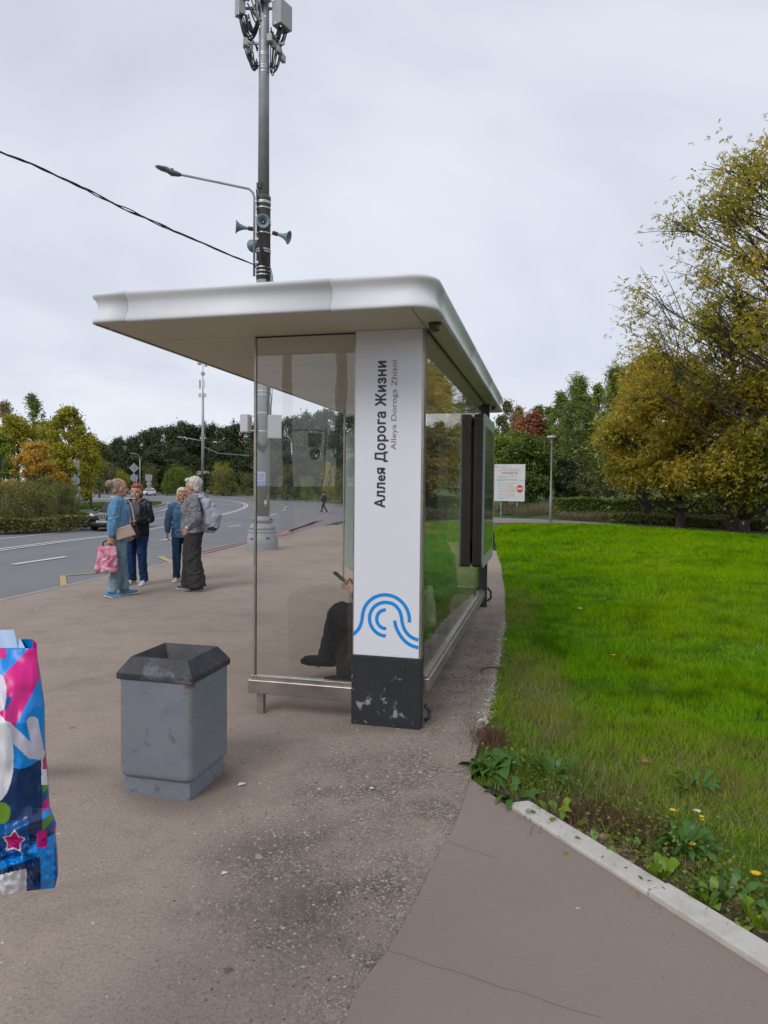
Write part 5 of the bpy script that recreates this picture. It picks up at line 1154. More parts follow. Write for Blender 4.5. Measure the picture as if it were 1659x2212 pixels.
MB().tube([(0.0, .150, .88), (0.0, .152, 1.05), (0.0, .142, 1.2), (0, .09, 1.31)], [(.028, .01)] * 4, 8).build('placket', c_white, pw, smooth=True)
MB().tube([pw_ for pw_ in [Jw['head'] + V3((-.03, -.115, .05)), Jw['head'] + V3((0.0, -.12, .06))]], [(.03, .03)] * 2, 10).build('hair_tie', c_cream, pw, smooth=True)
# beige crossbody handbag (hangs from her shoulder)
m_beige = plain('beige_leather', (0.44, 0.34, 0.26), 0.5, 0, 0.06, 6, 0.1, 120)
hb_ = empty('handbag', pw.matrix_basis @ V3((.205, .10, .90)), R(-72 + 88), label='small beige crossbody handbag at the hip of the woman with the hair bun', cat='handbag')
Lb = [(-.135, -.075), (.125, -.075), (.10, .085), (-.115, .085)]
bag = MB().hull([(x, -.035, z) for x, z in Lb], [(x, .03, z) for x, z in Lb]).build('body', m_beige, hb_, bevel=.012); bag.rotation_euler = (0, R(-17), 0)
o = MB().box((-.02, -.037, .055), (.02, -.0355, .065)).build('metal_badge', plain('rose_metal', (.6, .42, .33), .3, .6), hb_); o.rotation_euler = (0, R(-17), 0)
for p in ((-.14, .05), (.12, .13)): MB().ball((p[0], 0, p[1]), .013, 8, 6).build('ring', m_leg, hb_)
tube('strap', [(.118, .0, .10), (.11, .05, .20), (.08, .12, .34), (.03, .19, .44)], .007, m_beige, hb_)
tube('strap', [(-.14, 0, .06), (-.15, .04, .18), (-.12, .05, .33), (-.06, .10, .455), (-.0, .16, .475)], .007, m_beige, hb_)
# pink bag
def pink_mat():
    s = NT('pink_rose_print'); n = s.voro(16, 'Color'); sp = s.n('ShaderNodeSeparateColor'); s.l(n, sp.inputs[0])
    c = s.ramp(sp.outputs[0], [(0, (.55, .10, .22)), (.35, (.70, .22, .34)), (.7, (.72, .40, .48)), (.95, (.30, .06, .08))]); c = s.mix(s.rng(s.noise(4, 3), .5, .56), c, (.72, .42, .52)); c = s.mix(s.rng(s.noise(9, 3), .62, .66), c, (.13, .06, .05))
    return s.set(Base_Color=c, Roughness=.4, Normal=s.bump(s.noise(14, 4, .6, None, 1.0), .8, .03))
m_pink = pink_mat()
def soft_bag(name, mat, parent, w, h, d, seed=1, vox=.006, disp=.02, taper=.85):
    mb = MB().tube([(0, 0, 0), (0, 0, h * .06), (0, 0, h * .5), (0, 0, h * .9), (0, 0, h)], [(w * .46, d * .42), (w * .5, d * .5), (w * .48, d * .5), (w * .46 * taper, d * .3), (w * .45 * taper, d * .12)], 20)
    return voxel(name, mb, vox, mat, parent, 2, disp, (12, 12, 9), seed)
hw_ = pw.matrix_basis @ V3((.235, -.115, .76))
pk = empty('shopping_bag', hw_ - V3((0.02, 0, .40)), R(8), label='pink plastic bag printed with roses hanging from a hand', cat='bag')
soft_bag('bag_body', m_pink, pk, .30, .36, .12, 3)
MB().tube([(-.05, 0, .35), (-.045, 0, .41), (0, 0, .435), (.05, 0, .41), (.055, 0, .35)], [(.012, .004)] * 5, 6).build('handle', m_leg, pk)
# --- red haired woman
c_blk = cloth('black_jacket', (0.016, 0.017, 0.02)); c_gry = cloth('grey_hoodie', (0.085, 0.09, 0.10)); jeans_b = denim('bright_blue_jeans', (0.008, 0.028, 0.09), (0.018, 0.055, 0.15)); sh_wh = cloth('white_trainer', (0.5, 0.5, 0.48))
A = gp(297, 1263)
p2, J2, s2 = person('red haired woman in black open jacket holding a brown wallet in both hands', A, R(168), 1.56,
    dict(elR=(.225, .0, 1.07), wrR=(.06, .20, 1.04), handR=(-.02, .28, 1.02), palmR=(-.3, 0, .9), elL=(-.225, .0, 1.07), wrL=(-.06, .20, 1.03), handL=(.03, .28, 1.02), palmL=(.3, 0, .9), head_yaw=12, head_pitch=-4, curl=.6),
    dict(cuff=-.01, trousers=(jeans_b, (.108, .09, .074, .07, .064)), tops=(('hoodie', c_gry, .022, .04, 1.9, 0, .012),), shoes=sh_wh, hair=h_red, hairf=hair_bob, sole=m_sole))
for q, a0, a1 in ((1, 42, 165), (-1, 34, 155)):       # the two fronts of the open jacket
    rows = []; 
    for z, w_, d_ in ((.80, .20, .155), (.92, .198, .152), (1.05, .182, .145), (1.2, .188, .148), (1.29, .20, .122), (1.345, .115, .10)):
        row = []
        for i in range(9):
            a = R(90 - q * (a0 + (180 - a0) * i / 8)); row.append((w_ * math.cos(a), d_ * math.sin(a), z + .01 * math.sin(i * 2)))
        rows.append(row)
    vs = [p for r_ in rows for p in r_]; o = MB().add(vs, [(a * 9 + b, a * 9 + b + 1, (a + 1) * 9 + b + 1, (a + 1) * 9 + b) for a in range(5) for b in range(8)]).build('jacket_side', c_blk, p2, smooth=True)
    m_ = o.modifiers.new('t', 'SOLIDIFY'); m_.thickness = .012; m_ = o.modifiers.new('s', 'SUBSURF'); m_.levels = m_.render_levels = 1
    S = 'R' if q > 0 else 'L'; sh_, el, wr = J2['sh' + S], J2['el' + S], J2['wr' + S]
    voxel('sleeve', MB().tube([sh_ - V3((q * .05, 0, 0)), sh_, sh_.lerp(el, .5), el], [.082, .078, .073, .07], 14, round_end=True).tube([el, el.lerp(wr, .75)], [.068, .055], 14, round_end=True), .009, c_blk, p2, 2, .012)
for k, (x, z, h) in enumerate(((-.055, 1.17, .06), (-.005, 1.19, .09), (.045, 1.21, .12))):
    o = MB().box((-.018, -.002, -h / 2), (.018, .002, h / 2)).build('print_stripe', m_ink, p2); o.location = (x, .1375, z - .03); o.rotation_euler = (R(3), R(-25), 0)
wl = empty('wallet', p2.matrix_basis @ V3((0, .275, 1.055)), R(168), label='brown leather wallet held open by the red haired woman', cat='wallet'); m_lth = plain('brown_leather', (.16, .055, .035), .5)
for q in (-1, 1):
    o = MB().box((-.055, -.006, 0), (.055, .006, .09)).build('flap', m_lth, wl, bevel=.004); o.rotation_euler = (R(20 * q), 0, R(10)); o.location = (0, .012 * q, -.01)
bb = empty('black_bag', p2.matrix_basis @ V3((-.03, .19, .76)), R(168), label='black bag hanging at the hips of the red haired woman', cat='handbag')
soft_bag('bag_body', c_blk, bb, .27, .20, .10, 7); tube('strap', [(-.12, 0, .18), (-.17, -.02, .34), (-.16, -.1, .52)], .008, c_blk, bb); tube('strap', [(.12, 0, .18), (.17, -.02, .34), (.16, -.1, .52)], .008, c_blk, bb)
# --- short woman behind, blue jacket
jk2 = denim('slate_blue_jacket', (0.045, 0.10, 0.175), (0.085, 0.165, 0.255)); jeans_d = denim('dark_jeans', (0.012, 0.035, 0.075), (0.03, 0.07, 0.13))
A = gp(394, 1256.5)
person('short blond woman in slate blue jacket half hidden behind the grey haired woman', A, R(-170), 1.50,
    dict(elR=(.235, -.01, 1.08), wrR=(.245, .03, .86), elL=(-.235, -.01, 1.08), wrL=(-.23, .04, .86), head_yaw=8, curl=.9, build=1.0),
    dict(cuff=-.01, trousers=(jeans_d, (.1, .088, .074, .07, .064)), tops=(('jacket', jk2, .026, .12, 2, 0, .014),), shoes=sh_wh, hair=h_blond, hairf=hair_bob, skin=m_skin2, sole=m_sole))
# --- grey haired woman
c_grj = cloth('grey_satin_jacket', (0.20, 0.20, 0.225), .8, .5, 120, .2, 12); c_gtr = cloth('charcoal_trousers', (0.048, 0.043, 0.045), .5, .9); c_sh = cloth('taupe_shoe', (0.12, 0.11, 0.115)); m_lil = cloth('lilac_nylon', (0.36, 0.365, 0.44), .7, .5, 150, .06, 7)
A = gp(419, 1275)
p4, J4, s4 = person('grey haired woman in grey hooded jacket and wide charcoal trousers, hand in pocket', A, R(97), 1.66,
    dict(elR=(.22, -.05, 1.06), wrR=(.2, .04, .86), elL=(-.235, -.07, 1.07), wrL=(-.195, .065, .90), handL=(-.17, .10, .82), head_yaw=-6, head_pitch=-6, knR=(.085, .06, .47), anR=(.09, .07, .075), knL=(-.09, .0, .47), anL=(-.095, -.06, .075), curl=.5, build=1.18),
    dict(trousers=(c_gtr, (.13, .125, .115, .12, .13)), tw=.016, tops=(('jacket', c_grj, .038, .05, 1.85, 0, .022),), shoes=c_sh, hair=h_grey, hairf=hair_short, sole=m_sole, cuff=-.01, hip=1.05))
nk = J4['neck']; voxel('hood', MB().tube([nk + V3((-.095, .06, -.03)), nk + V3((-.11, -.04, -.01)), nk + V3((-.06, -.115, -.0)), nk + V3((0, -.135, -.01)), nk + V3((.06, -.115, 0)), nk + V3((.11, -.04, -.01)), nk + V3((.095, .06, -.03))], [.03, .04, .05, .056, .05, .04, .03], 12, round_end=True).ball(nk + V3((0, -.14, -.05)), (.11, .06, .085)), .009, c_grj, p4, 2, .02)
MB().tube([J4['wrL'] + V3((0, -.012, .035)), J4['wrL'] + V3((0, -.006, .005))], [.036, .036], 14).build('watch', m_sole, p4, smooth=True)
lc = empty('lilac_bag', p4.matrix_basis @ V3((-.08, -.215, .93)), R(97), label='slouchy lilac cloth bag on the back of the grey haired woman', cat='bag')
mbl = MB().tube([(0.02, .04, .0), (0.0, -.02, .05), (0.0, -.05, .16), (-.01, .0, .30), (-.02, .09, .42), (-.03, .13, .48)], [(.09, .11), (.11, .165), (.10, .15), (.075, .10), (.05, .06), (.03, .03)], 18, round_end=True)
voxel('bag_body', mbl, .009, m_lil, lc, 2, .03, (7, 7, 7), 9)
voxel('lower_pouch', MB().ball((-.02, -.06, -.02), (.07, .09, .05)), .009, c_gtr, lc, 1, .01)
tube('strap', [(-.03, .12, .44), (-.045, .17, .475), (-.06, .22, .46)], .016, m_lil, lc)
# --- walking man far on the road
c_bk2 = cloth('black_cloth', (0.012, 0.012, 0.016)); x, y = P2(700, 60); 
person('man in black walking across the far end of the road', (x, y, Hs(x, y) - 0.10), R(75), 1.78,
    dict(knR=(.09, .18, .49), anR=(.09, .23, .10), knL=(-.09, -.02, .47), anL=(-.09, -.26, .13), toeL=(-.09, -.14, .04), elR=(.22, -.14, 1.08), wrR=(.22, -.06, .86), elL=(-.22, .06, 1.07), wrL=(-.22, .18, .88), build=1.1),
    dict(trousers=(c_bk2, (.1, .085, .065, .062, .058)), tops=(('jacket', c_bk2, .03, .08, 2, 0, .01),), shoes=c_bk2, sole=c_bk2, hair=c_bk2, hairf=hair_hat), .011)
# --- passer-by behind the hedge
x, y = P2(1402, 38.5); c_nv = cloth('navy_cloth', (0.02, 0.022, 0.04)); c_bg = cloth('grey_backpack', (0.17, 0.17, 0.15))
p6, J6, s6 = person('passer-by in navy with a grey backpack beside the hedge under the yellow tree', (x, y, Hs(x, y) + 0.02), R(60), 1.68,
    dict(knR=(.09, .12, .48), anR=(.09, .16, .09), knL=(-.09, -.03, .47), anL=(-.09, -.18, .1)),
    dict(trousers=(c_nv, (.1, .085, .065, .062, .058)), tops=(('jacket', c_nv, .03, .06, 2, 0, .01),), shoes=c_bk2, sole=c_bk2, hair=h_dark, hairf=hair_crop), .011)
bpk = empty('backpack', p6.matrix_basis @ V3((0, -.18, 1.15)), R(60), label='grey backpack on the passer-by at the hedge', cat='backpack')
voxel('bag_body', MB().ball((0, -.04, 0), (.16, .11, .24)), .012, c_bg, bpk, 1); MB().tube([(-.1, .0, .2), (-.11, .1, .24), (-.11, .26, .1)], .015, 6).build('strap', c_bg, bpk); MB().tube([(.1, .0, .2), (.11, .1, .24), (.11, .26, .1)], .015, 6).build('strap', c_bg, bpk)

# --- seated people in the shelter (they face the road, local direction +v)
def SP(u, v, z=0): return tuple(O + U * u + V * v + V3((0, 0, z)))
FV = math.atan2(-V.x, V.y)
c_wine = cloth('wine_sweater', (0.10, 0.018, 0.03)); c_bkt = cloth('black_trousers', (0.009, 0.009, 0.011), .35)
seatz = .46
def seated(dy=.0, lean=0.06): return dict(pelvis=(0, 0, seatz + .12), waist=(0, .0 + lean * .2, seatz + .26), chest=(0, .02 + lean * .6, seatz + .42), neck=(0, .01 + lean, seatz + .585), head=(0, .06 + lean * 1.3, seatz + .715),
    shR=(.165, lean, seatz + .535), shL=(-.165, lean, seatz + .535), hiR=(.09, .03, seatz + .09), hiL=(-.09, .03, seatz + .09))
po = seated(lean=.05); po.update(knR=(.10, .47, seatz + .08), knL=(-.0, .50, seatz + .13), anR=(.11, .47, .10), anL=(.15, .64, .22), toeL=(.16, .77, .10), toeR=(.11, .61, .045),
    elR=(.22, .14, .72), elL=(-.22, .14, .72), wrR=(.05, .37, .77), wrL=(-.06, .37, .76), handR=(.02, .45, .84), handL=(-.02, .45, .83), palmR=(-.9, -.1, .1), palmL=(.9, -.1, .1), head_pitch=-22, curl=.75)
p7, J7, s7 = person('seated person in black trousers and wine red sleeves holding a phone behind the name panel', SP(.78, .285, -.03), FV, 1.66, po,
    dict(trousers=(c_bkt, (.125, .112, .098, .092, .088)), tw=.01, tops=(('sweater', c_wine, .026, .0, 1.95, 0, .012),), shoes=c_bkt, sole=c_bkt, hair=h_dark, hairf=hair_crop, cuff=.0), .006)
phn = empty('phone', p7.matrix_basis @ V3((.0, .495, .865)), FV, label='black mobile phone tilted up in the hands of the seated person', cat='phone')
o = MB().box((-.036, -.005, -.075), (.036, .005, .075)).build('case', plain('phone_black', (.02, .018, .016), .35), phn, bevel=.004); o.rotation_euler = (R(-52), 0, 0)
o = MB().box((-.033, -.0064, -.07), (.033, -.0052, .07)).build('screen', plain('phone_screen', (.03, .03, .03), .08), phn); o.rotation_euler = (R(-52), 0, 0)
c_grn = cloth('green_coat', (0.035, 0.16, 0.11), .5, .8, 100, .15, 6)
po = seated(lean=.02); po.update(knR=(.11, .44, seatz + .10), knL=(-.11, .44, seatz + .10), anR=(.11, .42, .08), anL=(-.11, .42, .08), elR=(.25, .10, .74), elL=(-.25, .10, .74), wrR=(.08, .30, .66), wrL=(-.08, .30, .66), head_pitch=-15, head_yaw=-10, build=1.2)
person('seated person in bulky green coat and knitted hat behind the back glass', SP(1.80, .20, .07), FV + R(6), 1.62, po,
    dict(trousers=(c_bkt, (.12, .1, .085, .075, .07)), tops=(('coat', c_grn, .055, .03, 2, 0, .02),), shoes=c_bk2, sole=c_bk2, hair=h_hat, hairf=hair_hat, cuff=.0), .009)
tb = empty('tote_bag', SP(1.16, .16, .455), ROTS, label='cream cloth tote bag standing on the bench between the two seated people', cat='bag'); m_tote = cloth('cream_cotton', (0.52, 0.53, 0.42), .6, .9, 200, .05, 5)
mb = MB().tube([(0, 0, 0), (0, 0, .03), (.0, 0, .18), (0.01, 0, .32)], [(.07, .05), (.085, .06), (.085, .05), (.075, .018)], 16); voxel('bag_body', mb, .006, m_tote, tb, 2, .018, (9, 9, 7), 4)
tube('handle', [(-.05, .0, .30), (-.09, .06, .20), (-.10, .08, .06), (-.095, .085, -.02)], [(.014, .004)] * 4, m_tote, tb)

# --- carrier at the left, outside the frame, with the printed package under the arm
D0 = 1.15; pc = V3(at(-95, 1665, D0))
p9, J9, s9 = person('person in a dark coat outside the left edge with a package under the arm', (pc.x - .44, 1.05, 0), R(-10), 1.72,
    dict(elR=(.25, -.05, 1.02), wrR=(.33, .16, .93), handR=(.42, .24, .92), palmR=(0, 0, 1)), dict(trousers=(c_nv, (.1, .085, .066, .062, .058)), tops=(('coat', c_nv, .035, .15, 2, 0, .012),), shoes=c_bk2, sole=c_bk2, hair=h_dark, hairf=hair_crop), .012)
def package():
    """printed plastic package: front and back sheet, flat print chosen per facet of a fine grid"""
    x0, x1, z0, z1 = -.22, .0, 0.0, .445
    mats = [plain('print_blue', (.0, .24, .70), .32), plain('print_pink', (.62, .0, .20), .32), plain('print_navy', (.004, .03, .12), .28), plain('print_pale', (.60, .56, .66), .35), plain('print_lime', (.13, .26, .02), .3), plain('print_mid_blue', (.0, .08, .28), .3), plain('print_white', (.72, .72, .76), .35)]
    K1 = FOC / D0
    def col(px, py):                                    # survey coordinates in the photo's 350 x 1200 crop of the package
        def seg(ax, ay, bx, by, r): t = max(0, min(1, ((px - ax) * (bx - ax) + (py - ay) * (by - ay)) / ((bx - ax) ** 2 + (by - ay) ** 2))); return math.hypot(px - ax - t * (bx - ax), py - ay - t * (by - ay)) < r
        def star(cx, cy, r, rr):
            a = math.atan2(py - cy, px - cx) + .25; k = (a / (2 * math.pi) * 5) % 1; k = abs(k - .5) * 2; return math.hypot(px - cx, py - cy) < rr + (r - rr) * k ** 1.6
        if py > 1790 and px < 205 and py < 2060 - px * .5 and py > 1835 - px * .2: return 6 if (px < 195) else 2     # plain label
        if star(103, 1595, 88, 55): return 1 if star(103, 1595, 74, 44) else 6
        if math.hypot((px - 10) / 68, (py - 1385) / 80) < 1: return 4
        if px < 100 and math.hypot((px + 40) / 142, (py - 980) / 330) < 1: return 6
        if math.hypot((px - 5) / 42, (py - 500) / 135) < 1: return 3
        if seg(240, 715, 285, 940, 42) or seg(285, 945, 230, 935, 48) or seg(50, 760, 235, 940, 48) and py < 990: return 3
        if px > 305 and 905 < py < 1180: return 6 if py > 1060 or px < 315 else 1
        if px > 312 and 1180 < py < 1520: return (1, 0, 4, 5)[int(py / 70 + px / 60) % 4]
        if px > 275 and 1515 < py < 1640 and px < 345: return 1
        if px > 300 and py > 1600: return 0 if px < 400 - (py - 1700) * .0 else 5
        if py > 1000 + 60 * math.sin(px / 90): 
            if 1440 < py < 1700 and px < 210: return 5
            return 2 if py < 1590 + (300 - px) * .5 or py > 1700 + (300 - px) * .35 else 0
        if math.hypot((px - 55) / 20, (py - 580) / 60) < 1 and px + py < 660 and False: return 0
        if 40 < px < 90 and 525 < py < 640 and abs((px - 50) - (585 - py) * .45) < 22: return 5
        if py < 380 + (-px) * .95 + 150 and py > 170 and px < 215 - (py - 170) * .95 + 0 : return 0 if px > 45 or py > 250 else 1
        if px < 290 - (py - 400) * .52 + 0 and py < 760 or px > 215 and py < 390 and px < 300: return 1
        return 0
    nx, nz = 150, 260; bound = [(135, 0), (170, 183), (270, 183), (268, 230), (300, 400), (322, 600), (330, 900), (350, 1120), (362, 1300), (412, 1470), (412, 1600), (425, 1800), (420, 1890), (388, 1970)]
    rb = [(172, 268), (230, 270), (400, 298), (600, 325), (900, 330), (1120, 350), (1350, 362), (1430, 395), (1480, 413), (1560, 405), (1700, 422), (1850, 426), (1920, 410), (1985, 385), (2080, 360)]
    def rx(py):
        for (a, xa), (b, xb) in zip(rb[:-1], rb[1:]):
            if a <= py <= b: return xa + (xb - xa) * (py - a) / (b - a)
        return rb[-1][1]
    S = 350 / 645 / 1.8517; e = empty('printed_package', V3(at(-40, 1955, D0)), R(0), label='crumpled blue and pink printed plastic package at the left edge of the photo', cat='package')
    base = V3(e.location)
    F = []; Bk = []
    for j in range(nz + 1):
        t = j / nz
        for i in range(nx + 1):
            s_ = i / nx; py0 = 172 + t * (1940 - 172); py = py0 + (0 if t < .93 else (t - .93) / .07 * (1 - s_) ** 1.2 * 120) ; X = -430 + (rx(py0) + 430) * s_
            pxs = X * S; pys = 1350.1 + py * S
            w = V3(at(pxs, pys, D0))
            bul = .075 * (math.sin(math.pi * min(1, max(0, s_))) ** .6) * (min(1, t * 3.2)) ** .8 * (.75 + .25 * min(1, (1 - t) * 12))
            cr_ = .006 * noise.noise((X * .013, py * .006, 1.0)) + (.010 * noise.noise((X * .02, py * .02, 5.0)) if t > .78 else 0) - .010 * math.exp(-((py - 1480 - (X - 200) * -.45) / 45) ** 2) * (1 if X > -100 else .3)
            cc_ = V3((0, 0, CH)); F.append(cc_ + (w - cc_) * (1 - (bul - cr_) / D0) - base); yb = w.y + .015 + bul * .8; Bk.append(V3((w.x * yb / w.y - .006, yb, w.z + (.012 if t < .02 else 0))) - base)
    n = nx + 1; fs = []; mi = []
    for j in range(nz):
        for i in range(nx):
            fs.append((j * n + i, (j + 1) * n + i, (j + 1) * n + i + 1, j * n + i + 1)); s_ = (i + .5) / nx; py = 172 + (j + .5) / nz * (1940 - 172); mi.append(col(-430 + (rx(py) + 430) * s_, py))
    mb = MB(); mb.v = list(F); mb.f = fs; mb.mi = mi; o = mb.build('front_sheet', mats, e, smooth=True)
    rim = [j * n + nx for j in range(nz + 1)]; L = len(F); fs2 = [(j * n + i, j * n + i + 1, (j + 1) * n + i + 1, (j + 1) * n + i) for j in range(nz) for i in range(nx)]
    MB().add(Bk, fs2).build('back_sheet', mats[0], e, smooth=True)
    side = []; 
    for j in range(nz + 1): side += [F[j * n + nx], (F[j * n + nx] + Bk[j * n + nx]) / 2 + V3((.004, 0, 0)), Bk[j * n + nx]]
    sm = []; sf = []
    for j in range(nz):
        for k in range(2): sf.append((3 * j + k, 3 * (j + 1) + k, 3 * (j + 1) + k + 1, 3 * j + k + 1)); sm.append((1, 0, 4, 5, 0)[int(j / 16) % 5] if j < 190 else 0)
    mb = MB(); mb.add(side, sf); mb.mi = sm; mb.build('side_gusset', mats, e, smooth=True)
    bt = [F[nz * n + i] for i in range(n)] + [Bk[nz * n + i] for i in range(n)]; MB().add(bt, [(i, n + i, n + i + 1, i + 1) for i in range(n - 1)]).build('bottom_fold', mats[2], e, smooth=True)
    tp = [F[i] + V3((0, .002, 0)) for i in range(n)] + [Bk[i] + V3((0, 0, .016 if i < n * .8 else .0)) for i in range(n)]
    MB().add(tp, [(i, i + 1, n + i + 1, n + i) for i in range(n - 20)]).build('top_lining', plain('package_inside', (.36, .50, .72), .5), e, smooth=True)
    return e
package()
# ================================================================ TREES AND PLANTS
def leaf_mat(name, stops, trans=0.35, clump=0.5):
    """colour by leaf: the tint of each leaf plus a slow change through the crown"""
    s = NT(name); a = s.n('ShaderNodeAttribute', attribute_name='tint', attribute_type='GEOMETRY')
    oi = s.n('ShaderNodeObjectInfo'); n = s.noise(clump, 3, 0.6)
    f = s.math('ADD', s.math('ADD', s.math('MULTIPLY', a.outputs['Fac'], 0.55), s.math('MULTIPLY', n, 0.75)), s.math('MULTIPLY', oi.outputs['Random'], 0.22)); f = s.math('SUBTRACT', f, 0.26)
    c = s.ramp(f, stops); s.t.nodes.remove(s.bsdf)
    d = s.n('ShaderNodeBsdfDiffuse'); s.l(c, d.inputs[0]); t = s.n('ShaderNodeBsdfTranslucent'); s.l(s.mix(0.5, c, (0.9, 1.0, 0.3), 'MULTIPLY'), t.inputs[0])
    g = s.n('ShaderNodeBsdfGlossy'); g.inputs['Roughness'].default_value = 0.45; g.inputs[0].default_value = (0.6, 0.6, 0.6, 1)
    m = s.n('ShaderNodeMixShader'); m.inputs[0].default_value = trans; s.l(d.outputs[0], m.inputs[1]); s.l(t.outputs[0], m.inputs[2])
    m2 = s.n('ShaderNodeMixShader'); m2.inputs[0].default_value = 0.05; s.l(m.outputs[0], m2.inputs[1]); s.l(g.outputs[0], m2.inputs[2])
    s.l(m2.outputs[0], s.out.inputs[0]); return s.m
m_bark = plain('bark', (0.075, 0.062, 0.052), 0.9, 0, 0.3, 5, 0.6, 14); m_bark2 = plain('bark_pale', (0.16, 0.15, 0.135), 0.9, 0, 0.4, 3, 0.4, 12)
LM = dict(
 dark=leaf_mat('leaves_dark', [(0.1, (0.023, 0.039, 0.014)), (0.5, (0.057, 0.082, 0.031)), (0.9, (0.120, 0.143, 0.052))], .2),
 olive=leaf_mat('leaves_olive', [(0.1, (0.072, 0.083, 0.022)), (0.5, (0.155, 0.166, 0.050)), (0.9, (0.290, 0.279, 0.090))]),
 green=leaf_mat('leaves_green', [(0.1, (0.062, 0.105, 0.011)), (0.5, (0.154, 0.222, 0.024)), (0.9, (0.321, 0.374, 0.043))]),
 birch=leaf_mat('leaves_birch', [(0.1, (0.071, 0.108, 0.022)), (0.5, (0.170, 0.227, 0.048)), (0.9, (0.362, 0.395, 0.094))]),
 yelgreen=leaf_mat('leaves_yellow_green', [(0.08, (0.137, 0.156, 0.014)), (0.4, (0.304, 0.293, 0.024)), (0.7, (0.508, 0.420, 0.034)), (0.95, (0.704, 0.430, 0.051))]),
 orange=leaf_mat('leaves_orange', [(0.08, (0.220, 0.179, 0.029)), (0.4, (0.551, 0.340, 0.043)), (0.75, (0.716, 0.405, 0.072)), (0.95, (0.760, 0.585, 0.087))]),
 red=leaf_mat('leaves_rust', [(0.1, (0.141, 0.067, 0.037)), (0.5, (0.383, 0.140, 0.070)), (0.9, (0.545, 0.225, 0.112))]),
 pink=leaf_mat('leaves_brown_pink', [(0.1, (0.143, 0.122, 0.056)), (0.5, (0.326, 0.245, 0.131)), (0.9, (0.490, 0.388, 0.206))]),
 elder=leaf_mat('leaves_box_elder', [(0.1, (0.139, 0.165, 0.022)), (0.42, (0.393, 0.361, 0.048)), (0.7, (0.670, 0.478, 0.066)), (0.92, (0.750, 0.446, 0.108))], .45),
 hedge=leaf_mat('leaves_hedge', [(0.1, (0.043, 0.073, 0.008)), (0.5, (0.110, 0.163, 0.017)), (0.9, (0.233, 0.281, 0.032))], .25, 1.5),
 brownbush=leaf_mat('leaves_brown_bush', [(0.1, (0.069, 0.090, 0.020)), (0.45, (0.161, 0.188, 0.045)), (0.8, (0.287, 0.213, 0.070)), (0.97, (0.345, 0.362, 0.080))], .3, 1.0),
 dry=leaf_mat('dry_stalks', [(0.1, (0.088, 0.072, 0.035)), (0.5, (0.192, 0.152, 0.088)), (0.9, (0.288, 0.240, 0.136))], .2, 1.5),
)
def leafset(rng, C, size, droop=0.0, shape='quad', aspect=0.6, flat=0.0):
    """C: leaf centres (n,3) -> corner array for independent leaves"""
    n = len(C); d = rng.normal(size=(n, 3)); d[:, 2] = d[:, 2] * (1 - flat) - droop; d /= np.linalg.norm(d, axis=1)[:, None]
    r = rng.normal(size=(n, 3)); r[:, 2] *= (1 - flat); s = np.cross(d, r); s /= (np.linalg.norm(s, axis=1)[:, None] + 1e-9)
    L = size * rng.uniform(0.6, 1.3, n)[:, None]; Wd = L * aspect
    if shape == 'quad':
        return np.stack([C - d * L * .5, C + s * Wd * .5 - d * L * .05, C + d * L * .5, C - s * Wd * .5 - d * L * .05], 1).reshape(-1, 3), 4
    return np.stack([C - s * Wd * .5, C + s * Wd * .5, C + d * L], 1).reshape(-1, 3), 3
def crown_points(rng, n, h0, h1, r, prof='round', clumps=28, cr=0.35, tight=0.75, hang=0.0):
    """leaf centres gathered in clumps through a crown from height h0 to h1 of radius r"""
    K = clumps; t = rng.uniform(0, 1, K) ** (0.85 if prof != 'cone' else 1.1)
    if prof == 'round': w = np.sqrt(np.clip(1 - (2 * t - 0.9) ** 2 / 1.25, 0.05, 1))
    elif prof == 'cone': w = 1.05 - t * 0.9
    elif prof == 'column': w = 0.75 + 0.25 * np.sin(math.pi * t)
    else: w = np.clip(1.0 - (t - 0.25) ** 2 * 1.6, 0.25, 1)
    a = rng.uniform(0, 2 * math.pi, K); q = rng.uniform(0.25, 1, K) ** 0.5 * w * r * tight
    cc = np.stack([q * np.cos(a), q * np.sin(a), h0 + (h1 - h0) * (0.08 + 0.86 * t)], 1)
    rad = r * cr * rng.uniform(0.55, 1.25, K)
    idx = rng.choice(K, n, p=(rad ** 2) / (rad ** 2).sum()); g = rng.normal(size=(n, 3)); g /= np.linalg.norm(g, axis=1)[:, None]
    g *= (rng.uniform(0, 1, n) ** 0.6)[:, None] * rng.lognormal(0.02, 0.30, n)[:, None]
    P = cc[idx] + g * rad[idx][:, None] * np.array([1, 1, 0.8])
    if hang: P[:, 2] -= np.abs(rng.normal(size=n)) * hang * r * (rng.uniform(0, 1, n) < .6)
    tint = np.clip(rng.uniform(0, 1, K)[idx] * 0.55 + rng.uniform(0, 1, n) * 0.45, 0, 1)
    return P, tint, cc, rad
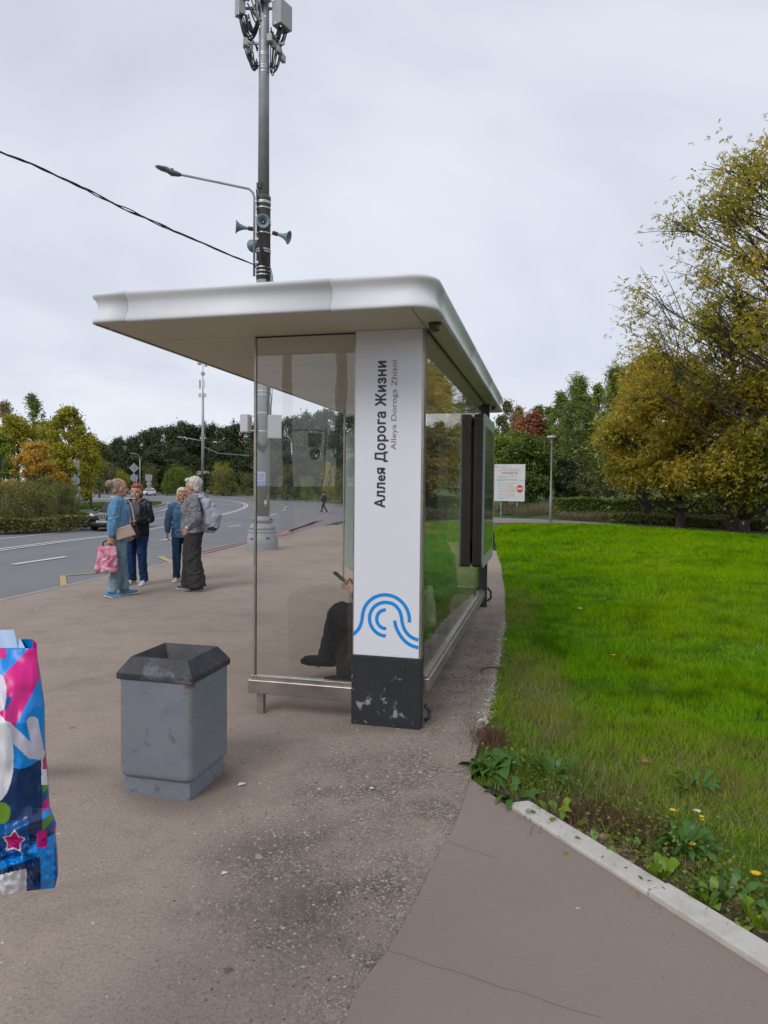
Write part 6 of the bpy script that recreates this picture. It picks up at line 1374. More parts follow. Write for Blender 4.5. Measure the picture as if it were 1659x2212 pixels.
def tree_meshes(seed, H, r, h0, n, size, prof='round', clumps=28, cr=0.35, hang=0.0, shape='quad', aspect=0.6, tr=0.16, flat=0.2, tight=0.75, twigs=0):
    rng = np.random.default_rng(seed); P, tint, cc, rad = crown_points(rng, n, h0, H, r, prof, clumps, cr, tight, hang)
    vs, k = leafset(rng, P, size, 0.25 if hang else 0.1, shape, aspect, flat); cm = fast_mesh('crown', vs, k, tint)
    mb = MB(); mb.tube([(0, 0, -0.4), (0.02 * r, 0, h0 * .6), (-.03 * r, .02 * r, h0 + (H - h0) * .35), (0, 0, h0 + (H - h0) * .8), (0.01, 0, H * .99)], [tr, tr * .8, tr * .6, tr * .25, tr * .06], 8)
    for i in range(len(cc)):
        c = V3(cc[i]); b = V3((0, 0, max(h0 * .7, c.z - r * .5 - .1 * c.length))); 
        mb.tube([b, b.lerp(c, .5) + V3((0, 0, -.05 * r)), c], [tr * .28, tr * .17, tr * .06], 5)
        if twigs:
            for _ in range(twigs):
                g = V3(rng.normal(size=3)).normalized() * float(rad[i]) * 1.15; m_ = b.lerp(c, float(rng.uniform(.5, 1))); mb.tube([m_, m_.lerp(c + g, .5) + V3((0, 0, .04 * r)), c + g], [tr * .07, tr * .05, tr * .02], 4)
    return cm, mb.mesh('trunk')
def plant_tree(name, label, x, y, mats, meshes, group=None, rz=0.0, sc=(1, 1, 1), cat='tree', z=None, parts=('crown', 'trunk')):
    e = empty(name, (x, y, Hs(x, y) - 0.03 if z is None else z), rz, label=label, cat=cat, group=group); e.scale = sc
    link(parts[0], meshes[0], None, e); link(parts[1], meshes[1], None, e)
    if not meshes[0].materials: meshes[0].materials.append(LM[mats])
    if not meshes[1].materials: meshes[1].materials.append(m_bark)
    return e
def from_px(px, d, ytop, half, base=0.0):
    x, y = P2(px, d); z = Hs(x, y); hy = 1049.4 - (PW / 2 - px) * 0.0098
    return x, y, CH + (hy - ytop) * d / FOC - z, half * d / FOC
# --- the dark wood behind the bend: three crown shapes, many trees
VAR = [tree_meshes(100 + i, 10.0, 2.6, 0.2, 9000, 0.30, ('round', 'egg', 'column', 'egg')[i], 60, 0.34, tr=.2, tight=.82) for i in range(4)]
GW = 'dark trees of the wood behind the road'
random.seed(5); k = 0
wood = [(222, 958), (246, 950), (268, 944), (290, 938), (312, 930), (334, 922), (352, 917), (374, 915), (395, 910), (415, 914), (436, 916), (458, 913), (480, 917), (502, 912), (524, 916), (546, 914), (570, 918), (594, 908), (618, 900), (642, 893), (664, 888), (688, 884), (712, 886), (736, 888), (760, 880)]
for px, yt in wood:
    d = random.uniform(172, 186) if px < 560 else random.uniform(120, 135); x, y, h, r = from_px(px, d, yt + random.uniform(-2, 4), 21); me = VAR[k % 4]
    plant_tree('oak_tree', 'dark green tree in the tall wood behind the bend of the road', x, y, 'dark', me, GW, random.uniform(0, 6), (r / 2.6 * 1.45, r / 2.6 * 1.45, h / 10)); k += 1
for px in range(196, 800, 20):      # lower row in front that closes the wood to the ground
    d = (160 if px < 560 else 108) + random.uniform(-3, 3); x, y, h, r = from_px(px + random.uniform(-6, 6), d, random.uniform(962, 985), 19)
    plant_tree('oak_tree', 'low dark tree in the front row that closes the wood to the ground', x, y, 'dark', VAR[k % 4], 'low front row of the dark wood', random.uniform(0, 6), (r / 2.6 * 1.5, r / 2.6 * 1.5, h / 10)); k += 1
# lighter treetops that rise above it
SPV = tree_meshes(120, 10, 2.2, 2, 1600, .3, 'cone', 22, .3, tr=.12)
for px, yt in ((262, 938), (440, 905), (505, 900), (660, 880), (700, 874)):
    d = 190 if px < 600 else 140; x, y, h, r = from_px(px, d, yt, 14); plant_tree('poplar_tree', 'slim lighter treetop rising above the dark wood', x, y, 'olive', SPV, 'lighter treetops above the wood', px, (r / 2.2, r / 2.2, h / 10))
# --- shrubs in front of the wood
SH = [tree_meshes(140 + i, 3.0, 1.7, 0.0, 6500, 0.12, 'column', 46, .36, tr=.06, tight=.8) for i in range(3)]
SHM = {}
def shrub(px, d, yt, half, mat, label, i=0, group=None, rz=None):
    key = (mat, i % 3)
    if key not in SHM:
        a = SH[i % 3]; SHM[key] = (a[0].copy(), a[1])
        SHM[key][0].materials.clear(); SHM[key][0].materials.append(LM[mat])
    x, y, h, r = from_px(px, d, yt, half)
    return plant_tree('shrub', label, x, y, mat, SHM[key], group, px * .7 if rz is None else rz, (r / 1.7, r / 1.7, h / 3.0), 'shrub')
shrub(388, 140, 1010, 40, 'green', 'broad bright green shrub across the bend, right of the white car', 0)
shrub(362, 136, 1022, 13, 'green', 'narrow green shrub beside the broad one across the bend', 1)
shrub(482, 138, 1012, 38, 'brownbush', 'round brownish shrub across the bend, right of the radio mast', 1)
shrub(478, 150, 1000, 20, 'yelgreen', 'yellowing treetop behind the round brownish shrub', 2)
shrub(537, 136, 1020, 26, 'olive', 'olive shrub across the bend, left of the tall street pole', 2)
shrub(425, 150, 1025, 8, 'yelgreen', 'small yellow shrub at the foot of the radio mast', 0)
shrub(262, 150, 1018, 20, 'yelgreen', 'small yellowish tree over the head of the woman with the hair bun', 0)
shrub(232, 146, 1005, 26, 'olive', 'olive tree left of the woman with the hair bun, across the road', 1)
shrub(322, 150, 1008, 18, 'olive', 'olive shrub behind the square road sign', 2)
shrub(588, 112, 1015, 22, 'olive', 'olive shrub seen through the shelter glass right of the tall pole', 0)
shrub(620, 106, 1006, 22, 'brownbush', 'brownish shrub seen through the glass behind the leaning lamp', 1)
shrub(662, 98, 1030, 20, 'green', 'low green shrub seen through the glass, left of the walking man', 2)
shrub(712, 92, 1002, 20, 'yelgreen', 'bright yellow shrub seen through the glass, above the walking man', 1)
shrub(738, 88, 1012, 26, 'brownbush', 'dark brownish shrub by the far post of the shelter', 2)
shrub(790, 80, 1000, 30, 'olive', 'olive shrub hidden behind the name panel', 0)
# --- trees on the left
def solo(name, label, px, d, yt, half, h0, mat, n, size, seed, prof='round', clumps=34, cr=.33, hang=0.0, aspect=.6, tr=.14, cat='tree', tight=.78, twigs=0):
    x, y, h, r = from_px(px, d, yt, half); me = tree_meshes(seed, h, r, h0, n, size, prof, clumps, cr, hang, aspect=aspect, tr=tr, tight=tight, twigs=twigs)
    return plant_tree(name, label, x, y, mat, me, cat=cat)
solo('maple_tree', 'small orange maple behind the bushes on the left', 76, 43, 952, 62, 0.4, 'orange', 12000, .16, 1, 'egg', clumps=70, cr=.20, twigs=2, tight=.98)
solo('maple_tree', 'tall yellow green tree right of the orange maple', 150, 53, 872, 66, 0.6, 'yelgreen', 20000, .18, 2, 'egg', clumps=100, cr=.20, tight=.98, twigs=2)
solo('maple_tree', 'yellow green tree at the left edge behind the orange maple', 40, 55, 892, 66, 0.6, 'yelgreen', 18000, .18, 3, 'egg', clumps=90, cr=.22, tight=.98, twigs=2)
solo('maple_tree', 'golden green tree between the orange maple and the grey road sign', 128, 47, 955, 44, 0.4, 'yelgreen', 11000, .17, 61, clumps=60, cr=.28)
solo('maple_tree', 'olive green tree right of the grey road sign', 196, 60, 965, 26, 0.4, 'yelgreen', 5000, .2, 62, clumps=40)
solo('maple_tree', 'yellowing tree top behind the orange maple', 96, 60, 905, 46, 0.8, 'yelgreen', 12000, .2, 63, clumps=60, cr=.28)
solo('maple_tree', 'green tree at the very left edge beside the orange maple', 0, 48, 930, 34, 0.6, 'green', 9000, .17, 4)
solo('birch_tree', 'tall wispy birch rising above the yellow trees on the left', 74, 80, 846, 36, 4, 'birch', 4600, .26, 5, 'egg', 26, .27, .35, .5, twigs=3)
solo('birch_tree', 'second lower wispy birch top right of the tall birch', 118, 85, 896, 34, 4, 'birch', 3600, .26, 6, 'egg', 24, .3, .3, .5)
solo('birch_tree', 'pinkish brown thinning tree at the upper left edge', 8, 66, 862, 40, 3, 'pink', 3800, .24, 7, 'egg', 30, .3, .2, .5, twigs=4)
solo('oak_tree', 'green tree filling the gap left of the dark wood', 196, 100, 932, 34, 1, 'birch', 5000, .3, 8, tr=.2)
solo('oak_tree', 'olive tree between the yellow tree and the dark wood', 214, 110, 950, 30, 1, 'olive', 3600, .3, 9, tr=.2)
for i, (px, d, yt, half, mat, lb) in enumerate(((-20, 30, 1042, 46, 'brownbush', 'dark bush at the far left edge below the maples'), (38, 32, 1046, 44, 'brownbush', 'brown green bush under the orange maple'), (88, 33, 1050, 38, 'brownbush', 'brownish bush between the maple and the grey sign'), (132, 35, 1048, 36, 'olive', 'olive bush right of the brownish bushes, nearest to the black car'), (112, 40, 1030, 34, 'olive', 'taller olive bush behind the low bushes on the left'), (58, 41, 1036, 34, 'brownbush', 'bush at the foot of the orange maple'), (152, 41, 1052, 24, 'brownbush', 'small bush at the foot of the grey road sign'))):
    shrub(px, d, yt, half, mat, lb, i)
# --- right hand side
solo('elm_tree', 'dark leafy tree behind the notice board', 1142, 47, 945, 66, .1, 'hedge', 20000, .17, 21, 'round', 44, .3, aspect=.75)
solo('elm_tree', 'green tree with yellowing leaves just right of the light box', 1092, 50, 925, 48, .2, 'green', 12000, .17, 22, 'column', 50, .3)
solo('maple_tree', 'rust red tree top above the notice board', 1140, 62, 884, 56, 2, 'red', 12000, .19, 23, 'round', 50, .28)
solo('larch_tree', 'brown green conifer shaped tree behind the end of the shelter roof', 1112, 72, 862, 36, 1, 'pink', 9000, .22, 24, 'egg', 44, .3, .2)
solo('larch_tree', 'slim green tree top beside the red tree', 1088, 78, 858, 34, 1, 'olive', 9000, .24, 25, 'egg', 44, .3, .2)
solo('birch_tree', 'green birch left of the tall weeping birch', 1186, 62, 866, 34, 1, 'birch', 12000, .2, 26, 'egg', 32, .28, .35, .5)
solo('birch_tree', 'tall dark weeping birch behind the park lamp', 1246, 52, 802, 58, .8, 'birch', 30000, .15, 27, 'egg', 84, .25, .45, .45, twigs=2)
solo('birch_tree', 'tall weeping birch left of the big yellow tree', 1328, 55, 782, 56, .8, 'birch', 26000, .16, 28, 'egg', 76, .27, .45, .45, twigs=2)
solo('birch_tree', 'dark green tree filling in right of the lamp head', 1208, 58, 838, 40, .5, 'birch', 15000, .17, 64, 'egg', 60, .28)
solo('birch_tree', 'dark tree between the two weeping birches', 1290, 60, 822, 40, .5, 'birch', 15000, .17, 65, 'egg', 60, .28)
solo('larch_tree', 'olive tree top left of the birches', 1158, 70, 868, 40, .5, 'olive', 11000, .2, 66, 'egg', 50, .28)
solo('elm_tree', 'reddish undergrowth tree below the weeping birches', 1262, 46, 1020, 36, .2, 'olive', 3600, .14, 29, 'round', 26, .3)
solo('elm_tree', 'low dark tree behind the hedge, right of the park lamp', 1222, 48, 985, 34, .2, 'dark', 5200, .17, 30)
for i, (px, d, yt, half) in enumerate(((1090, 84, 930, 60), (1180, 84, 915, 60), (1260, 80, 925, 60), (1350, 76, 905, 60), (1450, 72, 915, 70), (1560, 66, 930, 70), (1660, 60, 940, 80), (1770, 56, 930, 90), (1900, 52, 900, 100), (2050, 50, 900, 100), (1010, 90, 925, 60))):
    x, y, h, r = from_px(px, d, yt, half); plant_tree('oak_tree', 'dark tree in the background row behind the birches and the box elder', x, y, 'dark', VAR[i % 4], 'dark background trees on the right', px, (r / 2.6, r / 2.6, h / 10))
for i, px in enumerate(range(780, 1080, 34)):
    x, y, h, r = from_px(px, 96 + (i * 37) % 9, 905 + (i * 53) % 22, 34); plant_tree('oak_tree', 'dark tree of the row hidden behind the bus shelter', x, y, 'dark', VAR[i % 4], 'dark trees behind the bus shelter', px, (r / 2.6, r / 2.6, h / 10))
# big box elder, with limbs that carry compound leaves
def box_elder(name, label, x, y, H, r, h0, n, seed, trunk_x=0.0, size=.085, clumps=90, cr=.2, prof='round', mat='elder', tr=.2):
    rng = np.random.default_rng(seed); P, tint, cc, rad = crown_points(rng, n, h0, H, r, prof, clumps, cr, .86)
    # each point carries a sprig: five drooping leaflets along a stalk
    m = len(P); d = rng.normal(size=(m, 3)); d[:, 2] = d[:, 2] * .35 - .35; d /= np.linalg.norm(d, axis=1)[:, None]; sd = np.cross(d, rng.normal(size=(m, 3))); sd /= np.linalg.norm(sd, axis=1)[:, None]
    out = []; tt = []
    for t_, sg, ln in ((1.0, 0, 1.25), (.65, 1, 1.0), (.65, -1, 1.0), (.25, 1, .9), (.25, -1, .9)):
        b = P + d * (t_ * size * 1.3); q = d * (.75 if sg else 1.0) + sd * sg * .8 + np.array([0, 0, -.3]); q /= np.linalg.norm(q, axis=1)[:, None]
        w = np.cross(q, rng.normal(size=(m, 3)) * .3 + np.array([0, 0, 1.0])); w /= (np.linalg.norm(w, axis=1)[:, None] + 1e-9); L = size * ln * rng.uniform(.8, 1.25, m)[:, None]
        out.append(np.stack([b, b + q * L * .45 + w * L * .22, b + q * L, b + q * L * .45 - w * L * .22], 1)); tt.append(np.clip(tint + rng.normal(size=m) * .08, 0, 1))
    vs = np.concatenate(out).reshape(-1, 3); cm = fast_mesh('crown', vs, 4, np.concatenate(tt)); mb = MB()
    lead = [V3((trunk_x, 0, -.4)), V3((trunk_x, .1, h0)), V3((trunk_x * .6, .0, h0 + (H - h0) * .4)), V3((trunk_x * .3, 0, H * .85))]
    mb.tube(lead, [tr, tr * .8, tr * .5, tr * .12], 10)
    for i in range(len(cc)):
        c = V3(cc[i]); zb = max(h0 * .5, c.z - .55 * (c - V3((0, 0, c.z))).length - .4); t = min(1, max(0, (zb - h0) / (H * .85 - h0))); b = lead[1].lerp(lead[3], t) if zb > h0 else lead[0].lerp(lead[1], max(0, zb / h0))
        m1 = b.lerp(c, .5) + V3((rng.normal() * .12, rng.normal() * .12, -.12)); mb.tube([b, m1, c], [tr * .26, tr * .15, tr * .05], 5)
        for _ in range(7):
            g = V3(rng.normal(size=3)).normalized() * float(rad[i]) * float(rng.uniform(.8, 1.45)); g.z = abs(g.z) * .6 + g.z * .4; s_ = m1.lerp(c, float(rng.uniform(.3, 1))); mb.tube([s_, s_.lerp(c + g, .55) + V3((0, 0, .06)), c + g], [.016, .011, .005], 4)
    return plant_tree(name, label, x, y, mat, (cm, mb.mesh('trunk')))
x, y = P2(1740, 21.5); box_elder('box_elder_tree', 'big yellowing box elder reaching high at the right edge of the photo', x, y, 12.7, 6.1, 1.8, 16000, 41, 0.6, .10, 150, .17, 'round')
x, y = P2(1455, 27); box_elder('box_elder_tree', 'lower yellow green box elder with orange leaves behind the hedge', x, y, 6.5, 3.2, 1.1, 13000, 42, 0.3, .115, 60, .24, 'round')
x, y = P2(1610, 24); box_elder('box_elder_tree', 'hanging box elder boughs over the weeds, below the big tree', x, y, 5.6, 3.5, 1.15, 15000, 43, 0.0, .11, 60, .24, 'round')
x, y = P2(1570, 25.5); box_elder('box_elder_tree', 'middle airy box elder between the tall one and the lower one', x, y, 8.8, 3.0, 2.4, 5500, 45, 0.2, .10, 70, .2, 'egg')
x, y = P2(1395, 30); box_elder('box_elder_tree', 'yellow green box elder top left of the others, in front of the birches', x, y, 7.6, 2.2, 1.0, 10000, 46, 0.0, .11, 50, .25, 'egg')
x, y = P2(1950, 24); box_elder('box_elder_tree', 'yellowing box elder outside the right edge of the photo', x, y, 10, 4.0, 1.2, 7000, 44, 0.0, .13, 60, .25, 'round')
# hedge: one clipped row in three lengths
def band(name, label, pts, w, hgt, n, size, mat, seed, kind=None, cat=None, tip=False, shape='quad', aspect=.6, up=0.0):
    rng = np.random.default_rng(seed); pts = [np.array(p, float) for p in pts]; L = [np.linalg.norm(b - a) for a, b in zip(pts[:-1], pts[1:])]; tot = sum(L)
    s_ = rng.uniform(0, tot, n); P = np.zeros((n, 3)); cum = np.cumsum([0] + L)
    for i in range(len(L)):
        m = (s_ >= cum[i]) & (s_ <= cum[i + 1]); t = ((s_[m] - cum[i]) / L[i])[:, None]; q = pts[i] + (pts[i + 1] - pts[i]) * t; dn = (pts[i + 1] - pts[i]) / L[i]; nn = np.array([-dn[1], dn[0]])
        P[m, :2] = q + nn * (rng.uniform(-1, 1, m.sum()) * w / 2)[:, None]
    hv = hgt * (0.85 + .3 * np.array([noise.noise((float(a) * .5, seed, 0)) for a in s_])); u = rng.uniform(0, 1, n)
    z = np.where(rng.uniform(0, 1, n) < .35, 1 - rng.uniform(0, .12, n), u); P[:, 2] = z * hv
    x0, y0 = float(P[:, 0].mean()), float(P[:, 1].mean()); z0 = Hs(x0, y0); P[:, 2] += Hn(P[:, 0], P[:, 1]) - z0; P[:, 0] -= x0; P[:, 1] -= y0
    if up: P[:, 2] *= .55
    vs, k = leafset(rng, P, size, -up if up else .1, shape, aspect, .2); me = fast_mesh(name, vs, k, np.clip(rng.uniform(0, 1, n), 0, 1)); o = link(name, me, LM[mat], None, (x0, y0, z0))
    return tag(o, label, cat, kind=kind)
h1, h2, h3, h4 = P2(1196, 34), P2(1400, 34.5), P2(1560, 31), P2(1700, 29)
band('hedge', 'clipped green hedge right of the park lamp', [h1, h2], 1.3, 1.15, 15000, .10, 'hedge', 51, cat='hedge')
band('hedge', 'green hedge under the box elder boughs at the right', [h2, h3, h4], 1.4, 1.25, 13000, .11, 'hedge', 52, cat='hedge')
band('weeds', 'tall dry weeds along the foot of the hedge', [P2(1205, 32.3), P2(1320, 31.8), P2(1400, 30.5), P2(1520, 28.5), P2(1700, 25)], 1.4, .42, 15000, .26, 'dry', 53, kind='stuff', shape='tri', aspect=.05, up=1.3)
band('undergrowth', 'green undergrowth among the dry weeds', [P2(1330, 31), P2(1450, 29.5), P2(1700, 25.5)], 2.2, .4, 9000, .12, 'olive', 54, kind='stuff')
band('bank_weeds', 'tall grass and weeds round the legs of the notice board', [P2(1068, 43.5), P2(1130, 42.5), P2(1195, 37)], 3.5, .55, 9000, .36, 'dry', 55, kind='stuff', shape='tri', aspect=.05, up=1.3)
band('bush_undergrowth', 'brown green undergrowth filling the foot of the bushes on the left', [P2(-120, 29), P2(-20, 30.5), P2(60, 32), P2(165, 36)], 2.6, .75, 12000, .13, 'brownbush', 57, kind='stuff')
band('far_weeds', 'rough grass in front of the dark wood', [gp(741, 1083)[:2], gp(660, 1070)[:2], gp(560, 1065)[:2], gp(449, 1061)[:2], gp(330, 1058)[:2]], 8, .9, 7000, .8, 'olive', 56, kind='stuff', shape='tri', aspect=.12, up=1.0)
# ---------------------------------------------------------------- grass
def grass_mat():
    s = NT('grass_blades'); a = s.n('ShaderNodeAttribute', attribute_name='tint', attribute_type='GEOMETRY'); n = s.noise(0.45, 4, 0.6); n2 = s.noise(2.2, 4, 0.65)
    lush = s.mix(s.rng(n, .35, .62), (0.09, 0.285, 0.001), (0.23, 0.45, 0.002)); lush = s.mix(a.outputs['Fac'], lush, s.mix(.5, lush, (0.27, 0.46, 0.03))); lush = s.mix(s.rng(s.noise(0.9, 3, .6), .48, .68, 0, .8), lush, (0.25, 0.35, 0.003)); lush = s.mix(s.rng(s.noise(5.5, 4, .7), .5, .34, 0, .7), lush, (0.03, 0.11, 0.001)); lush = s.mix(s.rng(n2, .5, .36, 0, .75), lush, (0.022, 0.09, 0.001))
    dry = s.mix(a.outputs['Fac'], (0.28, 0.26, 0.05), (0.44, 0.40, 0.13)); dry2 = s.mix(a.outputs['Fac'], (0.16, 0.115, 0.045), (0.24, 0.19, 0.085))
    m = s.math('MAXIMUM', blob(s, 2.1, 3.6, 1.6, .95, .9, -.6), blob(s, 1.18, 5.1, .42, 1.7, .8, -.1)); m = s.math('MAXIMUM', m, blob(s, 1.15, 3.6, .5, .5, .8)); m = s.math('MAXIMUM', m, blob(s, 3.1, 3.3, 1.5, .8, .9, -.6)); m = s.math('MAXIMUM', m, s.math('MULTIPLY', blob(s, 1.62, 8.4, .35, 2.0, .9, -TH), .8))
    m = s.math('MULTIPLY', m, s.rng(s.noise(6, 4, .7), .3, .62)); lush = s.mix(s.rng(s.noise(0.28, 3, .5), .42, .66, 0, .55), lush, (0.30, 0.46, 0.004)); c = s.mix(m, lush, dry); c = s.mix(s.math('MULTIPLY', m, s.rng(s.noise(3.0, 3, .6), .5, .6, 0, .7)), c, dry2)
    s.t.nodes.remove(s.bsdf); d = s.n('ShaderNodeBsdfDiffuse'); s.l(c, d.inputs[0]); t = s.n('ShaderNodeBsdfTranslucent'); s.l(c, t.inputs[0]); mx_ = s.n('ShaderNodeMixShader'); mx_.inputs[0].default_value = .35
    s.l(d.outputs[0], mx_.inputs[1]); s.l(t.outputs[0], mx_.inputs[2]); s.l(mx_.outputs[0], s.out.inputs[0]); return s.m
m_grass = grass_mat()
def grass(name, label, poly, bands, seed, mat=None, hmul=1.0, thin=None):
    rng = np.random.default_rng(seed); xs = [p[0] for p in poly]; ys = [p[1] for p in poly]; V_ = []; T_ = []
    for y0, y1, dens, hh, ww in bands:
        a, b = max(min(xs), -1.2 * y1), min(max(xs), .68 * y1 + 1.5); 
        if b <= a: continue
        n = int((b - a) * (y1 - y0) * dens); P = np.stack([rng.uniform(a, b, n), rng.uniform(y0, y1, n)], 1); P = P[inside(P, poly)]; n = len(P)
        if not n: continue
        w1 = np.array([noise.noise((float(p[0]) * 1.1, float(p[1]) * 1.1, seed)) for p in P[::1]]) if n < 0 else None
        if w1 is None: w1 = np.sin(P[:, 0] * 2.1 + np.sin(P[:, 1] * 1.7) * 1.4) * .3 + np.sin(P[:, 1] * 2.9 + P[:, 0] * 1.3) * .25
        w2 = np.sin(P[:, 0] * 5.3 + np.sin(P[:, 1] * 4.1) * 2) * np.sin(P[:, 1] * 4.7 + np.sin(P[:, 0] * 3.3) * 2); h = hh * hmul * (1 + .6 * w1 + .35 * w2) * rng.uniform(.55, 1.35, n)
        if thin is not None: k = thin(P, rng); h = h * k; 
        z = Hn(P[:, 0], P[:, 1]) - .012; a_ = rng.uniform(0, 2 * math.pi, n); ln = np.stack([np.cos(a_ + w1 * 3), np.sin(a_ + w1 * 3)], 1) * (h * rng.uniform(.2, .95, n))[:, None]
        q = rng.uniform(0, math.pi, n); sx = np.stack([np.cos(q), np.sin(q)], 1) * (ww * rng.uniform(.6, 1.3, n))[:, None] / 2
        A = np.column_stack([P - sx, z]); B = np.column_stack([P + sx, z]); C = np.column_stack([P + ln, z + h * .95]); V_.append(np.stack([A, B, C], 1).reshape(-1, 3)); T_.append(rng.uniform(0, 1, n))
    vs = np.concatenate(V_); me = fast_mesh(name, vs, 3, np.concatenate(T_)); return tag(link(name, me, mat or m_grass), label, kind='stuff')
def near_edge(P, rng):
    """shorter, sparser tufts beside the kerb and along the worn strip"""
    d = (P[:, 0] - s0.x) * (-kn.x) + (P[:, 1] - s0.y) * (-kn.y); d = np.abs(d); k = np.clip((d - .05) / .9, .25, 1); se = np.array([(p[0], p[1]) for p in strip_edge]); dd = np.min(np.hypot(P[:, None, 0] - se[None, :, 0], P[:, None, 1] - se[None, :, 1]), 1) if len(P) < 70000 else np.ones(len(P)) * 9
    return k * np.clip(dd / .7 + .25, .35, 1) * np.where((k < .8) & (rng.uniform(0, 1, len(P)) > k * 1.1), .12, 1)
grass('lawn_grass', 'bright green lawn grass with yellow dry patches', [tuple(p) for p in lawn_poly], [(1.8, 4, 9500, .05, .0045), (4, 6, 6500, .06, .006), (6, 9, 3000, .065, .0085), (9, 14, 1300, .07, .014), (14, 22, 560, .08, .024), (22, 34, 260, .09, .04)], 7, thin=near_edge)
m_vg = leaf_mat('verge_blades', [(0.1, (0.03, 0.07, 0.006)), (0.5, (0.075, 0.15, 0.012)), (0.9, (0.16, 0.21, 0.03))], .3, .6)
isl = lambda px: [tuple(gp(*q)[:2]) for q in px]
def grass_far(name, label, poly, dens, hh, ww, seed, dz=0.0):
    rng = np.random.default_rng(seed); xs = [p[0] for p in poly]; ys = [p[1] for p in poly]; n = int((max(xs) - min(xs)) * (max(ys) - min(ys)) * dens); P = np.stack([rng.uniform(min(xs), max(xs), n), rng.uniform(min(ys), max(ys), n)], 1); P = P[inside(P, poly)]
    P = P[P[:, 0] > -.62 * P[:, 1]]; n = len(P); h = hh * rng.uniform(.4, 1.4, n); z = Hn(P[:, 0], P[:, 1]) + dz; q = rng.uniform(0, math.pi, n); sx = np.stack([np.cos(q), np.sin(q)], 1) * ww / 2; ln = rng.normal(size=(n, 2)) * h[:, None] * .4
    vs = np.stack([np.column_stack([P - sx, z]), np.column_stack([P + sx, z]), np.column_stack([P + ln, z + h])], 1).reshape(-1, 3); return tag(link(name, fast_mesh(name, vs, 3, rng.uniform(0, 1, n)), m_vg), label, kind='stuff')
grass_far('verge_grass', 'grass of the verge with the bushes on the left', isl(((-200, 1155), (-120, 1146), (0, 1136), (100, 1124), (180, 1116), (194, 1111), (165, 1107), (60, 1104), (-120, 1103))), 260, .12, .05, 8, .0)
grass_far('island_grass', 'bright grass of the traffic island behind the black car', isl(((125, 1101), (200, 1100), (280, 1097), (338, 1092), (350, 1087.5), (346, 1085), (300, 1084.5), (230, 1086), (169, 1088), (65, 1091))), 60, .16, .10, 9, .0)
# ---------------------------------------------------------------- small plants, stones and litter near the kerb
m_leafg = leaf_mat('broad_leaf', [(0.1, (0.05, 0.14, 0.02)), (0.5, (0.09, 0.23, 0.04)), (0.9, (0.15, 0.30, 0.07))], .3, 3); m_leafy = leaf_mat('lime_leaf', [(0.1, (0.13, 0.25, 0.01)), (0.5, (0.25, 0.36, 0.015)), (0.9, (0.40, 0.42, 0.03))], .35, 3)
m_redw = leaf_mat('red_weed', [(0.1, (0.07, 0.03, 0.018)), (0.5, (0.14, 0.06, 0.04)), (0.9, (0.2, 0.11, 0.075))], .2, 3); m_stem = plain('green_stem', (.08, .14, .03), .7); m_petal = plain('yellow_petal', (.72, .42, .0), .6); m_puff = plain('white_petal', (.62, .62, .58), .8)
def leaf_obj(name, base, azi, L, w, lift, mat, parent, lobes=0, droop=.5):
    """one leaf blade, folded along its midrib"""
    n = 7; vs = []; c, s_ = math.cos(azi), math.sin(azi)
    for i in range(n + 1):
        t = i / n; r_ = L * t; z = lift * math.sin(min(1, t * 1.1) * 1.6) - droop * L * t * t; ww = w * (math.sin(math.pi * min(1, t ** .75)) ** .8 if i < n else 0) * (1 + (.35 if (lobes and i % 2) else (-.25 if lobes else 0)))
        m = V3((base[0] + c * r_, base[1] + s_ * r_, base[2] + z)); sd_ = V3((-s_, c, 0)) * ww / 2 + V3((0, 0, ww * .18)); vs += [m + sd_, m, m - sd_]
    fs = []
    for i in range(n): a = 3 * i; fs += [(a, a + 1, a + 4, a + 3), (a + 1, a + 2, a + 5, a + 4)]
    return MB().add(vs, fs).build(name, mat, parent, smooth=True)
def rosette(name, px, py, label, mat, n, L, w, lift, seed, lobes=0, cat='plant', flowers=0, spread=.08, group=None):
    random.seed(seed); p = gp(px, py); e = empty(name, (p[0], p[1], p[2] - .012), random.uniform(0, 6), label=label, cat=cat, group=group)
    for k in range(n):
        a = k * 2.4 + random.uniform(-.3, .3); q = random.uniform(0, spread); leaf_obj('leaf', (q * math.cos(a), q * math.sin(a), random.uniform(0, .02)), a, L * random.uniform(.6, 1.15), w * random.uniform(.7, 1.2), lift * random.uniform(.6, 1.3), mat, e, lobes)
    for k in range(flowers):
        a = random.uniform(0, 6.28); r_ = random.uniform(.02, .09); h = random.uniform(.10, .19); top = V3((r_ * 1.5 * math.cos(a), r_ * 1.5 * math.sin(a), h)); tube('stem', [(0, 0, 0), (r_ * math.cos(a), r_ * math.sin(a), h * .6), top], .0025, m_stem, e, 5)
        MB().lathe([(.002, -.006), (.007, 0), (.010, .004), (.004, .006)], top, 12).build('flower_head', m_petal, e)
    return e
rosette('burdock', 1062, 1662, 'broad leaved green plant at the corner where the asphalt meets the grass', m_leafg, 12, .13, .10, .085, 1, spread=.10)
rosette('burdock', 1085, 1652, 'second leafy plant with curled leaves behind the first at the asphalt corner', m_leafg, 9, .10, .07, .09, 2, spread=.05)
rosette('dandelion', 1105, 1718, 'dandelion rosette beside the start of the kerb', m_leafg, 9, .14, .035, .07, 3, 1)
rosette('maple_seedling', 1192, 1765, 'lime green seedling with pointed leaves near the start of the kerb', m_leafy, 7, .075, .04, .06, 4)
rosette('maple_seedling', 1208, 1780, 'second lime green seedling just behind the first along the kerb', m_leafy, 5, .06, .035, .04, 5)
rosette('maple_seedling', 1278, 1823, 'small lime seedling alone against the middle of the kerb', m_leafy, 6, .05, .032, .04, 6)
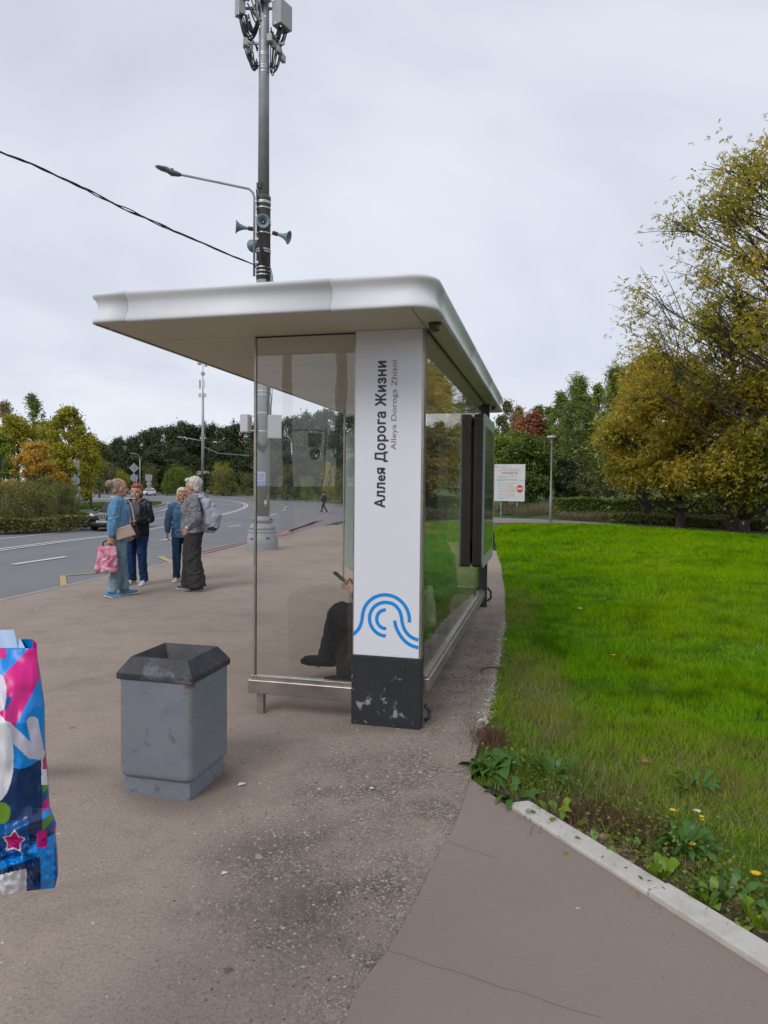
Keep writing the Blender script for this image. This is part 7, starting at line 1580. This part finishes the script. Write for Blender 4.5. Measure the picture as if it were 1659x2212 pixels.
rosette('maple_seedling', 1425, 1895, 'bigger lime seedling further down the kerb, below the yellow flower', m_leafy, 8, .075, .045, .08, 7)
rosette('maple_seedling', 1528, 1955, 'lime seedling with lobed leaves near the right end of the kerb', m_leafy, 7, .07, .045, .06, 8)
rosette('maple_seedling', 1632, 2000, 'green and lime seedling at the right edge by the kerb', m_leafy, 8, .08, .04, .08, 9)
rosette('sow_thistle', 1480, 1838, 'bushy green plant with yellow flowers on the grass by the kerb', m_leafg, 30, .12, .03, .10, 10, 1, flowers=2, spread=.07)
rosette('sow_thistle', 1190, 1685, 'feathery dark green plant behind the start of the kerb', m_leafg, 26, .12, .02, .12, 11, 1, spread=.12)
rosette('plantain', 1375, 1812, 'flat dull green rosette between kerb and dry grass', m_leafg, 9, .09, .045, .03, 12, 0)
rosette('dandelion', 1500, 1700, 'dandelion rosette in the middle of the lawn patch', m_leafg, 12, .15, .03, .08, 13, 1)
rosette('dandelion', 1570, 1945, 'pale leaved plant near the right end of the kerb', m_leafg, 10, .12, .035, .09, 14, 1)
def flower(px, py, label, mat, r=.018, h=.07):
    p = gp(px, py); e = empty('flower', p, 0, label=label, cat='flower'); tube('stem', [(0, 0, -.02), (.004, 0, h * .5), (0, .004, h)], .0022, m_stem, e, 5)
    ph = MB(); n = 11
    for k in range(n):
        a = 2 * math.pi * k / n; c, s_ = math.cos(a), math.sin(a); ph.add([(c * .003, s_ * .003, h), (c * r * .7 - s_ * r * .22, s_ * r * .7 + c * r * .22, h + .004), (c * r, s_ * r, h + .003), (c * r * .7 + s_ * r * .22, s_ * r * .7 - c * r * .22, h + .004)], [(0, 1, 2, 3)])
    ph.ball((0, 0, h + .002), (.006, .006, .004), 8, 5); ph.build('flower_head', mat, e)
for i, (px, py, lb, m, r) in enumerate(((1325, 1432, 'single orange yellow flower in the middle of the lawn', m_petal, .02), (1253, 1327, 'white dandelion clock in the lawn beside the shelter', m_puff, .03), (1452, 1782, 'yellow flower above the bushy plant by the kerb', m_petal, .016), (1505, 1784, 'white dandelion clock right of the yellow flower by the kerb', m_puff, .018), (1493, 1858, 'bright yellow flower in front of the bushy plant', m_petal, .018), (1632, 1925, 'yellow flower at the right edge near the kerb', m_petal, .02))): flower(px, py, lb, m, r)
def scatter(name, label, pts, size, mat, seed, kinds='rock', zoff=0.0, flat=.6):
    rng = np.random.default_rng(seed); n = len(pts); base = np.array([(1, 0, 0), (0, 1, 0), (-1, 0, 0), (0, -1, 0), (0, 0, 1), (0, 0, -.4)], float); tri = np.array([(0, 1, 4), (1, 2, 4), (2, 3, 4), (3, 0, 4)]); 
    q = rng.uniform(0, 6.28, n); S = size * rng.lognormal(0, .45, n); v = base[None] * (1 + rng.normal(size=(n, 6, 1)) * .22) * S[:, None, None]; v[:, :, 2] *= flat; c, s_ = np.cos(q)[:, None], np.sin(q)[:, None]
    X = v[:, :, 0] * c - v[:, :, 1] * s_; Y = v[:, :, 0] * s_ + v[:, :, 1] * c; z = Hn(pts[:, 0], pts[:, 1]) + zoff; W_ = np.stack([X + pts[:, 0:1], Y + pts[:, 1:2], v[:, :, 2] + z[:, None]], 2)
    return tag(link(name, fast_mesh(name, W_[:, tri].reshape(-1, 3), 3, np.repeat(rng.uniform(0, 1, n), 4)), mat), label, kind='stuff')
def stone_mat(name, stops):
    s = NT(name); a = s.n('ShaderNodeAttribute', attribute_name='tint', attribute_type='GEOMETRY'); return s.set(Base_Color=s.ramp(a.outputs['Fac'], stops), Roughness=.85)
m_st = stone_mat('loose_stones', [(0, (.09, .078, .068)), (.4, (.19, .165, .145)), (.8, (.29, .255, .225)), (1, (.42, .39, .35))]); m_lit = stone_mat('pale_crumbs', [(0, (.30, .27, .23)), (.6, (.46, .43, .38)), (1, (.58, .55, .5))])
rng = np.random.default_rng(3)
def gauss(cx, cy, sx, sy, n, rot=0.0): a = rng.normal(size=(n, 2)) * (sx, sy); c, s_ = math.cos(rot), math.sin(rot); return np.stack([cx + a[:, 0] * c - a[:, 1] * s_, cy + a[:, 0] * s_ + a[:, 1] * c], 1)
G = np.concatenate([gauss(-.42, 2.95, .20, .18, 900), gauss(-.2, 2.5, .26, .2, 1500), gauss(.0, 2.1, .22, .2, 700), gauss(.1, 3.6, .5, .5, 1600), gauss(.75, 5.6, .22, 1.4, 3500, -TH), gauss(.95, 7.6, .2, 1.0, 900, -TH), gauss(-.3, 4.3, .5, .25, 700), gauss(.35, 1.75, .15, .4, 300)])
wp = [tuple(p)[:2] for p in walk_poly]; G = G[inside(G, wp)]; G = G[~inside(G, npath + [kfar, kerbN[0]])]
scatter('loose_gravel', 'loose grey gravel on the worn asphalt in front of and behind the shelter', G, .0036, m_st, 4)
G = np.concatenate([np.stack([rng.uniform(-2.6, .4, 420), rng.uniform(1.5, 4.2, 420)], 1), gauss(-.5, 3.15, .3, .1, 160, .5), gauss(-.65, 4.05, .3, .05, 60)]); G = G[inside(G, wp)]; G = G[~inside(G, npath + [kfar, kerbN[0]])]
scatter('pale_grit', 'pale specks of grit scattered over the pavement', G, .0030, m_lit, 5, flat=.3)
se_ = np.array([(p[0], p[1]) for p in densify(strip_edge, .02, False)]); se_ = se_[(se_[:, 1] > 4.3) & (se_[:, 1] < 7.6)]; G = se_[rng.integers(0, len(se_), 1500)] + rng.normal(size=(1500, 2)) * (.022, .03) - (0.015, 0); scatter('white_gravel', 'whitish gravel along the edge of the grass behind the shelter', G, .0042, m_lit, 6)
# dry leaves and soil crumbs by the kerb
t = rng.uniform(.1, 3.0, 900); o_ = np.abs(rng.normal(size=900)) * .16 + .13; G = np.stack([s0.x + kd.x * t + kn.x * o_, s0.y + kd.y * t + kn.y * o_], 1); scatter('leaf_litter', 'brown leaf litter and crumbs in the soil beside the kerb', G, .013, stone_mat('litter_brown', [(0, (.04, .022, .014)), (.6, (.12, .07, .045)), (1, (.26, .17, .12))]), 7, flat=.4)
soilp = [tuple(s0 + kd * a + kn * b) for a, b in ((-.25, .0), (0, .10), (3.2, .10), (3.2, .42), (2.4, .38), (1.6, .30), (1.1, .36), (.5, .22), (.1, .3), (-.25, .25))]
land('soil_strip', soilp, -.002, m_soil, .25, kind='structure')
def weeds(name, label, G, h, w, mat, seed):
    r = np.random.default_rng(seed); n = len(G); z = Hn(G[:, 0], G[:, 1]); hh = h * r.uniform(.5, 1.3, n); q = r.uniform(0, 3.14, n); sx = np.stack([np.cos(q), np.sin(q)], 1) * w / 2; ln = r.normal(size=(n, 2)) * hh[:, None] * .45
    vs = np.stack([np.column_stack([G - sx, z]), np.column_stack([G + sx, z]), np.column_stack([G + ln, z + hh])], 1).reshape(-1, 3); return tag(link(name, fast_mesh(name, vs, 3, r.uniform(0, 1, n)), mat), label, kind='stuff')
A1, A2, A3 = gp(1250, 1760), gp(1370, 1790), gp(1060, 1600)
weeds('red_weeds', 'low reddish brown weeds beside the kerb', np.concatenate([gauss(A1[0], A1[1], .11, .09, 1500), gauss(A2[0], A2[1], .09, .07, 900), gauss(A3[0], A3[1], .06, .12, 900)]), .055, .004, m_redw, 8)
B1 = gp(1180, 1690); B2 = gp(1130, 1660)
weeds('kerb_weeds', 'dull green weeds in the soil along the kerb', np.concatenate([np.stack([s0.x + kd.x * t + kn.x * (o_ * 1.2), s0.y + kd.y * t + kn.y * (o_ * 1.2)], 1), gauss(B1[0], B1[1], .14, .1, 1800), gauss(B2[0], B2[1], .1, .08, 800)]), .06, .005, LM['green'], 9)
B3 = gp(1450, 1830); B4 = gp(1590, 1930); B5 = gp(1330, 1770)
def small_leaves(name, label, G, size, mat, seed, up=.04):
    r = np.random.default_rng(seed); P = np.column_stack([G, Hn(G[:, 0], G[:, 1]) + np.abs(r.normal(size=len(G))) * up]); vs, k = leafset(r, P, size, 0.0, 'quad', .55, .45); return tag(link(name, fast_mesh(name, vs, k, r.uniform(0, 1, len(G))), mat), label, kind='stuff')
def along_kerb(n, a, b, w0, w1, r): t = r.uniform(a, b, n); o = r.uniform(w0, w1, n); return np.stack([s0.x + kd.x * t + kn.x * o, s0.y + kd.y * t + kn.y * o], 1)
r9 = np.random.default_rng(12)
small_leaves('ground_cover', 'tangle of small green leaves along the kerb', np.concatenate([along_kerb(900, -.2, 1.2, .12, .55, r9), along_kerb(1100, 1.2, 3.0, .15, .75, r9), gauss(B3[0], B3[1], .16, .12, 500), gauss(B4[0], B4[1], .15, .12, 400), gauss(B2[0], B2[1], .14, .1, 500)]), .022, LM['green'], 13)
small_leaves('clover', 'dark clover leaves in the thin grass near the kerb', np.concatenate([along_kerb(900, .0, 3.0, .3, 1.1, r9), gauss(B5[0], B5[1], .2, .12, 400)]), .016, LM['hedge'], 14, .025)
weeds('dry_stems', 'pale dry grass stems lying over the thin grass near the kerb', np.concatenate([along_kerb(3800, -.1, 3.2, .22, 1.3, r9), gauss(1.15, 4.7, .14, .8, 2200)]), .07, .0028, leaf_mat('straw', [(0.1, (.16, .13, .06)), (0.9, (.36, .31, .16))], .2), 15)
# twig, cigarette ends, paper scraps
p = gp(1045, 1447); tw = empty('twig', (p[0], p[1], p[2] + .012), R(10), label='dry brown twig lying on the gravel at the edge of the grass', cat='twig'); tube('stick', [(-.02, 0, 0), (.05, .01, .01), (.14, .0, .004), (.2, .015, .0)], .008, plain('twig_brown', (.13, .08, .05), .8), tw, 6); tube('stick_end', [(-.02, 0, .0), (-.03, -.03, .004), (-.035, -.05, 0)], .007, MATS['twig_brown'], tw, 6)
def scrap(px, py, label, s_=.02, rz=0.0, nm='paper_scrap'):
    p = gp(px, py); o = MB().add([(-s_, -s_ * .4, 0), (s_ * .7, -s_ * .5, .004), (s_, s_ * .3, 0), (-s_ * .3, s_ * .6, .005), (-s_, -s_ * .4, -.002), (s_ * .7, -s_ * .5, .002), (s_, s_ * .3, -.002), (-s_ * .3, s_ * .6, .003)], [(0, 1, 2, 3), (7, 6, 5, 4), (0, 4, 5, 1), (1, 5, 6, 2), (2, 6, 7, 3), (3, 7, 4, 0)]).build(nm, m_puff); o.location = (p[0], p[1], p[2] + .008); o.rotation_euler = (0, 0, rz); tag(o, label, 'litter')
scrap(522, 1697, 'torn white scrap right of the litter bin', .024, .4); scrap(803, 1706, 'white scrap on the asphalt in front of the black plinth', .013, -.5); scrap(1450, 1822, 'white scrap in the soil beside the kerb', .022, .2); scrap(1248, 1968, 'small pale scrap lying on the newer asphalt', .011, .9); scrap(485, 1890, 'small pale chip on the pavement below the bin', .014, 0.3)
for i, (px, py) in enumerate(((1385, 1655), (1105, 1680), (1345, 1775), (1400, 1855))):
    p = gp(px, py); e = empty('fallen_leaf', (p[0], p[1], p[2] + .03 if i == 0 else p[2] + .01), i, label=('brown fallen leaf lying in the middle of the lawn', 'tan fallen leaf behind the leafy plant at the asphalt corner', 'orange fallen leaf in the reddish weeds', 'curled brown leaf against the kerb')[i], cat='leaf'); leaf_obj('blade', (0, 0, 0), 0, .06, .03, .015, plain('fallen_leaf', (.24, .11, .05), .7, 0, .3), e)
# ---------------------------------------------------------------- what the glass mirrors: the street behind the camera
def mirror(px, d):
    v = V3(at(px, 1100, d)); q = O + U * .048; k = (v - q).dot(U); r_ = v - U * (2 * k); return r_.x, r_.y
mx1, my1 = mirror(736, 21.5); c = copy_tree(pole); c.location = (mx1, my1, 0); c.rotation_euler = (0, 0, R(205)); c['label'] = 'second grey street pole behind the camera, seen only mirrored in the glass'
mx2, my2 = mirror(622, 22); e = empty('lamp_post', (mx2, my2, 0), 0, label='plain mast behind the camera, mirrored in the end glass', cat='street lamp'); MB().lathe([(.17, -.2), (.13, 9.0)], (0, 0, 0), 14).build('mast', m_pole2, e, smooth=True)
mc = tube('rear_overhead_cable', [(mx2, my2, 8.8), (mx2 * .5 + mx1 * .5, my2 * .5 + my1 * .5, 6.6), (mx1, my1, 6.3)], .03, m_cable, None, 6); tag(mc, 'cable between the two poles behind the camera, mirrored in the glass', 'cable')
mx3, my3 = mirror(676, 33); e = empty('road_sign', (mx3, my3, 0), ROTS - math.pi / 2, label='square and round road sign behind the camera, mirrored in the end glass', cat='road sign'); MB().lathe([(.035, -.2), (.035, 4.3)], (.55, 0, 0), 10).build('post', m_galv, e, smooth=True); tube('arm', [(.55, 0, 4.1), (0, 0, 4.2), (-1.0, 0, 4.2)], .03, m_galv, e)
box('plate', (-.33, -.01, 3.4), (.33, .01, 4.05), m_back, e); box('plate', (-1.5, -.01, 3.9), (-1.0, .01, 4.9), m_back, e); MB().lathe([(.3, -.01), (.3, .01)], (0, 0, 3.08), 24, axis=Matrix.Rotation(R(90), 3, 'X')).build('round_plate', m_back, e)
for i, (x, y, s_) in enumerate(((-9, -26, .9), (-3, -30, 1.0), (4, -28, .85), (10, -31, 1.1), (17, -26, .95), (23, -20, .9), (-18, -32, 1.0))):
    plant_tree('oak_tree', 'dark tree behind the camera, seen only as a reflection', x, y, 'dark', VAR[i % 4], 'trees behind the camera', i, (1.4 * s_, 1.4 * s_, .62 * s_))
